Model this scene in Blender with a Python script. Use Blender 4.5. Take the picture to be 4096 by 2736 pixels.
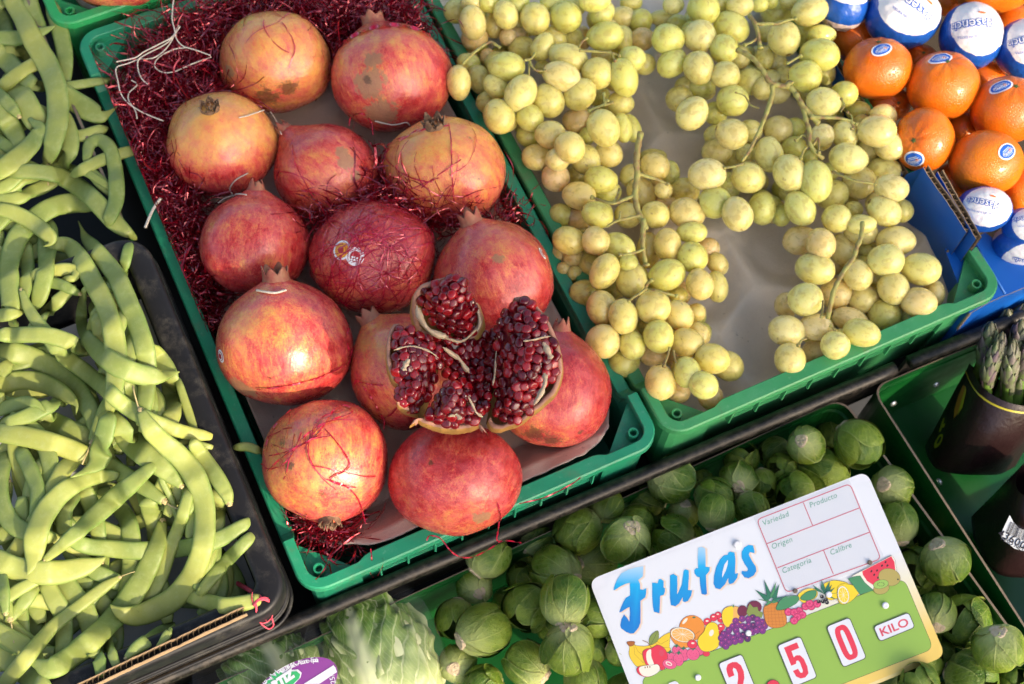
import bpy, bmesh, math, random
import numpy as np
from mathutils import Vector, Matrix, noise
S = bpy.context.scene
C = S.collection
for o in list(bpy.data.objects): bpy.data.objects.remove(o)
R_ = random.Random(7)
rad = math.radians
# ------------------------------------------------------------------ camera
FPX = 5689.0                                   # focal length in photograph pixels (50 mm)
CAMR = np.array([[0.905752, -0.421927, 0.039879], [0.369585, 0.832415, 0.412907], [-0.207413, -0.359253, 0.9099]])                      # rows: camera right, up, back in world space
CAMP = np.array([-0.00968, -0.28494, 1.03995])
cam = bpy.data.cameras.new('camera'); camo = bpy.data.objects.new('camera', cam); C.objects.link(camo)
cam.sensor_width = 36; cam.lens = 36 * FPX / 4096; cam.clip_start = .01; cam.clip_end = 200
M = Matrix([list(CAMR[:, i]) + [CAMP[i]] for i in range(3)] + [[0, 0, 0, 1]])
# CAMR rows are axes: columns of the camera matrix
M = Matrix([[CAMR[0][i], CAMR[1][i], CAMR[2][i], CAMP[i]] for i in range(3)] + [[0, 0, 0, 1]])
camo.matrix_world = M
S.camera = camo
cam.dof.use_dof = True; cam.dof.aperture_fstop = 10.0; cam.dof.focus_distance = 1.02
CX, CY, CZ = (Vector(CAMR[i]) for i in range(3)); CP = Vector(CAMP)
# ------------------------------------------------------------------ light
SUN_EL, SUN_AZ = 30.0, 160.0                   # azimuth from +Y towards +X
sd = Vector((math.sin(rad(SUN_AZ)) * math.cos(rad(SUN_EL)), math.cos(rad(SUN_AZ)) * math.cos(rad(SUN_EL)), math.sin(rad(SUN_EL))))
w = bpy.data.worlds.new('World'); S.world = w; w.use_nodes = True
nt = w.node_tree; nt.nodes.clear()
sky = nt.nodes.new('ShaderNodeTexSky'); sky.sky_type = 'NISHITA'; sky.sun_disc = False
sky.sun_elevation = rad(SUN_EL); sky.sun_rotation = rad(SUN_AZ); sky.dust_density = 4.0; sky.ozone_density = 1.0
bg = nt.nodes.new('ShaderNodeBackground'); bg.inputs[1].default_value = 0.15
wo = nt.nodes.new('ShaderNodeOutputWorld')
nt.links.new(sky.outputs[0], bg.inputs[0]); nt.links.new(bg.outputs[0], wo.inputs[0])
sl = bpy.data.lights.new('sun', 'SUN'); so = bpy.data.objects.new('sun', sl); C.objects.link(so)
sl.energy = 2.6; sl.angle = rad(.53); sl.color = (1, .84, .62)
so.rotation_euler = (-sd).to_track_quat('-Z', 'Y').to_euler(); so.location = sd * 5
S.view_settings.view_transform = 'Standard'; S.view_settings.look = 'None'
S.view_settings.exposure = 1.06; S.view_settings.gamma = 1
S.render.engine = 'CYCLES'
# ------------------------------------------------------------------ helpers
TS = 1761 / 1024.
TILE = {c: (1024 * (i % 4), 912 * (i // 4), TS) for i, c in enumerate('ADGJBEHKCFIL')}
TILE.update(Q=(1450, 1050, 2.0365), X=(2400, 1850, 1.96), Y=(2300, 2300, 2.935), W=(2950, 1850, 1.77), P=(0, 0, .5730), O=(3296, 0, 2.614),
            V=(900, 2250, 2.609), N=(3500, 1000, 3.136), T=(1100, 2000, 3.136), U=(3600, 1400, 1.742), Z=(0, 0, 3.354))
def full(t, x, y):
    ox, oy, s = TILE[t]
    return ox + x / s, oy + y / s
def rayd(t, x, y):                              # viewing direction, scaled to unit camera depth
    u, v = full(t, x, y)
    return CX * ((u - 2048) / FPX) + CY * ((1368 - v) / FPX) - CZ
def at(t, x, y, z):                             # point of a measured place at height z
    d = rayd(t, x, y)
    return CP + d * ((z - CP.z) / d.z)
def depth(p): return (CP - p).dot(CZ)
def msize(t, px, p): return px / TILE[t][2] / FPX * depth(p)
def img2dir(dx, dy, dz=0.0): return (CX * dx - CY * dy + CZ * dz)
def tag(o, label=None, cat=None, group=None, kind=None):
    if label: o['label'] = label
    if cat: o['category'] = cat
    if group: o['group'] = group
    if kind: o['kind'] = kind
    return o
def empty(name, loc=(0, 0, 0)):
    o = bpy.data.objects.new(name, None); C.objects.link(o); o.location = loc; o.empty_display_size = .01
    return o
def par(o, parent):                             # parent without moving anything (no parent is ever rotated or scaled)
    o.parent = parent; o.matrix_parent_inverse = Matrix.Translation(parent.location).inverted()
    return o
def mesh(name, V, F, mat=None, parent=None, smooth=True, uv=None, attrs=None, loc=None):
    me = bpy.data.meshes.new(name)
    me.from_pydata([tuple(v) for v in V], [], [tuple(f) for f in F]); 
    if smooth: me.polygons.foreach_set('use_smooth', [True] * len(me.polygons))
    if mat is not None:
        for m in (mat if isinstance(mat, (list, tuple)) else [mat]): me.materials.append(m)
    if attrs:
        for k, vals in attrs.items():
            a = np.asarray(vals, dtype=np.float32)
            if a.ndim == 1: at_ = me.attributes.new(k, 'FLOAT', 'POINT'); at_.data.foreach_set('value', a)
            else: at_ = me.attributes.new(k, 'FLOAT_VECTOR', 'POINT'); at_.data.foreach_set('vector', a.ravel())
    me.update()
    o = bpy.data.objects.new(name, me); C.objects.link(o)
    if loc is not None: o.location = loc
    if parent is not None: par(o, parent)
    return o
class MB:                                        # collects shapes into one mesh
    def __init__(s): s.V = []; s.F = []
    def add(s, V, F):
        n = len(s.V); s.V += [Vector(v) for v in V]; s.F += [tuple(i + n for i in f) for f in F]; return s
    def tube(s, pts, rs, n=8, cap=True):
        pts = [Vector(p) for p in pts]; V = []; F = []
        if not hasattr(rs, '__len__'): rs = [rs] * len(pts)
        N = None
        for i, p in enumerate(pts):
            T = (pts[min(i + 1, len(pts) - 1)] - pts[max(i - 1, 0)]).normalized()
            if N is None: N = T.orthogonal().normalized()
            N = (N - T * N.dot(T)).normalized(); B = T.cross(N)
            for k in range(n):
                a = 2 * math.pi * k / n
                V.append(p + (N * math.cos(a) + B * math.sin(a)) * rs[i])
        for i in range(len(pts) - 1):
            for k in range(n):
                a, b = i * n + k, i * n + (k + 1) % n
                F.append((a, b, b + n, a + n))
        if cap:
            F.append(tuple(reversed(range(n)))); F.append(tuple((len(pts) - 1) * n + k for k in range(n)))
        return s.add(V, F)
    def box(s, c, ax, ay, az):                   # centre and half axes
        c, ax, ay, az = map(Vector, (c, ax, ay, az))
        V = [c + ax * i + ay * j + az * k for k in (-1, 1) for j in (-1, 1) for i in (-1, 1)]
        return s.add(V, [(0, 2, 3, 1), (4, 5, 7, 6), (0, 1, 5, 4), (2, 6, 7, 3), (0, 4, 6, 2), (1, 3, 7, 5)])
    def ribbon(s, pts, w, N=None, n0=None):
        pts = [Vector(p) for p in pts]; V = []; F = []
        for i, p in enumerate(pts):
            T = (pts[min(i + 1, len(pts) - 1)] - pts[max(i - 1, 0)]).normalized()
            nn = Vector(N[i]) if N is not None else (n0 or CZ)
            B = T.cross(nn)
            if B.length < 1e-6: B = T.orthogonal()
            B.normalize()
            V += [p - B * w / 2, p + B * w / 2]
        for i in range(len(pts) - 1): F.append((2 * i, 2 * i + 1, 2 * i + 3, 2 * i + 2))
        return s.add(V, F)
    def build(s, name, mat, parent=None, smooth=True, loc=None):
        if loc is not None:
            l = Vector(loc); return mesh(name, [v - l for v in s.V], s.F, mat, parent, smooth, loc=l)
        return mesh(name, s.V, s.F, mat, parent, smooth)
def catmull(P, n):
    P = [np.array(p, float) for p in P]
    if len(P) == 2: P = [P[0], (P[0] + P[1]) / 2, P[1]]
    Q = [2 * P[0] - P[1]] + P + [2 * P[-1] - P[-2]]
    seg = [np.linalg.norm((P[i + 1] - P[i])[:3]) for i in range(len(P) - 1)]
    L = np.cumsum([0] + seg); out = []
    for s in np.linspace(0, L[-1], n):
        i = min(max(int(np.searchsorted(L, s, 'right')) - 1, 0), len(P) - 2)
        t = (s - L[i]) / max(seg[i], 1e-9)
        a, b, c, d = Q[i], Q[i + 1], Q[i + 2], Q[i + 3]
        out.append(.5 * (2 * b + (c - a) * t + (2 * a - 5 * b + 4 * c - d) * t * t + (3 * b - a - 3 * c + d) * t ** 3))
    return out
# ------------------------------------------------------------------ materials
class NT:
    def __init__(s, name):
        s.m = bpy.data.materials.new(name); s.m.use_nodes = True; s.t = s.m.node_tree; s.n = s.t.nodes
        s.b = s.n['Principled BSDF']; s.out = s.n['Material Output']
    def node(s, typ, **kw):
        n = s.n.new('ShaderNode' + typ)
        for k, v in kw.items():
            if k.startswith('i_'): 
                key = k[2:]; key = int(key) if key.isdigit() else key.replace('_', ' ')
                s.set(n.inputs[key], v)
            else: setattr(n, k, v)
        return n
    def set(s, inp, v):
        if hasattr(v, 'is_output') or isinstance(v, bpy.types.NodeSocket): s.t.links.new(v, inp)
        else: inp.default_value = v
    def P(s, **kw):
        for k, v in kw.items(): s.set(s.b.inputs[k.replace('_', ' ')], v)
        return s
    def attr(s, name, out='Vector'): return s.node('Attribute', attribute_name=name).outputs[out]
    def noise(s, vec, scale, detail=3, rough=.55, dist=0):
        n = s.node('TexNoise'); s.set(n.inputs['Vector'], vec)
        for k, v in (('Scale', scale), ('Detail', detail), ('Roughness', rough), ('Distortion', dist)): s.set(n.inputs[k], v)
        return n.outputs[0]
    def voro(s, vec, scale, feat='F1'):
        n = s.node('TexVoronoi', feature=feat); s.set(n.inputs['Vector'], vec); s.set(n.inputs['Scale'], scale); return n.outputs[0]
    def ramp(s, fac, *stops, interp='LINEAR'):
        n = s.node('ValToRGB'); s.set(n.inputs[0], fac); cr = n.color_ramp; cr.interpolation = interp
        while len(cr.elements) < len(stops): cr.elements.new(.5)
        for e, (p, c) in zip(cr.elements, stops):
            e.position = p; e.color = (c, c, c, 1) if not hasattr(c, '__len__') else (*c[:3], 1)
        return n.outputs[0]
    def mix(s, fac, a, b, mode='MIX'):
        n = s.node('Mix', data_type='RGBA', blend_type=mode, clamp_factor=True)
        s.set(n.inputs[0], fac)
        for i, v in ((6, a), (7, b)):
            s.set(n.inputs[i], v if not isinstance(v, tuple) else (*v[:3], 1))
        return n.outputs[2]
    def math(s, op, a, b=0.0, c=None):
        n = s.node('Math', operation=op); s.set(n.inputs[0], a); s.set(n.inputs[1], b)
        if c is not None: s.set(n.inputs[2], c)
        return n.outputs[0]
    def vmath(s, op, a, b):
        n = s.node('VectorMath', operation=op); s.set(n.inputs[0], a); s.set(n.inputs[1], b); return n.outputs[0]
    def scale(s, v, sc):
        n = s.node('Mapping'); s.set(n.inputs[0], v); n.inputs[3].default_value = sc; return n.outputs[0]
    def obj(s): return s.node('TexCoord').outputs['Object']
    def pos(s): return s.node('NewGeometry').outputs['Position']
    def rnd(s): return s.node('ObjectInfo').outputs['Random']
    def ocol(s): return s.node('ObjectInfo').outputs['Color']
    def roff(s, v, k=37.0):                      # move a texture by each object's random number
        r = s.math('MULTIPLY', s.rnd(), k); c = s.node('CombineXYZ')
        for i in range(3): s.set(c.inputs[i], r)
        return s.vmath('ADD', v, c.outputs[0])
    def bump(s, h, strength=.3, dist=.001):
        n = s.node('Bump'); n.inputs['Strength'].default_value = strength; n.inputs['Distance'].default_value = dist
        s.set(n.inputs['Height'], h); s.set(s.b.inputs['Normal'], n.outputs[0]); return s
def plain(name, col, rough=.5, var=.0, scale=60, **kw):
    n = NT(name)
    if var:
        f = n.noise(n.pos(), scale, 5)
        n.P(Base_Color=n.mix(f, tuple(c * (1 - var) for c in col), tuple(min(1, c * (1 + var)) for c in col)))
    else: n.P(Base_Color=(*col, 1))
    n.P(Roughness=rough, **kw)
    return n.m
def crate_plastic(name, c1, c2):
    n = NT(name); p = n.pos()
    f = n.noise(p, 25, 6, .65); d = n.ramp(n.noise(p, 190, 4, .7), (.60, 0), (.74, 1))
    g = n.ramp(n.noise(n.scale(p, (1, 1, .25)), 38, 5, .7), (.55, 0), (.75, .55))
    col = n.mix(f, c1, c2)
    col = n.mix(n.math('MULTIPLY', d, .35), col, tuple(min(1, x * .6 + .25) for x in c2))
    col = n.mix(g, col, (.16, .13, .075))
    a = n.voro(n.scale(n.vmath('ADD', p, n.node('TexNoise', i_Scale=26.).outputs[1]), (1, .12, .6)), 300., 'DISTANCE_TO_EDGE')
    sc = n.math('MULTIPLY', n.ramp(a, (.0, 1), (.03, 0)), n.ramp(n.noise(p, 48, 5, .7), (.50, 0), (.66, .6)))
    col = n.mix(sc, col, tuple(min(1, x * .5 + .34) for x in c2))
    n.P(Base_Color=col, Roughness=n.ramp(f, (.3, .30), (.7, .5)), Specular_IOR_Level=.4)
    n.P(Subsurface_Weight=.12, Subsurface_Scale=.004); n.b.inputs['Subsurface Radius'].default_value = (.3, 1, .6)
    n.bump(n.noise(p, 120, 5), .12, .001)
    return n.m
MT = {}
MT['teal'] = crate_plastic('teal_plastic', (.008, .185, .092), (.030, .33, .17))
MT['green'] = crate_plastic('green_plastic', (.028, .215, .068), (.075, .37, .14))
MT['bright'] = crate_plastic('bright_green_plastic', (.014, .24, .06), (.035, .38, .12))
def m_black():
    n = NT('scuffed_black_plastic'); p = n.pos()
    a = n.voro(n.scale(n.vmath('ADD', p, n.node('TexNoise', i_Scale=30.).outputs[1]), (1, .10, .5)), 420., 'DISTANCE_TO_EDGE')
    sc = n.ramp(a, (.0, 1), (.034, 0))
    b = n.voro(n.scale(n.vmath('ADD', p, n.node('TexNoise', i_Scale=22.).outputs[1]), (.12, 1, .5)), 380., 'DISTANCE_TO_EDGE')
    sc2 = n.ramp(b, (.0, 1), (.034, 0))
    k = n.ramp(n.noise(p, 55, 5, .7), (.50, 0), (.72, 1))
    sc = n.math('MULTIPLY', n.math('MAXIMUM', sc, sc2), k)
    col = n.mix(n.noise(p, 40, 4), (.006, .006, .007), (.015, .015, .017))
    n.P(Base_Color=n.mix(n.math('MULTIPLY', sc, .55), col, (.42, .38, .3)), Roughness=n.math('ADD', n.math('MULTIPLY', sc, .3), .46), Specular_IOR_Level=.32)
    n.bump(n.noise(p, 300, 4), .1, .0006)
    return n.m
MT['black'] = m_black()
def m_painted():
    n = NT('chipped_green_paint'); p = n.pos()
    ch = n.ramp(n.noise(p, 45, 8, .75), (.66, 0), (.69, 1))
    col = n.mix(n.noise(p, 12, 4), (.0015, .050, .008), (.004, .105, .016))
    n.P(Base_Color=n.mix(ch, col, (.045, .04, .035)), Roughness=n.ramp(n.noise(p, 60, 4), (.3, .3), (.7, .5)))
    n.bump(n.noise(p, 90, 4), .08, .001)
    return n.m
MT['paint'] = m_painted()
def m_metal():
    n = NT('worn_dark_metal'); p = n.pos()
    f = n.ramp(n.noise(n.scale(p, (1, 1, 1)), 130, 6, .7), (.42, 0), (.68, 1))
    n.P(Base_Color=n.mix(f, (.010, .009, .008), (.055, .045, .036)), Roughness=n.ramp(f, (.3, .35), (.7, .5)), Metallic=.35)
    n.bump(n.noise(p, 260, 4), .15, .0006)
    return n.m
MT['metal'] = m_metal()
MT['edge'] = plain('worn_edge', (.16, .12, .085), .6, .5, 200)
def m_pulp(name, c1, c2, sp=.35):
    n = NT(name); p = n.pos()
    f = n.noise(p, 18, 6, .65); fine = n.noise(p, 700, 4, .7)
    col = n.mix(f, c1, c2); col = n.mix(n.math('MULTIPLY', fine, .35), col, tuple(x * .62 for x in c1))
    n.P(Base_Color=n.mix(n.ramp(n.noise(p, 160, 2), (.70, 0), (.76, sp)), col, (.08, .06, .045)), Roughness=.92, Specular_IOR_Level=.15)
    n.bump(n.math('ADD', n.math('MULTIPLY', fine, .6), n.noise(p, 90, 4)), .5, .0014)
    return n.m
MT['pulp'] = m_pulp('beige_pulp', (.64, .55, .44), (.80, .71, .59))
MT['greypulp'] = m_pulp('grey_brown_pulp', (.50, .37, .28), (.66, .54, .43))
MT['card'] = m_pulp('brown_card', (.28, .19, .11), (.42, .30, .18))
MT['cardedge'] = plain('card_edge', (.24, .17, .10), .9, .5, 400)
MT['flute'] = plain('shade_dark_card', (.05, .035, .02), .95)  # darkened card colour, shade painted into the box floor
MT['white'] = plain('white_paper', (.62, .60, .58), .8, .08, 90)
# ------------------------------------------------------------------ the setting
def sheet(name, pts, mat, kind=None, parent=None, thick=0.0):
    b = MB(); n = len(pts); pts = [Vector(p) for p in pts]
    if thick:
        dn = Vector((0, 0, -thick))
        b.add(pts + [p + dn for p in pts], [tuple(range(n)), tuple(reversed(range(n, 2 * n)))] + [(i, i + n, (i + 1) % n + n, (i + 1) % n) for i in range(n)])
    else: b.add(pts, [tuple(range(n))])
    return tag(b.build(name, mat, parent, smooth=False), kind=kind)
sheet('ground', [(-30, -30, -1.0), (30, -30, -1.0), (30, 30, -1.0), (-30, 30, -1.0)], plain('asphalt', (.05, .05, .05), .9, .3, 30), 'structure')
sheet('counter', [(-.75, .0, -.118), (1.4, .0, -.118), (1.4, 1.25, -.118), (-.75, 1.25, -.118)], plain('dark_counter', (.012, .011, .01), .7, .3, 20), 'structure', thick=.02)
sheet('lower_counter', [(-.75, -.62, -.205), (1.4, -.62, -.205), (1.4, -.002, -.205), (-.75, -.002, -.205)], MT['metal'], 'structure', thick=.02)
# ------------------------------------------------------------------ plastic produce crates
def rrect(x0, y0, x1, y1, r, n=6):
    out = []
    for cx, cy, a0 in ((x1 - r, y0 + r, -90), (x1 - r, y1 - r, 0), (x0 + r, y1 - r, 90), (x0 + r, y0 + r, 180)):
        for k in range(n + 1):
            a = rad(a0 + 90 * k / n); out.append((cx + r * math.cos(a), cy + r * math.sin(a)))
    return out
def edge_pts(x0, y0, x1, y1, r):
    """outer outline of a crate rim with points along the straights; gives (x, y, inward x, inward y, side, metres from nearest corner)"""
    out = []; ds = [0, .018, .026, .032, .036, .06, .1, .15]
    sides = [((x0 + r, y0), (x1 - r, y0), (0, 1), 0), ((x1, y0 + r), (x1, y1 - r), (-1, 0), 1), ((x1 - r, y1), (x0 + r, y1), (0, -1), 2), ((x0, y1 - r), (x0, y0 + r), (1, 0), 3)]
    arcs = [((x1 - r, y0 + r), -90), ((x1 - r, y1 - r), 0), ((x0 + r, y1 - r), 90), ((x0 + r, y0 + r), 180)]
    for k in range(4):
        a, b, inn, sd_ = sides[k]; L = math.hypot(b[0] - a[0], b[1] - a[1])
        ts = [d for d in ds if d < L / 2] + [L - d for d in reversed(ds) if d < L / 2]
        for d in ts:
            out.append((a[0] + (b[0] - a[0]) * d / L, a[1] + (b[1] - a[1]) * d / L, inn[0], inn[1], sd_, min(d, L - d)))
        c, a0 = arcs[k]
        for j in range(1, 8):
            an = rad(a0 + 90 * j / 8); out.append((c[0] + r * math.cos(an), c[1] + r * math.sin(an), -math.cos(an), -math.sin(an), sd_, -1))
    return out
def crate(label, group, x0, y0, x1, y1, z, mat, H=.108, dip=.014):
    t = empty('plastic_crate', (x0, y0, z - H)); tag(t, label, 'crate', group)
    E = edge_pts(x0, y0, x1, y1, .020); n = len(E); V = []; F = []
    def st(d, a, b): return 0 if d <= a else 1 if d >= b else (d - a) / (b - a)
    for (x, y, ix, iy, sd_, d) in E:
        k = 0 if d < 0 else st(d, .026, .034)
        wd = .0088 + (.0036 * k if sd_ in (0, 2) else .002 * k)
        zz = z - (dip * k if sd_ in (1, 3) else 0)
        for (o, dz) in ((wd, -.006), (wd, -.0006), (wd - .0006, 0), (.0012, 0), (0, -.0012), (-.0004, -.0075), (.002, -.0075), (.0026, -.0028)):
            V.append((x + ix * o, y + iy * o, zz + dz))
    for i in range(n):
        for k in range(7):
            a, b = i * 8 + k, ((i + 1) % n) * 8 + k
            F.append((a, b, b + 1, a + 1))
    mesh('rim', V, F, mat, t, smooth=False)
    # wall: inner and outer skin, reaching from under the rim to the floor
    V = []; F = []; m = 5
    for (x, y, ix, iy, sd_, d) in E:
        k = 0 if d < 0 else st(d, .026, .034)
        zz = z - (dip * k if sd_ in (1, 3) else 0) - .004
        for (o, zz_) in ((.0035, zz), (.009, z - .03), (.013, z - H), (.0152, z - H + .003), (.011, z - .03), (.0062, zz)):
            V.append((x + ix * o, y + iy * o, zz_))
    for i in range(n):
        for k in range(5):
            a, b = i * 6 + k, ((i + 1) % n) * 6 + k
            F.append((b, a, a + 1, b + 1))
    mesh('wall', V, F, mat, t, smooth=False)
    ins = .014
    b = MB(); q = rrect(x0 + ins, y0 + ins, x1 - ins, y1 - ins, .012); b.add([(x, y, z - H + .0015) for x, y in q] + [(x, y, z - H) for x, y in q], [tuple(range(len(q))), tuple(range(2 * len(q) - 1, len(q) - 1, -1))])
    b.build('crate_floor', mat, t, smooth=False)
    # ribs under the rim on the front
    b = MB(); L = x1 - x0
    for fx in np.linspace(.06, L - .06, 9):
        b.box((x0 + fx, y0 + .0032, z - .018), (.0007, 0, 0), (0, .0036, 0), (0, 0, .011))
    for dz in (-.0125, -.017, -.0215, -.026):
        b.box(((x0 + x1) / 2, y0 + .0042, z + dz), (L / 2 - .062, 0, 0), (0, .0022, 0), (0, 0, .0007))
    b.build('rib', mat, t, smooth=False)
    for sx in (0, 1):
        for sy in (0, 1):
            ox, oy = (x0, y0) if True else 0, 0
            def q(u, v, zz): return ((x0 + u) if sx == 0 else (x1 - u), (y0 + v) if sy == 0 else (y1 - v), zz)
            a = .0066; lg = .046; zt = z - .0125
            P3 = [(a + .008, a), (lg, a), (a, lg), (a, a + .008), (a + .0024, a + .0024)]
            P3 = [P3[4], P3[0], P3[1], P3[2], P3[3]]
            V = [q(u, v, zt) for u, v in P3] + [q(u + .001, v + .001, z - H + .002) for u, v in P3]
            nn = 5; F = [tuple(range(nn))] + [(i, (i + 1) % nn, (i + 1) % nn + nn, i + nn) for i in range(nn)]
            if sx != sy: F = [tuple(reversed(f)) for f in F]
            mesh('corner_plate', V, F, mat, t, smooth=False)
            c = Vector(q(.0175, .0175, zt)); V = []; F = []; k = 20
            for i in range(k):
                an = 2 * math.pi * i / k; cs, sn = math.cos(an), math.sin(an)
                for r, h in ((.0048, -.001), (.0044, .0085), (.0041, .009), (.0030, .009), (.0027, .0085), (.0024, .0005)): V.append(c + Vector((cs * r, sn * r, h)))
            for i in range(k):
                for j in range(5):
                    F.append((i * 6 + j, ((i + 1) % k) * 6 + j, ((i + 1) % k) * 6 + j + 1, i * 6 + j + 1))
            F.append(tuple(i * 6 + 5 for i in range(k)))
            mesh('peg', V, F, mat, t, smooth=False)
    return t
CG = 'green plastic crates side by side'
crate('teal green plastic crate holding the pomegranates', CG, 0, 0, .300, .55, 0, MT['teal'])
crate('mid green plastic crate holding the grapes', CG, .3035, 0, .6215, .55, .002, MT['green'])
crate('bright green plastic crate behind the pomegranate crate, at the top edge', CG, -.0125, .556, .29, 1.05, .008, MT['bright'])
# ------------------------------------------------------------------ moulded pulp trays
def tray(label, mat, poly, zf, nx, name='pulp_tray', th=.0018):
    """poly: outline in plan; zf(x, y): height; a bent sheet with thickness"""
    P = np.array(poly); lo, hi = P.min(0), P.max(0); step = (hi[0] - lo[0]) / nx
    ny = int((hi[1] - lo[1]) / step)
    def inside(x, y):
        c = False; j = len(P) - 1
        for i in range(len(P)):
            if (P[i][1] > y) != (P[j][1] > y) and x < (P[j][0] - P[i][0]) * (y - P[i][1]) / (P[j][1] - P[i][1]) + P[i][0]: c = not c
            j = i
        return c
    ids = {}; V = []; F = []
    G = {}
    for i in range(nx + 1):
        for j in range(ny + 1): G[i, j] = inside(lo[0] + i * step, lo[1] + j * step)
    def snap(x, y):                              # pull border points onto the outline
        best = None
        for a in range(len(P)):
            p, q = P[a], P[(a + 1) % len(P)]; d = q - p
            t = max(0, min(1, ((x - p[0]) * d[0] + (y - p[1]) * d[1]) / (d @ d + 1e-12)))
            c = p + d * t; e = (c[0] - x) ** 2 + (c[1] - y) ** 2
            if best is None or e < best[0]: best = (e, c)
        return best[1]
    cells = [(i, j) for i in range(nx) for j in range(ny) if sum(G[i + a, j + b] for a in (0, 1) for b in (0, 1)) >= 2]
    cs = set(cells)
    for (i, j) in cells:
        q = []
        for a, b in ((0, 0), (1, 0), (1, 1), (0, 1)):
            k = (i + a, j + b)
            if k not in ids:
                x, y = lo[0] + k[0] * step, lo[1] + k[1] * step
                if not all((k[0] + u, k[1] + v) in cs for u in (-1, 0) for v in (-1, 0)): x, y = snap(x, y)
                ids[k] = len(V); V.append((x, y, zf(x, y)))
            q.append(ids[k])
        F.append(tuple(q))
    n = len(V); V2 = V + [(x, y, z - th) for x, y, z in V]; F2 = F + [tuple(i + n for i in reversed(f)) for f in F]
    ed = {}
    for f in F:
        for a in range(4): ed[(f[a], f[(a + 1) % 4])] = 1
    for (a, b) in ed:
        if (b, a) not in ed: F2.append((b, a, a + n, b + n))
    return tag(mesh(name, V2, F2, mat), label, 'tray')
def zgrape(x, y):
    z = -.052; best = 9; sec = 9
    for j in range(-1, 9):
        for i in range(-1, 6):
            cx = .352 + i * .098 + (.049 if j % 2 else 0); cy = .050 + j * .085
            d = math.hypot(x - cx, y - cy)
            if d < best: best, sec = d, best
            elif d < sec: sec = d
    k = min(1, max(0, (best - .026) / .022)); k = k * k * (3 - 2 * k)
    rid = max(0, 1 - (sec - best) / .016)
    z += .010 * k + .003 * rid * k
    e = min(x - .322, .605 - x, y - .020)
    z += .010 * max(0, 1 - e / .016) ** 2 - .004
    return z + .0006 * noise.noise(Vector((x * 60, y * 60, 1)))
tray('beige moulded pulp tray lining the grape crate', MT['pulp'], rrect(.321, .0165, .606, .535, .018, 5), zgrape, 150)
def zpom(x, y):
    z = -.043 + .007 * noise.noise(Vector((x * 16, y * 16, 3))) + .031 * max(0, 1 - max(0, y - .028) / .03) + .0035 * noise.noise(Vector((x * 45, y * 45, 5)))
    e = min(x - .016, .284 - x, y - .015)
    return z + .009 * max(0, 1 - e / .03) ** 2
zt = -.012
front = [at('P', *p, zt)[:2] for p in ((660, 1180), (672, 1200), (700, 1222), (735, 1236), (790, 1247), (850, 1253), (905, 1254), (945, 1249), (985, 1240), (1060, 1222), (1130, 1192), (1190, 1160), (1240, 1128), (1290, 1092), (1340, 1052), (1375, 1015), (1393, 985), (1398, 965))]
front = [(min(max(p[0], .0175), .2825), max(p[1], .0165)) for p in front]
jag = []
for i in range(len(front) - 1):
    for t in (0, .33, .66):
        x = front[i][0] * (1 - t) + front[i + 1][0] * t; y = front[i][1] * (1 - t) + front[i + 1][1] * t
        jag.append((x + R_.uniform(-.0007, .0007), y + R_.uniform(-.0007, .0007)))
tray('torn grey brown pulp tray under the pomegranates', MT['greypulp'], [(.0175, .53)] + [(.0175, jag[0][1] + .02)] + jag + [(.2825, jag[-1][1] + .02), (.2825, .53)], zpom, 110)
tray('torn brown pulp tray under the fruit in the back crate', MT['greypulp'], [(.035, .585), (.06, .578), (.12, .577), (.2, .578), (.27, .58), (.27, .75), (.01, .75), (.015, .62)], lambda x, y: -.045 + .006 * noise.noise(Vector((x * 20, y * 20, 8))), 50)
# ------------------------------------------------------------------ black bean crate
def black_crate():
    x0, y0, x1, y1, z, H = -.50, -.004, -.0085, .334, .013, .125
    t = empty('plastic_crate', (x0, y0, z - H)); tag(t, 'scuffed black plastic crate with wide rolled rim holding the near beans', 'crate')
    O = rrect(x0, y0, x1, y1, .026, 10); n = len(O); I = rrect(x0 + .0205, y0 + .0205, x1 - .0205, y1 - .0205, .0085, 10)
    V = []; F = []
    prof = [(1.0, -.024), (1.0, -.003), (.93, -.0006), (.82, .0), (.2, .0012), (.09, .0006), (.02, -.002), (0, -.006), (-.02, -.016)]
    for i in range(n):
        for u, dz in prof: V.append((O[i][0] + (I[i][0] - O[i][0]) * u, O[i][1] + (I[i][1] - O[i][1]) * u, z + dz))
    m = len(prof)
    for i in range(n):
        for k in range(m - 1):
            a, b = i * m + k, ((i + 1) % n) * m + k; F.append((b, a, a + 1, b + 1))
    mesh('rim', V, F, MT['black'], t)
    V = []; F = []; W = rrect(x0 + .003, y0 + .003, x1 - .003, y1 - .003, .023, 10); W2 = rrect(x0 + .012, y0 + .012, x1 - .012, y1 - .012, .02, 10)
    for i in range(n):
        for q, zz in ((W, z - .012), (W, z - .02), (W2, z - H), (I, z - H), (I, z - .015)): V.append((q[i][0], q[i][1], zz))
    for i in range(n):
        for k in range(4):
            a, b = i * 5 + k, ((i + 1) % n) * 5 + k; F.append((b, a, a + 1, b + 1))
    mesh('wall', V, F, MT['black'], t, smooth=False)
    for dz, o in ((-.021, 0), (-.027, .0), (-.040, -.001)):    # ribs running round the outside
        Q = rrect(x0 + o, y0 + o, x1 - o, y1 - o, .026, 10); b = MB()
        b.tube([(x, y, z + dz) for x, y in Q] + [(Q[0][0], Q[0][1], z + dz)], .0017, 6, cap=False); b.build('rib', MT['black'], t)
    q = rrect(x0 + .02, y0 + .02, x1 - .02, y1 - .02, .01)
    b = MB(); b.add([(x, y, z - H + .004) for x, y in q], [tuple(range(len(q)))]); b.build('crate_floor', MT['black'], t, smooth=False)
    return t
black_crate()
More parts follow.
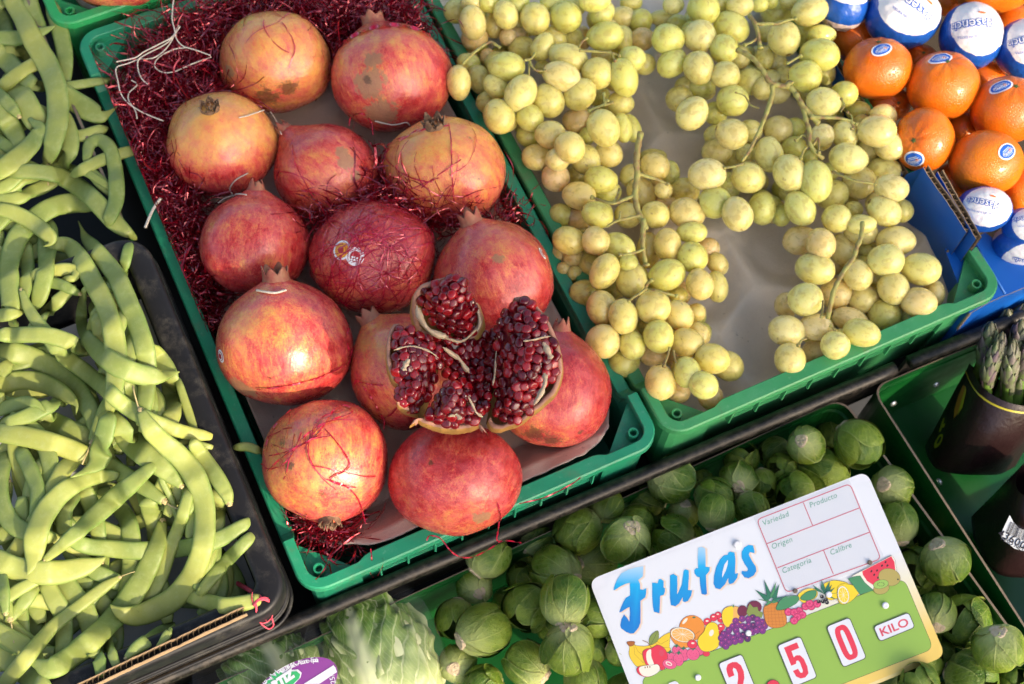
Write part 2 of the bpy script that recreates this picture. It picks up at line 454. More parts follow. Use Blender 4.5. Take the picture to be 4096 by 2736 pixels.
sheet('paper_liner', [(-.47, .02, -.052), (-.031, .02, -.054), (-.031, .31, -.052), (-.47, .31, -.052)], MT['white'])
tag(bpy.data.objects['paper_liner'], 'white paper liner glimpsed beneath the beans in the black crate', 'paper liner')
# corrugated board standing along the near rim of the black crate
def corrugated(name, a, b_, h, th, label, parent=None, pitch=.0042, up=Vector((0, 0, 1)), jag_=.0012, matf=None, matb=None):
    """a wall of corrugated board from a to b: two liners and a wavy flute between them seen on the top edge"""
    a, b_ = Vector(a), Vector(b_); d = (b_ - a); L = d.length; d.normalize(); nrm = d.cross(up).normalized()
    t = empty(name, a) if parent is None else None
    pr = t if parent is None else parent
    if t is not None: tag(t, label, 'cardboard')
    k = max(8, int(L / .004)); tops = [R_.uniform(-jag_, jag_) + .6 * jag_ * math.sin(i * .35) for i in range(k + 1)]
    for s, nm, m in ((1, 'liner', matf or MT['card']), (-1, 'liner', matb or MT['card'])):
        V = []; F = []
        for i in range(k + 1):
            p = a + d * (L * i / k) + nrm * (s * th / 2)
            for o, dz in ((0, 0), (-s * .0006, 0)): V += [p + nrm * o + up * tops[i], p + nrm * o - up * h]
        for i in range(k):
            q = i * 4; r = q + 4
            F += [(q, r, r + 1, q + 1), (q + 2, q + 3, r + 3, r + 2), (q, q + 2, r + 2, r)]
        o = mesh(nm, V, F, [m, MT['card']], pr, smooth=False); o.data.polygons.foreach_set('material_index', [0, 1, 1] * k if s > 0 else [0, 1, 1] * k)
    V = []; F = []; n = int(L / pitch * 8)
    for i in range(n + 1):
        x = L * i / n; y = math.sin(2 * math.pi * x / pitch) * (th / 2 - .0007)
        j = int(min(k, x / L * k)); p = a + d * x + nrm * y
        V += [p + up * (tops[j] - .0009), p - up * .02]
    for i in range(n): F.append((2 * i, 2 * i + 2, 2 * i + 3, 2 * i + 1))
    mesh('flute', V, F, MT['cardedge'], pr)
    return t
corrugated('card_strip', at('P', 562, 1398, .020), at('P', 170, 1580, .020), .05, .0062, 'torn strip of brown corrugated card along the near rim of the black crate')
# ------------------------------------------------------------------ rail and lower bins
def rail():
    b = MB(); t = empty('metal_rail', (-.5, -.016, -.05)); tag(t, 'worn dark metal rail running between the upper crates and lower bins', 'rail')
    p0, p1 = at('P', 660, 1432, -.052), at('P', 2050, 845, -.052)
    d = (p1 - p0).normalized(); p0 = p0 - d * .35
    b.tube([p0 + (p1 - p0) * i / 60 + Vector((0, 0, .0004 * math.sin(i * 1.7))) for i in range(61)], .0062, 14); b.build('rail_bar', MT['metal'], t)
    b = MB(); b.box((p0 + p1) / 2 + Vector((0, .004, -.030)), (p1 - p0) / 2, (0, .0015, 0), (0, 0, .026)); b.build('rail_web', MT['metal'], t, smooth=False)
    q0, q1 = at('P', 2085, 830, -.052), at('P', 2347, 722, -.052); q1 = q1 + (q1 - q0) * 1.5
    b = MB(); b.tube([q0, (q0 + q1) / 2, q1], .006, 12); b.build('rail_bar', MT['metal'], t)
    b = MB(); b.box((q0 + q1) / 2 + Vector((0, .004, -.03)), (q1 - q0) / 2, (0, .0015, 0), (0, 0, .026)); b.build('rail_web', MT['metal'], t, smooth=False)
rail()
def painted_bin(label, pts, z, depth_, rivets=()):
    """painted sheet metal bin from its four rim corners, with rounded upright corners"""
    P = [Vector(p) for p in pts]; c = sum(P, Vector()) / 4
    t = empty('display_bin', (c.x, c.y, z - depth_)); tag(t, label, 'display bin', 'painted metal bins of the lower tier')
    O = []
    for i in range(4):
        p, a, b_ = P[i], P[i - 1], P[(i + 1) % 4]; r = .016
        u = (a - p).normalized() * r; v = (b_ - p).normalized() * r
        for k in range(7):
            s = k / 6; O.append((p + u * (1 - s) ** 2 + v * s ** 2))
    n = len(O); V = []; F = []
    for p in O:
        inn = (c - p); inn.z = 0; inn.normalize()
        for o, dz in ((-.0008, -depth_), (-.0008, 0), (.0012, 0), (.0012, -.012), (.0032, -.014), (.0050, -depth_ + .002)):
            V.append((p.x + inn.x * o, p.y + inn.y * o, z + dz))
    for i in range(n):
        for k in range(5):
            a, b_ = i * 6 + k, ((i + 1) % n) * 6 + k
            if k != 1: F.append((b_, a, a + 1, b_ + 1))
    mesh('bin_wall', V, F, MT['paint'], t, smooth=False)
    mesh('worn_lip', [v for i in range(n) for v in (V[i * 6 + 1], V[i * 6 + 2])], [(2 * ((i + 1) % n), 2 * i, 2 * i + 1, 2 * ((i + 1) % n) + 1) for i in range(n)], MT['edge'], t, smooth=False)
    mesh('bin_floor', [(p.x, p.y, z - depth_) for p in O], [tuple(reversed(range(n)))] if False else [tuple(range(n))], MT['paint'], t, smooth=False)
    for (p, nrm) in rivets:
        V = []; F = []; N = Vector(nrm).normalized(); A = N.orthogonal().normalized(); B = N.cross(A); p = Vector(p)
        for j, (r, h) in enumerate(((.0034, 0), (.0031, .0012), (.002, .002), (.0006, .0023))):
            for k in range(10): V.append(p + (A * math.cos(k * .6283) + B * math.sin(k * .6283)) * r + N * h)
        for j in range(3):
            for k in range(10): F.append((j * 10 + k, j * 10 + (k + 1) % 10, (j + 1) * 10 + (k + 1) % 10, (j + 1) * 10 + k))
        F.append(tuple(30 + k for k in range(10))); mesh('rivet', V, F, MT['steel'], t)
    return t
n_ = NT('rivet_steel'); n_.P(Base_Color=(.5, .5, .5, 1), Metallic=.8, Roughness=.35); MT['steel'] = n_.m
zb = -.082
a1, a2 = at('P', 1925, 903, zb), at('P', 2300, 1420, zb); a3 = a1 + (a2 - a1) * 1.35
b1, b2 = at('P', 1992, 880, zb), at('P', 2290, 1345, zb); b3 = b1 + (b2 - b1) * 1.4
painted_bin('dark green painted metal bin holding the sprouts and lettuce', [(-.36, -.016, zb), (-.36, -.34, zb), (a3.x, a3.y, zb), (a1.x, a1.y - .004, zb)], zb, .105,
            [((.19 + .05 * i, -.0225, zb - .022), (0, -1, .1)) for i in range(6)])
painted_bin('dark green painted metal bin holding the asparagus', [(b1.x, b1.y - .004, zb), (b3.x, b3.y, zb), (1.0, b3.y, zb), (1.0, -.016, zb)], zb, .105,
            [((b1.x + .02 + .045 * i, -.0225, zb - .022), (0, -1, .1)) for i in range(4)] + [((b1.x + .012, -.045, zb - .03), (1, 0, .2)), ((b1.x + .022, -.10, zb - .03), (1, 0, .2))])
sheet('bin_divider', [(-.0215, .345, -.002), (-.0185, .345, -.002), (-.0305, 1.0, .004), (-.0335, 1.0, .004)], MT['paint'], thick=.11)
tag(bpy.data.objects['bin_divider'], 'narrow dark green divider with worn edge between far beans and pomegranate crate', 'divider')
mesh('worn_lip', [(-.0212, .345, -.0014), (-.0188, .345, -.0014), (-.0308, 1.0, .0046), (-.0332, 1.0, .0046)], [(0, 1, 2, 3)], MT['edge'], bpy.data.objects['bin_divider'], smooth=False)
# ------------------------------------------------------------------ blue cardboard box of mandarins
def blue_box():
    n = NT('blue_card'); p = n.pos()
    n.P(Base_Color=n.mix(n.noise(p, 30, 4), (.004, .085, .42), (.008, .13, .52)), Roughness=.42, Specular_IOR_Level=.4); n.bump(n.noise(p, 200, 3), .06, .001)
    BL = n.m
    t = empty('cardboard_box', (.61, .0, -.11)); tag(t, 'blue printed corrugated card box of mandarins', 'box')
    def wall(a, b_, h): corrugated('wall', a, b_, h, .0055, None, parent=t, matf=BL, matb=BL, pitch=.006, jag_=.0005)
    zl = -.004
    w0, w1 = at('J', 300, 130, zl), at('J', 945, 1195, zl); wall(w1, w0, .10)
    zl2 = .026
    c0, c1 = at('J', 1085, 1145, zl2), at('K', 1385, 20, zl2); wall(c1, c0, .13)
    c2, c3 = at('J', 1185, 1175, zl2), at('J', 1450, 1640, zl2); wall(c3, c2, .13)
    # filler strip joining the low wall to the tall corner
    b = MB(); m0, m1 = at('J', 950, 1200, zl), at('J', 1085, 1145, zl2)
    b.add([m0, m1, m1 - Vector((0, 0, .13)), m0 - Vector((0, 0, .1))], [(0, 1, 2, 3)]); b.build('tab', BL, t, smooth=False)
    # front panel and its folded ledge
    zf = -.016
    fl = [at('N', *q, zf) for q in ((1185, 792), (1400, 668), (1600, 575), (1700, 540), (2100, 370), (2600, 150))]
    V = []; F = []
    for q in fl: V += [q, q - Vector((0, 0, .125))]
    for i in range(len(fl) - 1): F.append((2 * i, 2 * i + 1, 2 * i + 3, 2 * i + 2))
    mesh('front_panel', V, F, BL, t, smooth=False)
    lf = at('N', 870, 1110, -.09); s0 = fl[0]
    mesh('side_panel', [s0, at('K', 1215, 130, zf), at('K', 1215, 130, zf) - Vector((0, 0, .12)), s0 - Vector((0, 0, .12))], [(0, 1, 2, 3)], BL, t, smooth=False)
    b = MB(); b.tube([at('N', 1190, 790, zf + .001), at('N', 1060, 950, -.04), at('N', 935, 1110, -.085)], .0014, 5); b.tube([q + Vector((0, 0, .0006)) for q in fl], .0009, 5); b.build('cut_edge', MT['edge'], t)
    led = [('K', 1215, 775), ('K', 1215, 140), ('K', 1285, 165), ('K', 1400, 80), ('K', 1495, 32), ('K', 1535, 60), ('K', 1570, 120), ('K', 1600, 155), ('K', 1640, 190), ('K', 1700, 220), ('K', 1790, 240), ('K', 1900, 235), ('K', 1900, 350), ('K', 1761, 405), ('K', 1640, 455), ('K', 1560, 490), ('K', 1450, 545), ('K', 1345, 605), ('K', 1290, 680)]
    led = [('N', 1185, 790)] + led[1:12] + [('N', 2100, 368), ('N', 1700, 538), ('N', 1600, 573), ('N', 1400, 666)]
    lp_ = [at(*q, zf + .0022) for q in led]
    V = lp_ + [v - Vector((0, 0, .002)) for v in lp_]; n_l = len(lp_)
    mesh('ledge', V, [tuple(range(n_l)), tuple(reversed(range(n_l, 2 * n_l)))] + [(i, i + n_l, (i + 1) % n_l + n_l, (i + 1) % n_l) for i in range(n_l)], BL, t, smooth=False)
    b = MB(); b.tube([at('K', *q, zf + .0026) for q in ((1425, 105), (1500, 235), (1570, 350), (1632, 452))], .0009, 5); b.build('crease', plain('blue_crease', (.06, .22, .62), .4), t)
    b = MB(); b.tube([at('K', *q, zf + .0024) for q in ((1230, 165), (1300, 100), (1340, 45), (1385, 10))], .0011, 5); b.build('cut_edge', MT['edge'], t)
    e = MB(); e.add([(.62, .0, -.108), (1.3, .0, -.108), (1.3, .9, -.108), (.62, .9, -.108)], [(0, 1, 2, 3)]); e.build('box_floor', MT['flute'], t, smooth=False)  # floor coloured dark to stand for shade in the gaps between mandarins
blue_box()
# ------------------------------------------------------------------ unseen canvas added behind the camera to shade the middle of the stall
def added_shade_canvas():
    zc = 1.25
    left = [at('P', *q, .02) for q in ((-160, 250), (60, 420), (300, 560), (560, 610), (690, 730), (850, 930), (880, 1120), (905, 1330), (860, 1640), (820, 1900))]
    right = [at('P', *q, .02) for q in ((2700, 1900), (2600, 560), (2280, 520), (2120, 420), (2010, 300), (1900, 120), (1850, -60), (1800, -300))]
    top = [at('P', *q, .02) for q in ((900, -700), (-250, -300))]
    P = [p + sd * ((zc - p.z) / sd.z) for p in left + right + top]
    c = sum(P, Vector()) / len(P); t = empty('added_shade_canvas', (c.x, c.y, -1.0)); tag(t, 'striped canvas added unseen behind the viewer to shade the middle of the stall', 'added_shade_canvas')
    n = NT('shade_cloth'); w_ = n.node('TexWave', wave_type='BANDS'); n.set(w_.inputs['Vector'], n.pos()); w_.inputs['Scale'].default_value = 3
    n.P(Base_Color=n.mix(n.ramp(w_.outputs[1], (.49, 0), (.51, 1)), (.62, .58, .50), (.55, .50, .42)), Roughness=.9)
    b = MB(); m = len(P); b.add(P + [p + Vector((0, 0, .004)) for p in P], [tuple(range(m)), tuple(reversed(range(m, 2 * m)))] + [(i, i + m, (i + 1) % m + m, (i + 1) % m) for i in range(m)]); b.build('canvas', n.m, t, smooth=False)
    for p in (P[9], P[10]): b = MB(); b.tube([Vector((p.x, p.y, -1)), p], .02, 10); b.build('pole', MT['steel'], t)  # invented poles to carry the added canvas
    # unseen sheet added overhead to hold back skylight, open right and to the street
    b = MB(); x0, x1, y0, y1, z = -1.6, .22, .10, 1.7, 1.62
    b.add([(x0, y0, z), (x1, y0, z), (x1, y1, z + .25), (x0, y1, z + .25)] + [(x0, y0, z + .006), (x1, y0, z + .006), (x1, y1, z + .256), (x0, y1, z + .256)], [(0, 1, 2, 3), (7, 6, 5, 4), (0, 4, 5, 1), (1, 5, 6, 2), (2, 6, 7, 3), (3, 7, 4, 0)])
    r = empty('added_sky_shade', (0, 1.2, -1)); tag(r, 'unseen canvas on steel poles added above the crates to cut the skylight', 'added sky shade'); b.build('canvas', n.m, r, smooth=False)
    for x, y in ((-1.5, 1.6), (.18, 1.6)): b = MB(); b.tube([(x, y, -1), (x, y, 1.85)], .02, 10); b.build('pole', MT['steel'], r)  # poles invented along with the overhead sheet
added_shade_canvas()
# ------------------------------------------------------------------ pomegranates
def m_pom():
    n = NT('pomegranate_skin'); lp = n.roff(n.attr('lp')); lpz = n.roff(n.scale(n.attr('lp'), (1, 1, .16)))
    yel = n.attr('yel', 'Fac')
    big = n.noise(lp, 2.2, 5, .62, .4); streak = n.noise(lpz, 9, 5, .7); fine = n.noise(lpz, 45, 4, .75); grain = n.noise(lp, 60, 3, .8)
    f = n.math('ADD', yel, n.math('MULTIPLY', n.math('SUBTRACT', big, .5), 1.3))
    f = n.math('ADD', f, n.math('MULTIPLY', n.math('SUBTRACT', streak, .5), 1.25))
    f = n.math('ADD', f, n.math('MULTIPLY', n.math('SUBTRACT', fine, .5), 1.35))
    f = n.math('ADD', f, n.math('MULTIPLY', n.math('SUBTRACT', grain, .5), 1.2))
    col = n.ramp(f, (.0, (.33, .009, .016)), (.25, (.50, .030, .036)), (.48, (.62, .115, .070)), (.74, (.70, .25, .070)), (1.0, (.72, .36, .085)))
    pink = n.ramp(n.noise(lp, 5, 4), (.42, 0), (.75, .6))
    col = n.mix(pink, col, (.58, .085, .095))
    rn = n.math('ADD', n.math('MULTIPLY', n.math('SUBTRACT', streak, .5), 1.1), n.math('MULTIPLY', n.math('SUBTRACT', n.noise(lp, 14, 5, .7), .5), .8)); rus = n.ramp(n.math('ADD', n.attr('rus', 'Fac'), rn), (.42, 0), (.56, 1))
    scuff = n.ramp(n.math('ADD', n.attr('drk', 'Fac'), n.math('ADD', rn, n.math('MULTIPLY', n.math('SUBTRACT', n.noise(lp, 40, 4, .8), .5), 1.2))), (.5, 0), (.72, 1))
    col = n.mix(n.math('MULTIPLY', rus, .8), col, n.mix(grain, (.24, .12, .05), (.33, .21, .11)))
    dots = n.ramp(n.voro(n.vmath('ADD', lp, n.node('TexNoise', i_Scale=9.).outputs[1]), 24.), (.045, 1), (.085, 0))
    dk = n.math('MULTIPLY', dots, n.math('MAXIMUM', n.ramp(n.noise(lp, 4, 2), (.46, 0), (.56, 1)), n.attr('spk', 'Fac')))
    dk2 = n.math('MULTIPLY', n.ramp(n.noise(lp, 26, 6, .7), (.66, 0), (.71, 1)), n.ramp(n.noise(lp, 2.3, 2), (.5, 0), (.65, 1)))
    col = n.mix(n.math('MULTIPLY', n.math('MAXIMUM', n.math('MAXIMUM', dk, dk2), scuff), .8), col, (.07, .035, .018))
    pores = n.ramp(n.voro(lp, 95.), (.12, 1), (.3, 0))
    col = n.mix(n.math('MULTIPLY', pores, .30), col, (.70, .38, .15))
    n.P(Base_Color=col, Roughness=n.math('ADD', n.math('MULTIPLY', n.math('MAXIMUM', rus, dk2), .28), n.ramp(n.noise(lp, 7, 3), (.3, .22), (.7, .34))), Specular_IOR_Level=.55, Coat_Weight=.12, Coat_Roughness=.18)
    n.P(Subsurface_Weight=.08, Subsurface_Scale=.002)
    n.bump(n.math('ADD', n.math('MULTIPLY', n.noise(lp, 16, 4), 1.2), n.math('SUBTRACT', n.math('MULTIPLY', fine, .35), n.math('MULTIPLY', pores, .12))), .28, .0011)
    return n.m
MT['pom'] = m_pom()
n_ = NT('dry_calyx'); p_ = n_.pos(); n_.P(Base_Color=n_.mix(n_.ramp(n_.noise(p_, 160, 5, .7), (.35, 0), (.65, 1)), (.05, .03, .018), (.26, .15, .085)), Roughness=.85); n_.bump(n_.noise(p_, 500, 4), .4, .001); MT['calyx'] = n_.m
n_ = NT('fresh_calyx'); p_ = n_.pos(); n_.P(Base_Color=n_.mix(n_.ramp(n_.noise(p_, 110, 5, .7), (.35, 0), (.7, 1)), (.30, .06, .04), (.34, .18, .09)), Roughness=.6); n_.bump(n_.noise(p_, 400, 4), .3, .001); MT['calyx2'] = n_.m
POMS = {}
# russet (t) and dark (d) marks seen on single fruits: image offset from the centre in radii, size
PATCH = {2: ((-.25, .28, .30, 't'), (-.20, -.17, .16, 't'), (-.1, .75, .3, 't'), (-.3, .2, .10, 'd')), 4: ((.36, -.28, .13, 't'), (.45, -.08, .17, 't'), (.62, .18, .12, 't'), (-.2, .55, .10, 'd')), 11: ((-.33, .72, .26, 'd'), (-.05, .82, .22, 'd'), (.43, .64, .07, 'd')), 9: ((-.55, .72, .24, 't'), (-.1, .5, .03, 'd')), 12: ((-.45, .0, .12, 'd'), (.05, .45, .07, 'd'), (-.6, -.35, .10, 'd')), 1: ((.32, .66, .22, 'd'), (-.05, .80, .3, 'd'), (-.75, .3, .14, 't')), 13: ((.42, .62, .16, 't'), (-.3, -.35, .06, 'd')), 5: ((.42, -.50, .05, 'd'), (.55, .22, .03, 'd')), 8: ((.05, -.3, .10, 't'), (-.1, -.02, .03, 'd')), 14: ((0, .6, .3, 't'), (.3, .5, .2, 'd'))}
from mathutils.bvhtree import BVHTree
SURF = {}                                       # the real skins, for laying stickers and threads on them
def skin(c, V, F): SURF[tuple(round(k, 5) for k in c)] = BVHTree.FromPolygons([c + v for v in V], F)
def snap_skin(c, q, lift):
    d = (q - c).normalized(); b = SURF.get(tuple(round(k, 5) for k in c)); h = b.ray_cast(c + d * .12, -d) if b else None
    return (h[0] if h and h[0] is not None else q) + d * lift
def ellipsoid(t, cx, cy, hw, hh, z):
    c = at(t, cx, cy, z); return c, msize(t, hw, c), msize(t, hh, c)
def pom(key, label, t, cx, cy, hw, hh, z, axis, yel, ydir, rus=.0, crown='dry', ctilt=0, neck=0.07):
    """axis: image offset of the crown from the centre in units of the radius (x, y, towards camera if positive z)"""
    c, a, b = ellipsoid(t, cx, cy, hw, hh, z)
    root = empty('pomegranate', c); tag(root, label, 'pomegranate', 'pomegranates in the green crate')
    ax = Vector(axis)
    if len(axis) == 2:
        q = axis[0] ** 2 + axis[1] ** 2; ax = Vector((axis[0], -axis[1], math.sqrt(max(.03, 1 - q))))
    else: ax = Vector((axis[0], -axis[1], axis[2]))
    ax.normalize()
    rg = random.Random(key * 13 + 5)
    u = ax.orthogonal().normalized(); v = ax.cross(u); ph = rg.random() * 6
    rot = rg.random() * 6.28; u, v = u * math.cos(rot) + v * math.sin(rot), v * math.cos(rot) - u * math.sin(rot)
    NL, NM = 56, 88; V = []; LP = []; Y = []; RU = []; DK = []; yd = Vector((ydir[0], -ydir[1], ydir[2])).normalized()
    r3 = (a + b) / 2
    so_ = rg.random() * 50
    for i in range(NL + 1):
        th = math.pi * i / NL
        for k in range(NM):
            p = 2 * math.pi * k / NM
            d = Vector((math.sin(th) * math.cos(p), math.sin(th) * math.sin(p), math.cos(th)))
            r = 1 + .022 * math.cos(5 * p + ph) * math.sin(th) ** 2 + .014 * math.cos(3 * p + ph * 2) * math.sin(th) ** 2
            r += .030 * noise.noise(d * 1.6 + Vector((so_, 0, 0))) + .008 * noise.noise(d * 5 + Vector((0, so_, 0)))
            if crown: r += neck * math.exp(-(th / .24) ** 2) + .04 * math.exp(-(th / .5) ** 2)
            r -= .045 * math.exp(-((math.pi - th) / .4) ** 2)
            l = d * r
            w = u * l.x + v * l.y + ax * l.z            # in camera axes
            V.append(CX * (w.x * a) + CY * (w.y * b) + CZ * (w.z * r3))
            LP.append(d); wd = u * d.x + v * d.y + ax * d.z
            wd0 = u * d.x + v * d.y + ax * d.z
            for kk, lst in (('t', RU), ('d', DK)):
                g = 0.0
                for (px, py, sz, ty) in PATCH.get(key, ()):
                    if ty == kk: pv = Vector((px, -py, math.sqrt(max(.02, 1 - px * px - py * py)))); g = max(g, 1.05 - .62 * (wd0 - pv).length / sz)
                lst.append(max(0.0, g))
            Y.append(yel[0] + (yel[1] - yel[0]) * (.5 + .5 * wd.dot(yd)))
    F = [(i * NM + k, (i + 1) * NM + k, (i + 1) * NM + (k + 1) % NM, i * NM + (k + 1) % NM) for i in range(NL) for k in range(NM)]
    skin(c, V, F)
    o = mesh('body', V, F, MT['pom'], None, attrs={'lp': LP, 'yel': Y, 'rus': RU, 'drk': DK, 'spk': [1.0 if key == 3 else .0] * len(V)}); o.location = c; par(o, root)
    POMS[key] = (c, a, b, r3)
    def W(x, y, z_):                                     # local (crown axis) -> world, in radii
        w = u * x + v * y + ax * z_
        return c + CX * (w.x * a) + CY * (w.y * b) + CZ * (w.z * r3)
    if crown:
        m = MT['calyx'] if crown in ('dry', 'scar') else MT['calyx2']
        V = []; F = []; ns = 6; seg = 42; z0 = 1 + neck * .75 + (.015 if crown != 'scar' else .04)
        hts = [(.29 if crown in ('fresh', 'open') else .30 if crown != 'scar' else .17) + rg.uniform(-.08, .05) for _ in range(ns)]; wide = .175 if crown == 'open' else .155
        op = .015 if crown == 'open' else -.035 if crown == 'fresh' else .03
        rows = 7
        for side in (0, 1):
            for j in range(rows):
                t_ = j / (rows - 1)
                for k in range(seg):
                    p = 2 * math.pi * k / seg; s = (k * ns / seg) % 1; si = int(k * ns / seg)
                    tri = 1 - abs(s - .5) * 2                       # 1 at sepal middle, 0 at the gap
                    g_ = .10 if crown in ('dry', 'scar') else .17; h = g_ + (hts[si] - g_) * tri ** .9
                    zz = z0 - .06 + h * t_
                    rr = wide * (1 + .22 * (1 - t_) ** 2) + op * t_ ** 2 * (.5 + tri) + rg.uniform(-.006, .006) * t_
                    if side: rr -= .014
                    V.append(W(rr * math.cos(p), rr * math.sin(p), zz))
        for side in (0, 1):
            o_ = side * rows * seg
            for j in range(rows - 1):
                for k in range(seg):
                    q = (o_ + j * seg + k, o_ + j * seg + (k + 1) % seg, o_ + (j + 1) * seg + (k + 1) % seg, o_ + (j + 1) * seg + k)
                    F.append(q if not side else tuple(reversed(q)))
        for k in range(seg):
            q = ((rows - 1) * seg + k, (rows - 1) * seg + (k + 1) % seg, (2 * rows - 1) * seg + (k + 1) % seg, (2 * rows - 1) * seg + k); F.append(q)
        mesh('crown', V, F, m, root)
        b_ = MB()
        for _ in range(16):                               # dry stamens inside the crown
            p = rg.random() * 6.28; r0 = rg.uniform(.02, .13)
            b_.tube([W(r0 * math.cos(p), r0 * math.sin(p), z0 - .06), W(r0 * 1.1 * math.cos(p + .3), r0 * 1.1 * math.sin(p + .3), z0 + .06), W(r0 * 1.2 * math.cos(p + .5), r0 * 1.2 * math.sin(p + .5), z0 + rg.uniform(.08, .16))], .0005, 4)
        b_.build('stamens', MT['calyx'], root)
    return root
zp = .004
Zo = 3.0013
def PZ(*a): return a
TILE['Z0'] = (0, 0, TS)
pom(1, 'yellow orange pomegranate lying in red tinsel at the back left of the crate', 'D', 137, 430, 388, 347, .004, (-.5, -1.1, -.4), (.40, .92), (.2, -.5, .6), .2, None)
pom(2, 'large russet stained red pomegranate at the back right, crown hidden in tinsel', 'D', 925, 545, 415, 370, .004, (-.25, -.95, .1), (.0, .58), (-.1, -.2, 1), .9, 'open')
pom(3, 'yellow topped pomegranate with dark speckles and crown facing up, by the tinsel on the left', 'A', 1530, 990, 378, 352, .006, (-.04, -.52), (-.05, 1.25), (.05, -.85, .55), .15, 'dry', neck=0.02)
pom(4, 'small red pomegranate with a brown scar and crown poking to the upper left', 'D', 490, 1185, 362, 332, .000, (-.72, -.78, .12), (-.05, .42), (.1, .3, .9), .9, 'fresh', neck=0.16)
pom(5, 'large orange pomegranate with crown facing up beside the grape crate', 'D', 1300, 1180, 425, 368, .006, (-.13, -.70), (.1, .98), (-.1, -.6, .6), .15, 'dry', neck=0.02)
pom(6, 'pinkish red pomegranate on the left edge, its crown pointing to the back of the crate', 'Z0', 1745, 1690, 378, 345, .004, (.06, -1.0, .10), (.0, .40), (.1, -.2, .8), .2, 'fresh', neck=0.12)
pom(7, 'red pomegranate covered in tinsel strands and bearing a double round white sticker', 'Z0', 2570, 1775, 432, 388, .006, (.3, -.8, -.6), (.0, .42), (-.2, .6, .6), .4, None)
pom(8, 'pink red pomegranate right of the stickered one, half behind the opened fruit', 'Z0', 3405, 1925, 412, 400, .006, (-.35, -.88, .25), (.10, .5), (-.3, -.9, .5), .2, 'open', neck=0.10)
pom(9, 'large blotched yellow and red pomegranate with upright crown, nearest the black crate', 'Z0', 1965, 2370, 468, 428, .008, (-.08, -.92, .28), (.0, .60), (-.35, -.2, .8), .2, 'open', neck=0.09)
pom(10, 'yellowish pomegranate half hidden behind the left segment of the opened fruit', 'Z0', 2800, 2560, 395, 400, -.002, (-.55, -.78, .10), (.12, .62), (-.5, -.6, .5), .1, 'open', neck=0.12)
pom(11, 'red pomegranate with a dark scuffed underside, right of the opened fruit', 'Z0', 3805, 2700, 398, 392, .006, (.12, -.98, .1), (-.08, .52), (-.4, .6, .3), .45, 'fresh', neck=0.12)
pom(12, 'bright orange pomegranate at the near left corner with its blossom scar down', 'Z0', 2247, 3165, 435, 418, .006, (.10, .88, .42), (.0, .72), (-.45, -.1, .9), .25, 'scar', neck=.0)
pom(13, 'smooth pinkish red pomegranate at the near rim beneath the opened fruit', 'Z0', 3127, 3290, 460, 388, .008, (.1, -.6, -.8), (.0, .42), (.3, .8, .3), .1, None)
pom(14, 'brown orange pomegranate cut off by the top edge in the back crate', 'P', 268, -62, 118, 84, .012, (0, -.9, .3), (.3, .8), (0, 0, 1), .9, None)
# stickers
def on_ball(c, a, b, r3, t, x, y):
    """where the viewing line through a measured place meets an ellipsoid; returns point and normal"""
    d = rayd(t, x, y); o = CP - c
    def loc(v): return Vector((v.dot(CX) / a, v.dot(CY) / b, v.dot(CZ) / r3))
    D, O = loc(d), loc(o); A = D.dot(D); B = 2 * D.dot(O); Cc = O.dot(O) - 1
    disc = B * B - 4 * A * Cc
    s = (-B - math.sqrt(max(disc, 0))) / (2 * A)
    p = CP + d * s; l = loc(p - c)
    nrm = (CX * (l.x / a) + CY * (l.y / b) + CZ * (l.z / r3)).normalized()
    return p, nrm, disc > 0
def decal(name, pts2, ctr, frame, ball, mat, parent, lift, hole=None):
    """flat print wrapped on an ellipsoid; pts2 in metres in the tangent frame (right, up)"""
    c, a, b, r3 = ball; V = []
    def proj(p):
        d = p - c; l = Vector((d.dot(CX) / a, d.dot(CY) / b, d.dot(CZ) / r3)); l.normalize()
        q = c + CX * (l.x * a) + CY * (l.y * b) + CZ * (l.z * r3)
        return snap_skin(c, q, lift)
    bm = bmesh.new(); vs = [bm.verts.new((x, y, 0)) for x, y in pts2]
    bm.faces.new(vs); bmesh.ops.triangulate(bm, faces=bm.faces[:])
    for _ in range(2 if len(pts2) < 60 else 1): bmesh.ops.subdivide_edges(bm, edges=[e for e in bm.edges if e.calc_length() > .0022], cuts=1)
    bmesh.ops.triangulate(bm, faces=bm.faces[:])
    V = [proj(ctr + frame[0] * v.co.x + frame[1] * v.co.y) for v in bm.verts]; bm.verts.index_update()
    F = [tuple(v.index for v in f.verts) for f in bm.faces]; bm.free()
    o = mesh(name, V, F, mat, parent)
    return o
def circ(r, cx=0, cy=0, n=28, ry=None): return [(cx + r * math.cos(6.28318 * k / n), cy + (ry or r) * math.sin(6.28318 * k / n)) for k in range(n)]
MT['stwhite'] = plain('white_sticker', (.80, .78, .78), .35)
MT['stgold'] = plain('gold_print', (.72, .30, .02), .4); MT['stred'] = plain('dark_red_print', (.35, .015, .02), .4)
def text_mesh(body, size, shear=0.0, bold=0.0, spacing=1.0, align='CENTER'):
    cu = bpy.data.curves.new('lettering', 'FONT'); cu.body = body; cu.size = size; cu.shear = shear; cu.offset = bold; cu.space_character = spacing
    cu.align_x = align; cu.align_y = 'CENTER'; cu.resolution_u = 3
    o = bpy.data.objects.new('lettering', cu); C.objects.link(o)
    me = bpy.data.meshes.new_from_object(o.evaluated_get(bpy.context.evaluated_depsgraph_get()))
    V = [tuple(v.co)[:2] for v in me.vertices]; F = [tuple(p.vertices) for p in me.polygons]
    bpy.data.objects.remove(o); bpy.data.curves.remove(cu); bpy.data.meshes.remove(me)
    return V, F
def frame_at(n, right2):                               # tangent frame: right2 = image direction of the print's right
    r = img2dir(*right2); r = (r - n * r.dot(n)).normalized(); return r, n.cross(r)
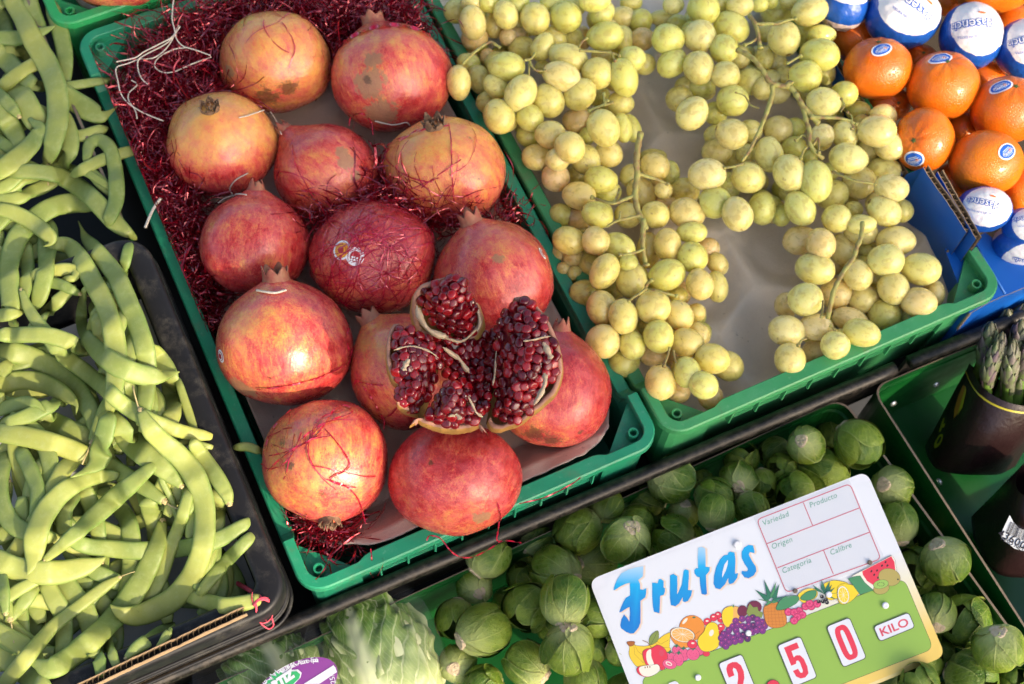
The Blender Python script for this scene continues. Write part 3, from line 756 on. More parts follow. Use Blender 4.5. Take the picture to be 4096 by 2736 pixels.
def pom_sticker():
    ball = POMS[7]; root = [o for o in C.objects if o.get('label', '').startswith('red pomegranate covered')][0]
    TILE['E'] = (1024, 912, TS)
    c1, n1, _ = on_ball(*ball, 'E', 590, 152); c2, n2, _ = on_ball(*ball, 'E', 688, 198)
    f = frame_at(n1, (1, .25)); mm = msize('E', 1, c1)
    d2 = (c2 - c1); x2, y2 = d2.dot(f[0]), d2.dot(f[1])
    r = 64 * mm; ang = math.atan2(y2, x2)
    out = [(r * 1.08 * math.cos(ang + .55 + k * (6.28318 - 1.1) / 24), r * 1.08 * math.sin(ang + .55 + k * (6.28318 - 1.1) / 24)) for k in range(25)]
    out += [(x2 + r * 1.05 * math.cos(ang + math.pi + .55 + k * (6.28318 - 1.1) / 24), y2 + r * 1.05 * math.sin(ang + math.pi + .55 + k * (6.28318 - 1.1) / 24)) for k in range(25)]
    st = decal('sticker', out, c1, f, ball, MT['stwhite'], root, .0004)
    def sub(nm, pts, m, l): 
        o = decal(nm, pts, c1, f, ball, m, None, l); o.parent = st; return o
    sub('print', [(r * (.80 + (.06 if k % 2 else 0)) * math.cos(k * .1309), r * (.80 + (.06 if k % 2 else 0)) * math.sin(k * .1309)) for k in range(48)], MT['stgold'], .0007)
    sub('print', circ(r * .60), MT['stred'], .0009); sub('print', circ(r * .56), MT['stgold'], .0011); sub('print', circ(r * .36, 0, 0, 12), MT['stred'], .0013)
    sub('print', circ(r * .60, x2, y2), MT['stred'], .0007)
    for k in range(7): sub('print', circ(r * .12, x2 + r * .17 * (k % 3 - 1) * 1.6, y2 - r * .12 - r * .26 * (k // 3), 8), MT['stwhite'], .0010)
    # lettering around the red roundel
    for k, ch in enumerate('Granada Mollar'):
        a = 1.75 - k * .21
        V, F = text_mesh(ch, r * .30, bold=.00001)
        px, py = x2 + r * .80 * math.cos(a), y2 + r * .80 * math.sin(a); ca, sa = math.cos(a - 1.5708), math.sin(a - 1.5708)
        if not F: continue
        c, aa, bb, rr = ball; W3 = []
        for x, y in V:
            X, Y_ = px + x * ca - y * sa, py + x * sa + y * ca; p = c1 + f[0] * X + f[1] * Y_; dd = p - c
            l = Vector((dd.dot(CX) / aa, dd.dot(CY) / bb, dd.dot(CZ) / rr)).normalized(); q = c + CX * (l.x * aa) + CY * (l.y * bb) + CZ * (l.z * rr); W3.append(snap_skin(c, q, .0009))
        o = mesh('lettering', W3, F, MT['stred'], None, smooth=False); o.parent = st
    # edge stickers on two other fruits
    for key, lab, tl, x, y, rt in ((9, 'large blotched', 'B', 1522, 880, (0, 1)), (8, 'pink red', 'H', 215, 175, (.5, 1))):
        root2 = [o for o in C.objects if o.get('label', '').startswith(lab)][0]; ball = POMS[key]
        cc, nn, ok = on_ball(*ball, tl, x + (6 if key == 9 else -6), y); fr = frame_at(nn, rt)
        s2 = decal('sticker', circ(.0052, ry=.0045), cc, fr, ball, MT['stwhite'], root2, .0004)
        for rr_, m, l in ((.0036, MT['stred'], .0006), (.0031, MT['stwhite'], .0008), (.0022, MT['stred'], .001)):
            o = decal('print', circ(rr_), cc, fr, ball, m, None, l); o.parent = s2
pom_sticker()
# ------------------------------------------------------------------ the opened pomegranate
n_ = NT('aril_flesh'); a_ = n_.roff(n_.obj())
n_.P(Base_Color=n_.mix(n_.math('POWER', n_.rnd(), 1.6), (.095, .0008, .005), (.33, .009, .014)), Roughness=.15, Specular_IOR_Level=.5, Subsurface_Weight=.55, Subsurface_Scale=.006, Coat_Weight=.25, Coat_Roughness=.05)
n_.b.inputs['Subsurface Radius'].default_value = (1, .12, .1); n_.bump(n_.noise(a_, 3, 3), .15, .0008); MT['aril'] = n_.m
n_ = NT('pale_pith'); p_ = n_.pos(); n_.P(Base_Color=n_.mix(n_.noise(p_, 220, 5, .7), (.32, .20, .10), (.62, .51, .36)), Roughness=.6, Subsurface_Weight=.2, Subsurface_Scale=.003); n_.bump(n_.noise(p_, 420, 4), .5, .001); MT['pith'] = n_.m
n_ = NT('outer_rind'); p_ = n_.pos(); f_ = n_.noise(p_, 60, 6, .7)
n_.P(Base_Color=n_.mix(n_.ramp(n_.noise(p_, 130, 6, .75), (.60, 0), (.72, .8)), n_.mix(f_, (.26, .10, .025), (.44, .27, .065)), (.09, .05, .025)), Roughness=.5); n_.bump(n_.noise(p_, 200, 5), .35, .001); MT['rind'] = n_.m
n_ = NT('cut_rind'); p_ = n_.pos(); n_.P(Base_Color=n_.mix(n_.noise(p_, 300, 5, .7), (.28, .11, .075), (.46, .25, .17)), Roughness=.75); n_.bump(n_.noise(p_, 600, 4), .5, .001); MT['cutrind'] = n_.m
MT['seed'] = plain('pale_seed', (.70, .55, .40), .5)
def aril_mesh(seed):
    rg = random.Random(seed); bm = bmesh.new(); bmesh.ops.create_icosphere(bm, subdivisions=3, radius=1)
    pl = [Vector((math.cos(a), math.sin(a), rg.uniform(-.15, .25))).normalized() for a in [k * 1.2566 + rg.uniform(-.25, .25) for k in range(5)]] + [Vector((rg.uniform(-.2, .2), rg.uniform(-.2, .2), 1)).normalized()]
    dd = [rg.uniform(.66, .78) for _ in range(5)] + [rg.uniform(.67, .77)]
    for v in bm.verts:
        p = v.co.copy()
        for n_, d in zip(pl, dd):
            e = p.dot(n_) - d
            if e > 0: p -= n_ * e * .92
        v.co = p * 1.2
    bmesh.ops.smooth_vert(bm, verts=bm.verts[:], factor=.35, use_axis_x=True, use_axis_y=True, use_axis_z=True)
    me = bpy.data.meshes.new('aril'); bm.to_mesh(me); bm.free(); me.polygons.foreach_set('use_smooth', [True] * len(me.polygons)); me.materials.append(MT['aril']); return me
ARIL = [aril_mesh(k) for k in range(4)]
SEEDM = None
def open_pom():
    rg = random.Random(42)
    base = at('Q', 860, 900, .045); root = empty('opened_pomegranate', at('Q', 860, 900, .04)); tag(root, 'pomegranate torn open like a flower showing dark red arils, lying on the other pomegranates', 'opened pomegranate')
    mm = msize('Q', 1, at('Q', 860, 900, .085))
    def inpoly(P, x, y):
        c = False; j = len(P) - 1
        for i in range(len(P)):
            if (P[i][1] > y) != (P[j][1] > y) and x < (P[j][0] - P[i][0]) * (y - P[i][1]) / (P[j][1] - P[i][1]) + P[i][0]: c = not c
            j = i
        return c
    def dpoly(P, x, y):
        b = 1e9
        for i in range(len(P)):
            ax, ay = P[i]; bx, by = P[(i + 1) % len(P)]; dx, dy = bx - ax, by - ay
            t = max(0, min(1, ((x - ax) * dx + (y - ay) * dy) / (dx * dx + dy * dy + 1e-9)))
            b = min(b, math.hypot(ax + dx * t - x, ay + dy * t - y))
        return b
    # each segment: polygon of arils, tilted plane through three (x, y, z) anchors, bulge, rind edge
    SEG = [
      dict(poly=[(500, 235), (600, 160), (740, 118), (855, 145), (885, 260), (930, 350), (925, 460), (900, 580), (820, 628), (700, 585), (610, 530), (520, 440), (470, 320)],
           pl=((740, 130, .108), (820, 630, .062), (480, 330, .086)), bulge=.016, sp=64,
           rind=[(740, 112), (600, 152), (500, 185), (440, 250), (418, 330), (416, 430), (445, 520), (480, 572), (560, 600), (640, 622), (740, 640), (822, 652), (880, 620), (935, 572), (968, 470), (950, 390), (925, 330)], down=.038),
      dict(poly=[(262, 520), (340, 520), (430, 550), (530, 610), (640, 700), (655, 760), (610, 900), (600, 1000), (560, 1090), (500, 1180), (420, 1190), (310, 1140), (285, 1090), (300, 980), (245, 900), (240, 780), (250, 640)],
           pl=((270, 530, .098), (640, 760, .080), (330, 1140, .082)), bulge=.012, sp=65,
           rind=[(300, 508), (250, 525), (215, 620), (205, 720), (215, 830), (245, 920), (290, 985), (282, 1060), (285, 1130), (320, 1170), (380, 1195), (450, 1222)], down=.050),
      dict(poly=[(745, 965), (790, 980), (830, 1060), (870, 1160), (920, 1270), (900, 1310), (760, 1320), (640, 1315), (500, 1275), (560, 1190), (610, 1080), (660, 1000)],
           pl=((750, 965, .105), (500, 1280, .086), (920, 1290, .086)), bulge=.012, sp=65,
           rind=[(405, 1320), (440, 1275), (490, 1290), (560, 1318), (660, 1338), (760, 1345), (860, 1335), (940, 1312), (975, 1345), (1000, 1385)], down=.040),
      dict(poly=[(1330, 300), (1410, 370), (1470, 450), (1510, 560), (1560, 660), (1580, 800), (1570, 930), (1500, 1000), (1430, 1100), (1370, 1220), (1260, 1300), (1120, 1290), (1050, 1240), (1075, 1080), (1070, 900), (1085, 760), (1090, 600), (1100, 470), (1160, 360), (1240, 310)],
           pl=((1330, 300, .110), (1060, 1000, .070), (1540, 950, .092)), bulge=.014, sp=65,
           rind=[(1240, 300), (1330, 288), (1400, 345), (1470, 430), (1530, 530), (1575, 640), (1605, 760), (1612, 880), (1595, 980), (1550, 1065), (1470, 1140), (1390, 1205), (1300, 1280), (1200, 1320), (1110, 1345), (1045, 1318), (1030, 1280)], down=.050),
      dict(poly=[(560, 610), (760, 640), (900, 620), (1080, 560), (1100, 700), (1060, 900), (1020, 1100), (990, 1230), (930, 1230), (860, 1080), (790, 950), (700, 900), (640, 760)],
           pl=((760, 650, .066), (1080, 620, .062), (950, 1200, .068)), bulge=-.008, sp=62, rind=None, down=0)]
    placed = []
    for si, sg in enumerate(SEG):
        P = sg['poly']; A, B, Cc = sg['pl']
        Mx = np.array([[A[0], A[1], 1], [B[0], B[1], 1], [Cc[0], Cc[1], 1]]); co = np.linalg.solve(Mx, np.array([A[2], B[2], Cc[2]]))
        cx = sum(p[0] for p in P) / len(P); cy = sum(p[1] for p in P) / len(P)
        md = max(dpoly(P, x, y) for x in range(int(cx) - 100, int(cx) + 101, 20) for y in range(int(cy) - 100, int(cy) + 101, 20) if inpoly(P, x, y))
        def H(x, y):
            d = min(1, dpoly(P, x, y) / md) if inpoly(P, x, y) else 0
            return co[0] * x + co[1] * y + co[2] + sg['bulge'] * math.sin(d * math.pi / 2)
        seg = empty('segment', at('Q', cx, cy, H(cx, cy))); par(seg, root)
        # core of flesh under the arils
        xs = [p[0] for p in P]; ys = [p[1] for p in P]; st = 40; ids = {}; V = []; F = []
        for x in range(min(xs), max(xs) + st, st):
            for y in range(min(ys), max(ys) + st, st):
                q = [(x, y), (x + st, y), (x + st, y + st), (x, y + st)]
                if all(inpoly(P, *k) for k in q):
                    f = []
                    for k in q:
                        if k not in ids: ids[k] = len(V); V.append(at('Q', *k, H(*k) - .0030))
                        f.append(ids[k])
                    F.append(tuple(reversed(f)))
        corem = MB(); corem.add(V, F); o = corem.build('core', MT['aril']); o.parent = seg; o.matrix_parent_inverse = Matrix.Translation(seg.location).inverted()
        # arils
        pts = []; sp = sg['sp']
        for tries in range(9000):
            x, y = rg.uniform(min(xs), max(xs)), rg.uniform(min(ys), max(ys))
            if not inpoly(P, x, y): continue
            if all((x - a) ** 2 + (y - b) ** 2 > (sp * rg.uniform(.78, 1.0)) ** 2 for a, b in pts): pts.append((x, y))
        for (x, y) in pts:
            e = 14; h = H(x, y); p = at('Q', x, y, h)
            px, py = at('Q', x + e, y, H(x + e, y)), at('Q', x, y + e, H(x, y + e))
            nn = (py - p).cross(px - p).normalized()
            if nn.dot(CZ) < 0: nn = -nn
            nn = (nn + CZ * .2 + Vector((rg.uniform(-.25, .25), rg.uniform(-.25, .25), 0))).normalized()
            ob = bpy.data.objects.new('aril', rg.choice(ARIL)); C.objects.link(ob)
            s = sp * mm * rg.uniform(.67, .77); qn = nn.to_track_quat('Z', 'Y').to_matrix().to_4x4() @ Matrix.Rotation(rg.random() * 6.28, 4, 'Z')
            ob.matrix_world = Matrix.Translation(p - nn * s * .62) @ qn @ Matrix.Diagonal((s * rg.uniform(.9, 1.12), s * rg.uniform(.9, 1.05), s * rg.uniform(.95, 1.15), 1))
            mw = ob.matrix_world.copy(); ob.parent = seg; ob.matrix_parent_inverse = Matrix.Identity(4)
            ob.matrix_basis = seg_inv(seg) @ mw
            dd = dpoly(P, x, y)
            if dd < 50 and rg.random() < .28 and si < 4:   # an aril cut through, its seed showing
                b = MB(); q = p + nn * s * .28; A_ = nn.orthogonal().normalized(); B_ = nn.cross(A_)
                V = [q + (A_ * math.cos(k * .6283) * 1.2 + B_ * math.sin(k * .6283)) * s * .20 for k in range(10)] + [q + nn * s * .10]
                F = [(k, (k + 1) % 10, 10) for k in range(10)]; b.add(V, F); so_ = b.build('seed', MT['seed']); so_.parent = seg; so_.matrix_parent_inverse = Matrix.Translation(seg.location).inverted()
        # rind: a thick curved petal from the torn edge down to the base of the fruit
        if sg['rind']:
            Rn = catmull([(x, y, 0) for x, y in sg['rind']], 44); V = []; nr = 9; rowsn = []
            ctr = at('Q', cx, cy, H(cx, cy) - sg['down'] - .01)
            bot = at('Q', 860 * .45 + cx * .55, 900 * .45 + cy * .55, .040)
            for i, q in enumerate(Rn):
                x, y = q[0] + rg.uniform(-3, 3), q[1] + rg.uniform(-3, 3); hz = H(x, y) - .0015 + .0008 * math.sin(i * .8)
                e = at('Q', x, y, hz); od = e - ctr; od = (od - CZ * od.dot(CZ)).normalized()
                inner = e - od * .0024; outer = e + od * .0012
                dn = Vector((0, 0, -1))
                m1 = e + od * .010 + dn * sg['down'] * .45
                col = [inner - CZ * .001 + dn * .006, inner, (inner + outer) / 2 + CZ * .0008, outer]
                for j in range(1, nr):
                    t = j / (nr - 1); col.append(outer * (1 - t) ** 2 + m1 * 2 * t * (1 - t) + bot * t * t)
                V += col
            m = len(col); n = len(Rn); F1 = []; F2 = []
            for i in range(n - 1):
                for k in range(m - 1):
                    f = (i * m + k, i * m + k + 1, (i + 1) * m + k + 1, (i + 1) * m + k)
                    (F2 if k < 3 else F1).append(f)
            o = mesh('rind', V, F1 + F2, [MT['rind'], MT['cutrind']], None); o.data.polygons.foreach_set('material_index', [0] * len(F1) + [1] * len(F2))
            o.parent = seg; o.matrix_parent_inverse = Matrix.Translation(seg.location).inverted()
    # pale membranes and pith, traced where they show
    def memb(pts, w, z, parent_i, mat=MT['pith'], nm='membrane'):
        segs = [o for o in root.children if o.name.startswith('segment')]; seg = segs[parent_i]
        q = catmull([(x, y, z_) for (x, y), z_ in zip(pts, z if hasattr(z, '__len__') else [z] * len(pts))], 26); b = MB(); V = []; F = []
        for i, k in enumerate(q):
            ww = (w * (1 + .35 * noise.noise(Vector((i * .31, w, parent_i))) + .25 * math.sin(i * .45 + w))) * mm * (1 if 1 < i < 24 else .4)
            p = at('Q', k[0], k[1], k[2]); T = (at('Q', *q[min(i + 1, 25)][:2], q[min(i + 1, 25)][2]) - at('Q', *q[max(i - 1, 0)][:2], q[max(i - 1, 0)][2])).normalized(); Bn = T.cross(CZ).normalized()
            V += [p - Bn * ww - CZ * .0015, p - Bn * ww * .4 + CZ * .0016, p + Bn * ww * .5 + CZ * .0012, p + Bn * ww - CZ * .0018]
        for i in range(25):
            for j in range(3): F.append((i * 4 + j, i * 4 + j + 1, i * 4 + j + 5, i * 4 + j + 4))
        b.add(V, F); o = b.build(nm, mat); o.parent = seg; o.matrix_parent_inverse = Matrix.Translation(seg.location).inverted()
    memb([(440, 350), (470, 450), (530, 540), (620, 590), (700, 605)], 24, [.090, .088, .086, .084, .082], 0)
    memb([(640, 605), (720, 628), (800, 642), (870, 600), (940, 520), (955, 440)], 11, [.079, .077, .075, .075, .078, .080], 0)
    memb([(930, 350), (945, 420), (955, 490), (935, 560)], 13, [.088, .085, .082, .08], 0)
    memb([(255, 715), (330, 690), (410, 682), (500, 705), (570, 740), (620, 780)], 7, [.112, .112, .112, .111, .108, .102], 1)
    memb([(380, 785), (350, 830), (330, 880)], 22, [.112, .112, .112], 1, nm='pith')
    memb([(655, 690), (720, 740), (790, 790), (830, 850), (870, 900)], 17, [.088, .082, .078, .075, .074], 4)
    memb([(1090, 720), (1085, 800), (1078, 900), (1060, 1000)], 9, [.084, .081, .080, .079], 3)
    memb([(1310, 640), (1390, 630), (1460, 612), (1530, 600)], 8, [.114, .114, .112, .110], 3)
    memb([(1470, 650), (1510, 720), (1540, 790)], 22, [.113, .112, .110], 3, nm='pith')
    memb([(1480, 900), (1490, 960), (1470, 1030), (1440, 1090), (1395, 1160)], 20, [.111, .110, .108, .106, .103], 3, nm='pith')
    memb([(858, 1090), (890, 1150), (925, 1220), (980, 1260)], 10, [.104, .101, .098, .094], 2)
    memb([(700, 1255), (760, 1235), (800, 1280)], 16, [.100, .100, .099], 2, nm='pith')
def seg_inv(seg): return Matrix.Translation(seg.location).inverted()
open_pom()
# ------------------------------------------------------------------ grapes
def m_grape():
    n = NT('grape_skin'); p = n.roff(n.obj()); oc = n.ocol()
    f = n.noise(p, 1.7, 4, .6); bl = n.ramp(n.noise(p, 2.3, 3, .5, .5), (.53, 0), (.60, 1))
    col = n.mix(n.math('MULTIPLY', f, .55), oc, n.mix(1.0, oc, (.92, .78, .40), 'MULTIPLY'))
    col = n.mix(n.math('MULTIPLY', bl, .36), col, (.42, .30, .05))
    sp = n.ramp(n.voro(p, 5.), (.05, 1), (.10, 0)); sp = n.math('MULTIPLY', sp, n.ramp(n.noise(p, 1.5, 2), (.5, 0), (.56, 1)))
    br = n.math('MULTIPLY', n.ramp(n.noise(p, 2.4, 3), (.68, 0), (.73, 1)), .5)
    col = n.mix(n.math('MAXIMUM', n.math('MULTIPLY', sp, .8), br), col, (.19, .075, .02))
    bloom = n.ramp(n.noise(p, 1.6, 5, .7), (.45, 0), (.75, .10))
    col = n.mix(bloom, col, (.66, .62, .46))
    sx = n.node('SeparateXYZ'); n.set(sx.inputs[0], n.obj()); col = n.mix(n.ramp(sx.outputs[0], (.972, 0), (.985, .85)), col, (.15, .07, .02))
    n.P(Base_Color=col, Roughness=n.math('ADD', n.math('MULTIPLY', bloom, .5), .27), Specular_IOR_Level=.45, Subsurface_Weight=.9, Subsurface_Scale=.014, Coat_Weight=.35, Coat_Roughness=.14)
    n.b.inputs['Subsurface Radius'].default_value = (1.0, .9, .45)
    n.bump(n.noise(p, 5, 4), .05, .01)
    return n.m
MT['grape'] = m_grape()
n_ = NT('grape_stem'); p_ = n_.pos(); n_.P(Base_Color=n_.mix(n_.ramp(n_.noise(p_, 120, 4), (.45, 0), (.68, 1)), (.36, .34, .085), (.24, .13, .05)), Roughness=.6, Subsurface_Weight=.15, Subsurface_Scale=.002); n_.bump(n_.noise(p_, 500, 3), .2, .0005); MT['gstem'] = n_.m
MT['gtip'] = plain('dry_stem_tip', (.07, .03, .02), .8)
def grape_mesh(seed):
    rg = random.Random(seed); bm = bmesh.new(); bmesh.ops.create_uvsphere(bm, u_segments=28, v_segments=18, radius=1)
    for v in bm.verts:
        t = v.co.x
        v.co += v.co * (.035 * noise.noise(v.co * 1.5 + Vector((seed * 7, 0, 0))))
        k = 1 - .05 * t; v.co.y *= k; v.co.z *= k
    me = bpy.data.meshes.new('grape'); bm.to_mesh(me); bm.free(); me.polygons.foreach_set('use_smooth', [True] * len(me.polygons)); me.materials.append(MT['grape']); return me
# long axis along local X; unit radius
GM = [grape_mesh(k) for k in range(5)]
BUNCH = {
 1: """D 1385 78 92 80 0 1;1490 155 115 88 80 2;1640 165 95 72 90 1;1718 100 100 82 70 2;1505 262 90 80 0 1;1735 255 60 58 0 1;1462 432 80 65 10 1;1590 392 50 58 0 1;1395 570 115 80 85 2;1535 547 98 74 75 1;1650 592 92 76 40 2;1658 430 82 72 0 1;1598 705 82 72 0 1;1672 802 118 104 60 2;1480 20 70 60 0 2;1600 15 80 70 30 2
G 38 20 82 74 0 2;160 130 110 97 80 2;290 20 95 62 0 2;370 115 112 100 45 2;570 0 108 80 0 3;618 92 92 78 -60 2;440 45 70 60 0 1;640 250 125 96 -10 2;30 150 70 62 0 1;30 242 82 62 0 1;210 322 100 72 -60 2;70 330 92 76 0 1;290 262 90 80 30 1;420 262 70 66 0 1;768 270 92 66 80 1;758 120 92 72 0 1;880 140 82 75 0 1;900 268 82 76 0 1;820 18 75 60 0 1;385 400 136 96 20 2;340 525 130 96 20 3;590 505 110 106 0 2;766 535 130 96 70 2;825 402 92 82 20 2;910 442 76 70 0 1;-40 458 126 96 10 3;60 640 132 102 -60 3;250 692 115 102 60 2;465 647 116 102 -40 2;125 812 96 86 40 2;210 462 52 46 0 1;620 382 72 52 0 1;440 832 92 82 0 1;630 882 128 106 65 3;746 712 92 76 0 1;762 880 100 62 80 1;822 882 100 62 70 1;265 927 106 92 10 2;400 1016 108 98 60 3;115 932 82 76 0 1;-20 832 62 70 0 1;165 1082 96 88 0 1;315 1097 82 76 0 2;510 1102 105 96 60 1;665 1062 96 86 20 1;300 1217 100 92 80 1;430 1205 80 72 0 0;590 660 80 70 0 0;520 930 60 55 0 1""",
 2: """G 460 1346 112 92 10 2;612 1237 114 90 10 2;660 1322 90 72 0 1;985 1142 102 86 30 2;830 1212 86 80 0 1;970 1075 92 50 0 0;1090 1190 82 62 90 1;890 1332 112 92 60 1;1042 1310 60 58 0 2;1190 1310 96 86 20 1;1060 1412 82 56 0 1;585 1477 108 86 20 3;340 1482 86 80 0 1;460 1502 92 72 0 1;985 1477 96 90 20 2;1205 1467 120 100 20 2;800 1480 92 86 0 1
H 395 87 115 92 15 2;575 87 96 92 60 3;345 182 82 72 0 1;420 202 72 66 0 1;735 132 115 92 25 2;1070 116 110 90 85 2;1242 202 106 98 40 2;940 152 120 82 90 1;1235 30 102 72 0 2;1345 142 82 72 0 1;1415 247 82 66 50 1;530 257 102 82 50 1;635 300 126 92 -60 3;800 240 64 60 0 3;820 357 122 106 80 2;1065 322 126 102 -20 2;355 282 52 48 0 1;430 312 56 52 0 1;1290 387 106 90 70 2;1410 402 106 72 80 1;505 452 112 92 10 1;620 550 120 102 70 2;765 612 122 96 80 3;970 546 116 112 0 3;1145 462 62 56 0 1;1150 602 106 92 50 2;1265 582 66 62 0 1;625 780 116 112 0 2;825 802 102 86 70 2;1010 747 112 100 80 3;1205 790 112 96 20 2;1285 730 86 72 40 1;770 922 106 102 0 1;970 882 92 66 0 1;1205 992 106 90 80 3;1375 897 122 98 15 2;1490 952 106 96 40 1;1020 1062 120 102 80 2;1315 1080 102 90 30 3;1140 1132 86 72 0 1;1360 1152 102 82 60 1;610 690 70 60 0 0;930 690 80 70 0 0;1120 890 80 70 0 0;700 420 80 70 0 0;1010 430 80 70 0 0""",
 3: """G 1075 270 110 100 10 3;1290 250 110 106 0 3;1320 60 112 102 45 3;1510 190 122 102 30 2;1455 335 100 92 60 3;1100 435 108 90 -40 2;1285 467 112 100 70 3;1465 515 96 90 0 3;1040 122 92 52 0 1;1140 162 80 60 0 1;1300 600 96 72 0 1;1150 682 92 86 0 1;1240 780 120 100 -50 3;1400 780 82 76 0 1;1520 692 108 102 30 2;1640 562 92 90 0 1;1570 392 72 82 0 1;1720 610 70 75 0 1;1110 32 72 62 0 2;1230 160 60 60 0 1;1570 40 92 72 0 3;1700 30 62 52 0 3;1430 20 62 62 0 2;1735 402 62 82 0 1;1190 590 70 60 0 1
J -10 225 70 60 0 1;60 92 102 86 0 1;290 75 126 96 -20 3;110 266 120 106 80 3;250 232 72 92 0 1;370 240 96 66 0 2;355 376 132 106 10 3;255 526 110 104 0 3;40 422 92 82 60 1;110 520 72 62 0 1;400 505 62 75 0 1;20 540 70 60 0 1;150 10 70 50 0 2;20 10 50 50 0 2""",
 4: """J 60 640 92 72 0 1;380 702 116 96 10 3;520 650 86 96 60 2;75 892 102 92 0 1;185 882 72 70 0 1;370 930 82 76 0 2;530 926 96 86 60 2;748 902 132 106 0 3;790 802 92 82 0 2;840 1002 112 96 20 2;700 1022 72 82 0 1;555 1090 132 100 10 3;8 1062 118 94 80 2;150 1192 128 106 70 3;325 1250 142 110 80 3;180 1012 82 72 0 1;290 1082 52 50 0 1;625 1257 112 110 0 1;800 1166 112 82 10 1;850 1292 116 88 15 3;440 1342 112 96 -20 1;140 1322 62 60 0 1;220 1432 122 96 60 2;470 1502 98 92 0 2;590 1442 62 56 0 1;800 1452 122 94 30 2;925 1450 72 76 0 1;640 1545 102 66 0 2;10 1412 82 72 0 1;90 1482 62 72 0 1;620 762 82 66 0 1;640 850 60 60 0 1;460 800 60 60 0 0;-80 1250 80 80 0 0;420 1180 70 60 0 1;280 640 80 70 0 0;430 590 60 70 0 0
G 1510 922 110 100 20 3;1410 1042 102 82 0 1;1340 1202 126 106 0 3;1625 1222 116 102 10 2;1390 1392 112 106 0 2;1550 1472 120 100 70 3;1480 1242 62 58 0 1;1720 1432 92 110 0 1;1530 1102 72 66 0 0;1612 1062 72 70 0 1;1400 932 80 70 0 1;1640 900 80 75 0 1""",
 5: """K 225 85 120 96 -10 1;365 110 108 96 80 3;520 152 112 96 70 1;640 30 116 78 10 2;880 90 132 98 0 2;690 152 72 66 0 1;325 282 132 106 10 2;810 222 122 108 0 3;615 320 108 94 60 2;1050 282 132 106 10 2;255 492 118 110 0 3;470 452 112 102 0 1;650 486 108 100 -30 1;865 416 112 102 60 2;1040 512 120 98 10 2;1140 452 72 92 0 1;740 342 62 62 0 1;805 602 112 110 0 1;990 612 92 82 0 1;130 532 82 86 0 1;565 632 126 82 20 1;330 682 114 90 10 2;130 706 124 102 10 2;645 722 126 92 15 3;465 806 98 94 0 3;150 902 112 102 70 2;340 862 112 96 0 1;590 822 72 52 0 1;420 640 60 60 0 0;740 480 70 60 0 0;450 250 80 70 0 0"""}
GLAB = {1: 'bunch of greenish and amber grapes hanging over the left wall of the grape crate',
        2: 'amber grape bunch with long upright stem, near left in the grape crate',
        3: 'bunch of pale green grapes at the back right, against the mandarin box',
        4: 'largest pale yellow grape bunch with forked green stem lying on top',
        5: 'small bunch of grapes with a curved bare stem in the near right corner'}
GRP = []                                        # every grape: bunch, tile, x, y, a, b, angle, level
for b_, s in BUNCH.items():
    tl = None
    for line in s.split('\n'):
        tl = line[0]
        for it in line[1:].split(';'):
            x, y, a, bb, an, lv = (float(k) for k in it.split()); GRP.append([b_, tl, x, y, a, bb, an, int(lv)])
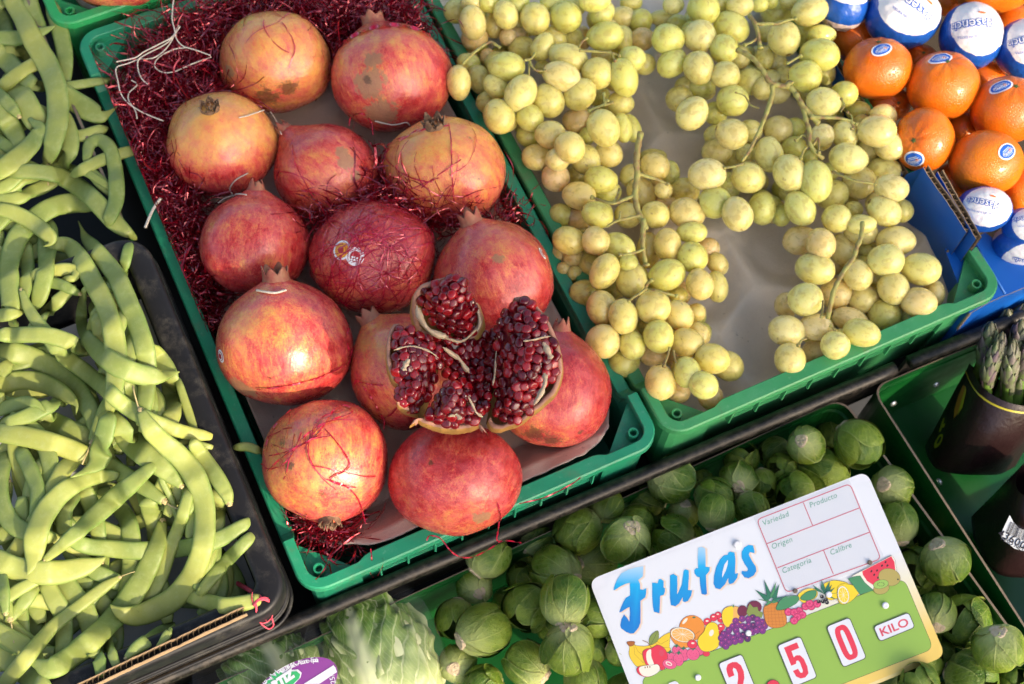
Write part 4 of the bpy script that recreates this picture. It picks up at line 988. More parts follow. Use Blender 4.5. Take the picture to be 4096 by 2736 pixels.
def build_grapes():
    rg = random.Random(3); zl = {0: -.036, 1: -.020, 2: .0, 3: .010}
    zoff = {1: .018, 2: .004, 3: .012, 4: .010, 5: .0}
    G = []
    for g in GRP:
        z = zl[g[7]] + (zoff[g[0]] if g[7] > 0 else 0)
        G.append(dict(b=g[0], t=g[1], x=g[2], y=g[3], a=g[4], bb=g[5], an=g[6], lv=g[7], z=z))
    base = list(G)
    for g in base:                               # grapes below the ones in view
        if g['lv'] >= 1 and rg.random() < .95:
            x, y = g['x'] + rg.uniform(-55, 55), g['y'] + rg.uniform(-55, 55)
            near = sum(1 for h in base if h['b'] == g['b'] and h is not g and (full(h['t'], h['x'], h['y'])[0] - full(g['t'], x, y)[0]) ** 2 + (full(h['t'], h['x'], h['y'])[1] - full(g['t'], x, y)[1]) ** 2 < 115 ** 2)
            if near >= 4: G.append(dict(b=g['b'], t=g['t'], x=x, y=y, a=84, bb=76, an=rg.uniform(0, 180), lv=-1, z=g['z'] - .024))
    for g in G: g['u'], g['v'] = full(g['t'], g['x'], g['y'])
    pos = np.array([at(g['t'], g['x'], g['y'], g['z']) for g in G]); dirs = np.array([rayd(g['t'], g['x'], g['y']).normalized() for g in G])
    rr = np.array([(g['a'] + g['bb']) / 2 / TS / FPX for g in G])
    lv = np.array([g['lv'] for g in G])
    for it in range(60):                         # settle depth along the line of sight: upper ones rise, lower ones sink
        d = pos[:, None] - pos[None]; dist = np.linalg.norm(d, axis=2) + 1e-9
        R = rr * 1.0; need = (R[:, None] + R[None]) * .86 - dist; np.fill_diagonal(need, 0); need[need < 0] = 0
        al = np.einsum('ijk,ik->ij', d, dirs)    # >0: i is farther than j
        bias = (lv[:, None] - lv[None]) * .004
        sgn = np.where(al - bias > 0, 1.0, -1.0)
        mv = (need * sgn * .22).sum(1); mv = np.clip(mv, -.0025, .0025)
        pos = pos + dirs * mv[:, None]
        floor = np.array([-.046 + r * .9 for r in rr])
        low = pos[:, 2] < floor
        s = np.where(low, (floor - pos[:, 2]) / dirs[:, 2], 0); pos = pos + dirs * s[:, None]
    roots = {}
    for b_ in BUNCH:
        k = [i for i, g in enumerate(G) if g['b'] == b_]; c = pos[k].mean(0); roots[b_] = tag(empty('grape_bunch', (c[0], c[1], -.045)), GLAB[b_], 'grapes', 'bunches of grapes in the crate')
    tones = {1: [(.60, .61, .18), (.66, .62, .22), (.68, .60, .24)], 2: [(.67, .61, .21), (.69, .58, .22), (.62, .63, .19)], 3: [(.61, .63, .19), (.64, .63, .22), (.66, .62, .25)],
             4: [(.66, .64, .25), (.69, .63, .29), (.58, .61, .20)], 5: [(.68, .62, .27), (.71, .59, .29), (.64, .63, .23)]}
    for i, g in enumerate(G):
        p = Vector(pos[i]); dp = depth(p); a = 1.06 * g['a'] / TS / FPX * dp; b2 = 1.06 * g['bb'] / TS / FPX * dp
        an = rad(g['an']); X = img2dir(math.cos(an), math.sin(an), rg.uniform(-.25, .25)).normalized()
        if rg.random() < .5: X = -X
        Zc = (CZ - X * CZ.dot(X)).normalized(); Y = Zc.cross(X)
        ob = bpy.data.objects.new('grape', rg.choice(GM)); C.objects.link(ob)
        ob.parent = roots[g['b']]; mw = Matrix([[X[k], Y[k], Zc[k], p[k]] for k in range(3)] + [[0, 0, 0, 1]]) @ Matrix.Rotation(rg.random() * 6.28, 4, 'X')
        sc = Matrix.Diagonal((a, b2, b2, 1))
        ob.matrix_basis = Matrix.Translation(roots[g['b']].location).inverted() @ mw @ sc
        t = rg.choice(tones[g['b']]); m = rg.random()
        peach = g['b'] in (1, 2) and g['lv'] <= 1 and rg.random() < .14
        if peach: t = (.70, .52, .25)
        ob.color = (min(.86, t[0] * (1.12 + .14 * m)), min(.82, t[1] * (1.08 + .14 * m)), t[2] * (.95 + .35 * m), 1)
        g['p'] = p; g['tip'] = p + X * a * .98; g['X'] = X
    # stems
    def stem(b_, t, pts, r0, r1, z, name='stem', tip=False):
        q = catmull([(x, y, zz) for (x, y), zz in zip(pts, z if hasattr(z, '__len__') else [z] * len(pts))], max(10, 6 * len(pts)))
        P3 = [at(t, a, b, c) for a, b, c in q]; n = len(P3)
        mb = MB(); mb.tube(P3, [(r0 + (r1 - r0) * i / (n - 1)) * (1 + .12 * math.sin(i * 1.3)) for i in range(n)], 8)
        if tip: mb.tube([P3[-1], P3[-1] + (P3[-1] - P3[-2]).normalized() * .0022], [r1 * 1.6, r1 * 1.9], 7)
        mb.build(name, MT['gstem'], roots[b_]); return P3
    zt = .030
    stem(2, 'G', [(885, 910), (868, 1000), (856, 1120), (862, 1200), (846, 1330), (858, 1420), (885, 1500), (925, 1580)], .0026, .0026, [.05, .048, .044, .04, .036, .034, .032, .03])
    stem(2, 'H', [(905, -60), (900, 60), (902, 150), (920, 245)], .0023, .0017, [.034, .032, .028, .024], tip=True)
    stem(2, 'G', [(870, 1195), (930, 1215), (1000, 1235), (1060, 1262)], .0017, .0010, [.04, .036, .033, .03], tip=True)
    stem(2, 'G', [(848, 1345), (780, 1370), (700, 1398), (630, 1385), (560, 1362)], .0017, .0011, [.036, .036, .035, .032, .028], tip=True)
    stem(2, 'G', [(880, 1482), (800, 1500), (720, 1520), (650, 1560)], .0015, .001, [.034, .034, .033, .03])
    stem(2, 'G', [(740, 1300), (725, 1350), (700, 1395)], .0012, .0012, [.024, .030, .035]); stem(2, 'G', [(745, 1455), (740, 1500), (735, 1515)], .0008, .001, .036)
    stem(2, 'H', [(925, 415), (880, 450), (840, 475), (812, 497)], .0013, .0009, [.028, .032, .032, .03], tip=True)
    stem(2, 'H', [(912, 145), (860, 165), (800, 180), (755, 185)], .0012, .0009, [.03, .032, .034, .034], tip=True)
    stem(2, 'H', [(965, 355), (930, 385), (915, 430)], .0016, .0012, [.038, .032, .026]); stem(2, 'H', [(930, 425), (1000, 430), (1060, 450), (1120, 465)], .0012, .001, [.026, .03, .03, .028], tip=True)
    stem(2, 'H', [(1085, 820), (1070, 880), (1050, 940)], .001, .0009, .02, tip=True); stem(2, 'H', [(1110, 840), (1120, 900), (1130, 930)], .0011, .0009, .018)
    A = stem(4, 'G', [(1545, 342), (1600, 365), (1660, 405), (1720, 480), (1770, 560), (1840, 590), (1910, 600), (1960, 660), (2000, 730), (2060, 800), (2110, 850)], .0022, .0024, [.050, .052, .053, .052, .050, .049, .048, .046, .044, .041, .038])
    stem(4, 'J', [(30, 585), (30, 650), (10, 720), (-20, 800), (-60, 900), (-100, 980), (-130, 1040), (-180, 1110)], .0022, .0013, [.049, .046, .044, .042, .04, .037, .034, .03])
    stem(4, 'J', [(120, 600), (150, 570), (165, 580)], .0026, .0024, .049)
    stem(4, 'J', [(190, 640), (240, 740), (262, 830), (285, 900), (285, 980), (330, 1050), (380, 1090)], .0023, .0017, [.047, .043, .041, .039, .037, .034, .03])
    stem(4, 'J', [(285, 805), (380, 808), (480, 812), (560, 830), (600, 850)], .0020, .0009, [.042, .042, .042, .040, .038], tip=True)
    stem(4, 'J', [(285, 960), (240, 930), (200, 960)], .0012, .0009, [.037, .036, .035], tip=True); stem(4, 'J', [(290, 990), (250, 1030), (230, 1080)], .0012, .0009, .034, tip=True); stem(4, 'J', [(310, 1000), (345, 950), (350, 1040)], .0011, .0009, .036, tip=True)
    stem(4, 'J', [(440, 1180), (520, 1215), (600, 1245), (670, 1255), (730, 1265)], .0013, .0008, [.028, .032, .034, .034, .032], tip=True)
    stem(4, 'J', [(580, 850), (575, 800), (555, 780)], .0009, .0007, .04, tip=True); stem(4, 'J', [(570, 840), (590, 880), (585, 885)], .0009, .0007, .04, tip=True)
    stem(4, 'J', [(500, 770), (525, 725), (510, 690)], .0009, .0007, .038, tip=True); stem(4, 'G', [(1700, 745), (1640, 720), (1600, 660), (1550, 640)], .0008, .0005, .04, tip=True)
    stem(4, 'G', [(1590, 1125), (1530, 1145), (1470, 1155)], .0012, .0009, .03, tip=True)
    stem(3, 'G', [(1630, 105), (1665, 150), (1690, 220), (1705, 320)], .0019, .0016, [.045, .046, .045, .042], tip=True); stem(3, 'G', [(1675, 165), (1730, 165), (1800, 160)], .0016, .0014, .044); stem(3, 'G', [(1690, 260), (1650, 290), (1610, 305)], .0013, .001, .043, tip=True)
    stem(3, 'J', [(-10, 160), (60, 165), (130, 140), (180, 130)], .0014, .001, .036, tip=True); stem(3, 'J', [(130, 440), (180, 410), (215, 390)], .0012, .001, .034, tip=True)
    stem(5, 'K', [(650, -40), (640, 60), (612, 130), (590, 200), (530, 285), (480, 370), (450, 440), (430, 530), (412, 620)], .0019, .0020, [.052, .052, .05, .047, .043, .040, .036, .030, .02])
    stem(5, 'K', [(380, 500), (375, 560), (370, 600)], .001, .0009, .02, tip=True); stem(5, 'K', [(450, 690), (470, 700), (440, 680)], .001, .0008, .02, tip=True); stem(5, 'K', [(265, 760), (230, 775), (215, 800)], .001, .0009, .016, tip=True)
    stem(1, 'G', [(85, 415), (130, 405), (150, 380)], .0011, .0009, .04, tip=True); stem(1, 'G', [(120, 420), (140, 460), (170, 485), (215, 488)], .0011, .0009, .038, tip=True); stem(1, 'G', [(120, 430), (115, 520)], .001, .0009, .036)
    stem(1, 'G', [(460, 345), (540, 352), (620, 358), (690, 365), (730, 380)], .0013, .0009, .036, tip=True); stem(1, 'G', [(690, 365), (700, 400), (705, 410)], .001, .0009, .036, tip=True); stem(1, 'G', [(460, 325), (480, 290), (505, 270)], .0009, .0008, .036, tip=True)
    stem(1, 'G', [(525, 765), (570, 745), (620, 725), (650, 700)], .0014, .001, .036, tip=True); stem(1, 'G', [(640, 720), (635, 680), (632, 655)], .0011, .0009, .036, tip=True); stem(1, 'G', [(630, 725), (665, 715), (680, 710)], .001, .0009, .036, tip=True)
    stem(1, 'D', [(1420, 440), (1470, 390), (1540, 330), (1610, 290), (1650, 310), (1680, 330)], .0013, .0014, .034)
build_grapes()
# ------------------------------------------------------------------ flat green beans
def m_bean():
    n = NT('bean_skin'); p = n.roff(n.pos()); u = n.attr('uv3'); r = n.rnd()
    f = n.noise(p, 28, 5, .6); g = n.noise(p, 420, 3, .7)
    c1 = n.mix(r, (.26, .315, .080), (.40, .415, .105)); c2 = n.mix(r, (.15, .225, .058), (.27, .32, .085))
    col = n.mix(n.ramp(f, (.3, 0), (.7, 1)), c1, c2)
    sx = n.node('SeparateXYZ'); n.set(sx.inputs[0], u)
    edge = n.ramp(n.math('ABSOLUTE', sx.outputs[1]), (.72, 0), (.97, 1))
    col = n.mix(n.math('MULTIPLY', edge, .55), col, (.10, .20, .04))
    yl = n.ramp(n.noise(p, 9, 2), (.5, 0), (.72, 1)); col = n.mix(n.math('MULTIPLY', yl, .5), col, (.46, .44, .09))
    tip = n.ramp(sx.outputs[2], (.0, 1), (1, 0)); col = n.mix(n.math('MULTIPLY', tip, .0), col, (.1, .2, .05))
    scar = n.math('MULTIPLY', n.ramp(n.noise(p, 60, 5, .7), (.68, 0), (.76, 1)), .5)
    col = n.mix(scar, col, (.10, .13, .045))
    bl = n.ramp(n.noise(p, 150, 4, .75), (.5, 0), (.8, .25)); col = n.mix(bl, col, (.50, .55, .30))
    n.P(Base_Color=col, Roughness=.46, Specular_IOR_Level=.35, Subsurface_Weight=.18, Subsurface_Scale=.003)
    n.b.inputs['Subsurface Radius'].default_value = (.6, 1, .2)
    n.bump(n.math('ADD', n.math('MULTIPLY', g, .35), n.noise(p, 70, 4)), .22, .0011)
    return n.m
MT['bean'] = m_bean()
n_ = NT('bean_cap'); p_ = n_.pos(); n_.P(Base_Color=n_.mix(n_.noise(p_, 300, 4), (.30, .22, .08), (.62, .52, .26)), Roughness=.7); n_.bump(n_.noise(p_, 600, 3), .4, .0006); MT['beancap'] = n_.m
# layer | tile | x y halfwidth ... | start,end (c cap, t tip, b blunt) | label
BEANS = """6|A|60 -30 60;150 120 64;235 290 72;330 450 76;385 600 78;400 760 76;385 900 72;345 1060 62|b,b|longest pale bean sweeping down through the middle of the far pile
4|A|-40 640 45;60 560 52;150 490 52;270 425 50|b,b|arched bean crossing beneath the longest far bean
2|A|-40 330 60;50 420 66;130 500 64;220 580 55|b,b|bean slanting in from the left edge of the far pile
2|A|70 560 70;160 680 82;230 800 82;295 910 70|b,b|broad dark bean under the curled one in the far pile
5|A|-60 1200 70;50 1140 72;150 1060 70;235 970 66;275 885 48;225 838 22|b,b|bean curling over at its end on the left of the far pile
5|A|-60 615 50;20 680 48;85 745 42;128 798 24|b,c|short bean with its stem end in the left edge gap
4|A|380 600 34;520 585 33;680 560 29;800 548 24;885 538 20|b,c|narrow bean whose capped end pokes over the pomegranate crate corner
4|A|430 640 66;520 700 74;620 765 74;690 800 52;745 778 20;808 732 4|b,t|bean with hooked tip reaching over the crate rim below the capped narrow one
6|A|600 1070 34;620 990 46;690 965 46;755 1020 50;785 1120 52;800 1240 55;798 1380 56;755 1500 50|b,b|bean bent into a tall hook beside the red tinsel
5|A|540 1180 40;680 1110 44;820 1060 42;930 1035 34;1040 1040 20|b,c|bean passing behind the hooked one, capped end over the tinsel
5|A|100 1185 50;230 1180 56;400 1210 62;560 1300 64;680 1410 64;790 1530 62;890 1610 40|b,b|long bean running down to the far corner of the black rim
4|A|330 900 45;345 1000 50;335 1080 46;330 1140 28|b,c|short bean dropping to a stem cap under the curled bean
3|A|350 1135 22;470 1150 27;600 1190 29;740 1280 26|c,b|thin bean lying edge on with a pale stem at its left end
2|A|440 820 60;480 930 62;480 1040 60;430 1160 55|b,b|bean peeping out right of the longest far bean
3|A|-30 1380 50;100 1370 52;220 1320 52;330 1270 48;420 1215 40|b,b|sunlit bean below the curled one, rising to the right
2|A|-40 1300 46;40 1280 48;110 1230 44;170 1175 36|b,b|bright yellow green bean at the left edge under the curled bean
4|A|640 1405 60;470 1400 70;330 1440 74;210 1530 76;120 1640 75;70 1800 72;65 1980 70;85 2200 62|b,b|long bean arching from the middle down the left edge
6|A|-40 1430 48;80 1460 54;190 1510 56;290 1580 56;352 1640 44;345 1680 16;300 1697 4|b,t|bean with a turned back tip lying over the left arch
3|A|-40 260 52;120 262 54;240 235 44;310 210 28;380 178 4|b,t|bean lying flat with its pointed yellow tip at the divider
1|A|190 -60 55;220 60 56;270 180 50|b,b|yellowish bean behind the top of the longest far bean
1|A|60 350 40;140 370 42;230 400 36|b,b|slim bean deep between two broad ones near the left edge
1|A|170 570 40;260 590 42;320 605 36|b,b|bean stub seen under the crossing arch
1|A|-20 760 64;70 860 70;130 980 62|b,b|dark broad bean at the left edge beneath the stem cap
1|A|-40 940 40;50 1010 42;120 1050 36|b,b|thin dark bean below the broad one at the left edge
1|A|480 940 44;580 930 45;680 895 38|b,b|shaded bean lying flat near the divider
1|A|640 1200 40;700 1260 44;780 1330 40|b,b|shaded bean under the hook of the tall hooked bean
1|A|360 60 55;420 240 58;450 420 55;440 560 50|b,b|dark yellow bean standing beside the divider
1|A|10 20 40;60 -10 30;160 -20 6|b,t|yellow bean tip at the top left corner
6|B|562 5 12;590 70 34;640 130 52;720 225 62;810 350 66;880 510 68;950 680 70;1000 860 70;1012 1030 66;1000 1180 58;980 1290 46|b,b|long bean nearest the black rim, thin neck under the rim corner
5|B|370 110 50;470 125 58;560 225 66;640 370 68;710 500 70;760 640 72;790 780 76;800 930 76;790 1080 66;760 1220 50|b,b|long broad bean running beside the one nearest the black rim
7|B|575 465 34;560 600 40;580 720 46;660 830 62;780 930 74;900 990 76;1040 1020 66;1150 1010 34;1235 990 4|b,t|bean whose long pointed tip reaches the inner edge of the black rim
8|B|-40 735 56;130 735 57;300 735 58;440 770 60;540 820 58;600 872 22|b,b|blunt ended bean crossing from the left edge in the near pile
6|B|148 430 20;190 540 36;250 640 46;330 740 52;420 860 56;560 970 58;700 1080 58;830 1200 57;970 1290 55;1130 1360 52;1290 1410 48;1420 1430 40|c,b|very long straight bean slanting from a stem cap down to the black rim
4|B|0 850 72;150 870 76;300 930 78;430 1030 78;540 1130 76;620 1250 66;655 1380 50|b,b|broad bean beneath the long slanting one
6|B|-40 1090 66;130 1050 68;270 1060 68;390 1110 62;480 1170 44;527 1222 14;522 1282 4|b,t|bean with a dark curled tip left of the slanting one
6|B|-40 1260 50;80 1225 52;190 1200 46;262 1215 24;320 1272 4|b,t|smaller bean with a hooked tip just under the dark curled tip
4|B|60 1340 50;180 1300 56;300 1240 58;420 1190 50|b,b|bean rising right beneath the two hooked tips
2|B|300 1300 70;420 1370 80;540 1430 80;640 1470 66|b,b|broad shaded bean left of the capped short one
5|B|-40 1400 70;200 1440 72;420 1500 72;600 1572 66;760 1647 64;900 1722 60;1020 1802 52;1125 1877 34|b,c|long bean running right from the left edge to a capped end in mid pile
5|B|800 1130 70;745 1250 70;690 1360 62;636 1468 32|b,c|capped bean end pointing down beneath the slanting bean
9|B|970 1265 34;1040 1390 66;1140 1490 72;1240 1580 76;1340 1710 78;1400 1880 76;1408 2060 76;1385 2230 75;1320 2390 78;1205 2540 82;1060 2625 82;935 2664 76;850 2655 54;798 2628 30;757 2592 4|c,t|great curved bean shaped like a bow beside the black rim
7|C|765 135 44;640 148 54;480 215 66;370 310 74;290 430 82;245 560 84;235 680 66;215 760 34;188 818 4|b,t|strongly arched bean with its tip pointing down at lower left
7|C|740 -240 66;710 -120 74;695 -20 80;665 54 64;590 104 26;485 148 4|b,t|bean with its pointed tip above the strong arch
6|C|1050 70 42;920 180 60;790 290 70;680 390 72;560 500 60;440 600 46;308 718 24|b,c|bean crossing the strong arch down to a stalked cap
5|C|-40 700 72;100 770 82;250 800 86;400 800 84;560 768 70;655 738 42;727 698 4|b,t|fat bean lying flat below the strong arch
4|C|590 250 60;650 400 60;678 540 56;690 640 52;697 722 28|b,c|bean dropping to a cap above the end of the fat flat bean
8|C|820 838 18;720 900 40;600 990 44;480 1080 46;350 1190 50;230 1330 56;130 1450 60;10 1590 60|c,b|narrow bean running to the bottom left corner
8|C|1118 455 34;1085 600 62;1020 760 72;930 920 80;830 1060 84;720 1180 82;590 1300 82;450 1410 80;340 1460 74;258 1432 44|c,b|huge curved bean sweeping along the bottom of the pile
7|C|1300 250 38;1240 460 48;1170 640 50;1110 820 50;1040 960 52;960 1100 46|b,b|straight narrow bean between the two great curves
5|C|480 570 50;600 620 56;740 635 60;900 650 64;1050 650 64;1200 640 62;1330 620 60;1460 590 60;1570 540 56;1690 465 44|b,b|bean lying level through the lower pile to the black rim
3|C|800 330 60;870 430 66;900 560 68;900 720 64;885 850 60;850 1000 54|b,b|upright bean beneath the level one
2|C|980 190 60;1020 330 64;1060 450 64;1075 600 56|b,b|pale bean tucked left of the great bow
7|C|1350 -60 52;1430 60 58;1500 160 58;1556 255 48;1577 325 28|b,c|bean lying against the black rim with its capped end on it
3|C|1495 250 54;1500 400 56;1480 560 50|b,b|bean just outside the great bow by the rim
4|C|1710 570 44;1590 690 50;1490 800 50;1390 925 38|b,b|bean split along its seam near the black rim
3|C|1290 955 50;1430 1005 56;1570 1030 60;1750 995 52|b,b|bean lying over the white liner by the pink string
3|C|868 1388 20;940 1320 46;1050 1250 50;1200 1150 42|c,b|brownish ended bean stub above the card strip
4|C|1108 1290 24;1150 1228 32;1203 1160 4|b,t|small pointed scrap of bean over the card strip
2|C|640 1180 56;660 1300 56;682 1400 48;690 1482 38|b,b|bean end hanging toward the card strip
2|C|700 1200 40;750 1310 42;795 1425 32|b,b|slim bean right of the hanging end
3|C|430 840 70;500 950 74;580 1060 76;630 1200 72;640 1330 60|b,b|pale bean beneath the corner running narrow bean
1|C|320 880 60;370 980 64;430 1090 66;440 1250 64;430 1400 56|b,b|shaded upright bean under the narrow one
3|C|-40 1190 62;80 1260 66;200 1340 66;275 1430 50|b,b|bean slipping under the big sweep at lower left
2|C|-40 1350 80;100 1430 84;220 1520 82;300 1610 70|b,b|broad bean in the bottom left corner
4|C|20 30 64;-5 200 64;20 350 66;90 470 66;200 530 60;330 560 50|b,b|bean bowing round the left edge of the lower pile
2|C|150 -20 52;220 120 56;260 250 56;250 420 50|b,b|upright bean left of the strong arch
3|C|65 180 24;55 280 32;30 400 32|c,b|little capped bean at the left edge
4|C|-5 760 42;25 920 46;40 1080 24|b,c|bean stub with dangling stalk at the left edge
2|C|40 980 44;130 920 46;240 860 40|b,b|sunlit scrap of bean under the fat flat bean
1|C|70 1120 34;170 1000 50;240 890 46|b,b|dark bean below the fat flat one
3|C|340 540 32;450 610 36;575 682 28|b,b|bean end below the crossing bean
4|B|200 332 46;330 306 48;450 285 46;520 298 36;508 345 26;430 348 30|b,b|bean folded back on itself in the middle of the pile
3|B|270 370 36;400 385 40;480 420 36;545 452 20|b,c|capped bean end under the folded one
2|B|470 435 40;380 520 48;300 610 50;230 690 44|b,b|pale bean over the white liner
2|B|185 160 46;192 280 50;175 400 50;150 520 40|b,b|upright bean between the two left arches
4|B|335 -60 66;330 100 70;320 250 68;290 400 62;245 560 56|b,b|upright yellow green bean left of centre under the folded one
5|B|-40 605 50;60 595 46;165 580 18|b,b|bean stub poking in from the left edge
2|B|1060 850 60;1130 960 70;1180 1100 72;1190 1230 68;1160 1370 56|b,b|shaded bean against the black rim
1|B|1235 1080 28;1290 1250 32;1340 1400 28|b,b|thin dark bean squeezed along the black rim
2|B|830 1050 60;900 1130 62;970 1210 52|b,b|bean end under the long pointed tip
1|B|880 150 40;850 280 42;820 420 36|b,b|shaded bean near the rim corner
5|B|740 1320 80;860 1430 88;980 1540 86;1100 1640 70;1190 1720 48;1245 1775 24|b,c|broad bean ending in a cap left of the great bow
3|B|1210 1510 22;1290 1472 24;1420 1500 22|b,b|thin curved bean slipping under the rim
5|B|1600 1510 26;1700 1505 32;1780 1530 28;1838 1548 8|b,c|bean end sticking out beyond the black rim beside an orange pomegranate
1|C|-40 900 50;40 1000 40;70 1120 30|b,c|hidden bean below the stub with the stalk
1|B|-30 250 50;20 300 60;40 420 60|b,b|bean half seen at the left edge
3|B|520 950 40;600 1020 46;700 1060 46|b,b|short bean bridging under the slanting bean
2|B|650 560 46;680 700 48;690 860 46|b,b|shaded bean beneath the broad one near the rim
1|A|-30 80 60;30 180 62;60 300 54|b,b|shaded bean at the top left edge
1|C|1130 60 22;1110 150 22;1180 300 22;1210 400 18|b,b|thin twisted bean left of the great bow"""
def build_beans():
    rg = random.Random(11)
    x0, y0, st = -.34, -.10, .0022; NX, NY = 190, 400
    Hm = np.full((NX, NY), -.046)
    gx, gy = np.meshgrid(np.arange(NX) * st + x0, np.arange(NY) * st + y0, indexing='ij')
    Hm += .018 * np.clip(1 - ((gx + .20) / .22) ** 2, 0, 1)
    Hm[(gx > -.075) & (gy < .34)] = -.026; Hm[(gx > -.033)] = -.04
    Hm[(gy > .345)] += .004
    rim = ((gx > -.0305) & (gx < -.0085) & (gy < .334) & (gy > -.004)) | ((gx < -.0085) & (gy < .0165)) | ((gx < -.0085) & (gy > .3135) & (gy < .334))
    Hm[rim] = .0135
    Hm[(gx > -.0345 + 0 * gx) & (gx < -.018) & (gy > .345)] = -.004
    Hm[(gx > -.012) & (gx < .006)] = -.004
    def cell(p): return int((p[0] - x0) / st), int((p[1] - y0) / st)
    items = []
    for ln in BEANS.split('\n'):
        L, t, pts, ends, lab = ln.split('|'); P = [tuple(float(k) for k in q.split()) for q in pts.split(';')]
        ends = ends.split(',')
        if not any(k in lab for k in ('blunt', 'folded', 'stub', 'sticking')):       # let covered ends run on under their neighbours
            for e in (0, 1):
                if ends[e] == 'b':
                    p, q = (P[0], P[1]) if e == 0 else (P[-1], P[-2]); d = math.hypot(p[0] - q[0], p[1] - q[1]); n_ = (p[0] + (p[0] - q[0]) / d * 60, p[1] + (p[1] - q[1]) / d * 60, p[2]); P = [n_] + P if e == 0 else P + [n_]
        items.append((int(L) + rg.random() * .5, t, P, ends, lab))
    fill = []
    for k in range(260):                          # beans mostly buried under those in view
        y = rg.uniform(.02, .66); x = rg.uniform(-.25, -.045) + .0 * y
        a = rg.uniform(0, 6.28); L = rg.uniform(.035, .06); cv = rg.uniform(-.5, .5)
        P = []
        for s in (-1, -.5, 0, .5, 1):
            an = a + cv * s; P.append((x + L * s * math.cos(an), y + L * s * math.sin(an)))
        if any(p[0] > -.037 or (.30 < p[1] < .345) or p[1] < .022 for p in P): continue
        fill.append(P)
    for k in range(26):                          # along the inner side of the black rim
        y = .03 + .255 * k / 25; a = 1.45 + rg.uniform(-.45, .45); L = rg.uniform(.03, .045); x = rg.uniform(-.052, -.044)
        fill.append([(min(-.036, x + L * s * math.cos(a + .5 * s)), min(.30, max(.024, y + L * s * math.sin(a + .5 * s)))) for s in (-1, -.5, 0, .5, 1)])
    def drop(pl, hw, thick):
        """rest a bean on what lies below it; pl: plan points; returns heights of its middle line"""
        n = len(pl); need = np.zeros(n)
        for i, (p, w_) in enumerate(zip(pl, hw)):
            ci, cj = cell(p); r = max(1, int(w_ * .72 / st)); ci = min(max(ci, r), NX - r - 2); cj = min(max(cj, r), NY - r - 2)
            need[i] = np.percentile(Hm[ci - r:ci + r + 1, cj - r:cj + r + 1], 80) + thick[i] * .42
        z = need.copy()
        for _ in range(40):
            s = z.copy(); s[1:-1] = (z[:-2] + z[2:] + 2 * z[1:-1]) / 4; s[0] = (z[0] + z[1]) / 2; s[-1] = (z[-1] + z[-2]) / 2
            z = np.maximum(s, need - .001)
        return z
    def lay(pl, z, hw, thick):
        for p, zz, w_, th in zip(pl, z, hw, thick):
            ci, cj = cell(p); r = int(w_ / st) + 1
            for i in range(max(0, ci - r), min(NX, ci + r + 1)):
                for j in range(max(0, cj - r), min(NY, cj + r + 1)):
                    d = math.hypot(i * st + x0 - p[0], j * st + y0 - p[1]) / max(w_, 1e-4)
                    if d < 1: Hm[i, j] = max(Hm[i, j], zz + th * .5 * math.sqrt(1 - d * d))
    def shape(P3, hw, thick, ends, roll):
        n = len(P3); CS = (1, .975, .90, .74, .40, 0, -.40, -.74, -.90, -.975, -1, -.975, -.90, -.74, -.40, 0, .40, .74, .90, .975); m = 20; V = []; U = []; F = []
        ph = rg.random() * 6; per = rg.uniform(.016, .022); s = 0
        for i in range(n):
            T = (P3[min(i + 1, n - 1)] - P3[max(i - 1, 0)]).normalized()
            N = (CZ * .75 + Vector((0, 0, .35)) + Vector((math.sin(roll), 0, 0)) * .4).normalized(); B = T.cross(N).normalized(); N = B.cross(T)
            rl = roll * .5 + .12 * math.sin(i * .21 + ph); N, B = N * math.cos(rl) + B * math.sin(rl), B * math.cos(rl) - N * math.sin(rl)
            if i: s += (P3[i] - P3[i - 1]).length
            seed = .5 + .5 * math.sin(6.283 * s / per + ph)
            for k in range(m):
                c = CS[k]; sn = 1 if k <= 10 else -1
                tt = thick[i] * .5 * (.91 + .09 * seed * (1 - c * c)) * (1 if sn >= 0 else -1) * (1 - abs(c) ** 4.5) ** .62
                ww = hw[i] * (1 + .012 * math.sin(s * 260 + ph * 3)) * c
                V.append(P3[i] + B * ww + N * tt); U.append((s, c, i / (n - 1)))
        for i in range(n - 1):
            for k in range(m):
                F.append((i * m + k, i * m + (k + 1) % m, (i + 1) * m + (k + 1) % m, (i + 1) * m + k))
        F.append(tuple(reversed(range(m)))); F.append(tuple((n - 1) * m + k for k in range(m)))
        return V, F, U
    def cap(P3, hw, root, stalk):
        p, q = P3[-1], P3[-4]; d = (p - q).normalized(); r = max(hw[-1] * .62, .0013); b = MB()
        b.tube([p - d * r * .9, p - d * r * .1, p + d * r * .55, p + d * r * 1.15, p + d * r * 1.3], [r * .98, r * 1.12, r * .86, r * .98, r * .6], 10)
        for k in range(3):
            an = rg.random() * 6.28; o = d.orthogonal().normalized(); o = o * math.cos(an) + d.cross(o) * math.sin(an)
            b.tube([p + o * r * .9, p + o * r * 1.25 + d * r * .7], [r * .28, r * .08], 5)
        if stalk:
            o = (d + Vector((rg.uniform(-.5, .5), rg.uniform(-.5, .5), .15))).normalized()
            b.tube([p, p + d * r * 2.5, p + d * r * 3.5 + o * r * 3, p + d * r * 3.5 + o * r * 6], [r * .35, r * .3, r * .26, r * .3], 6)
        b.build('stem_cap', MT['beancap'], root)
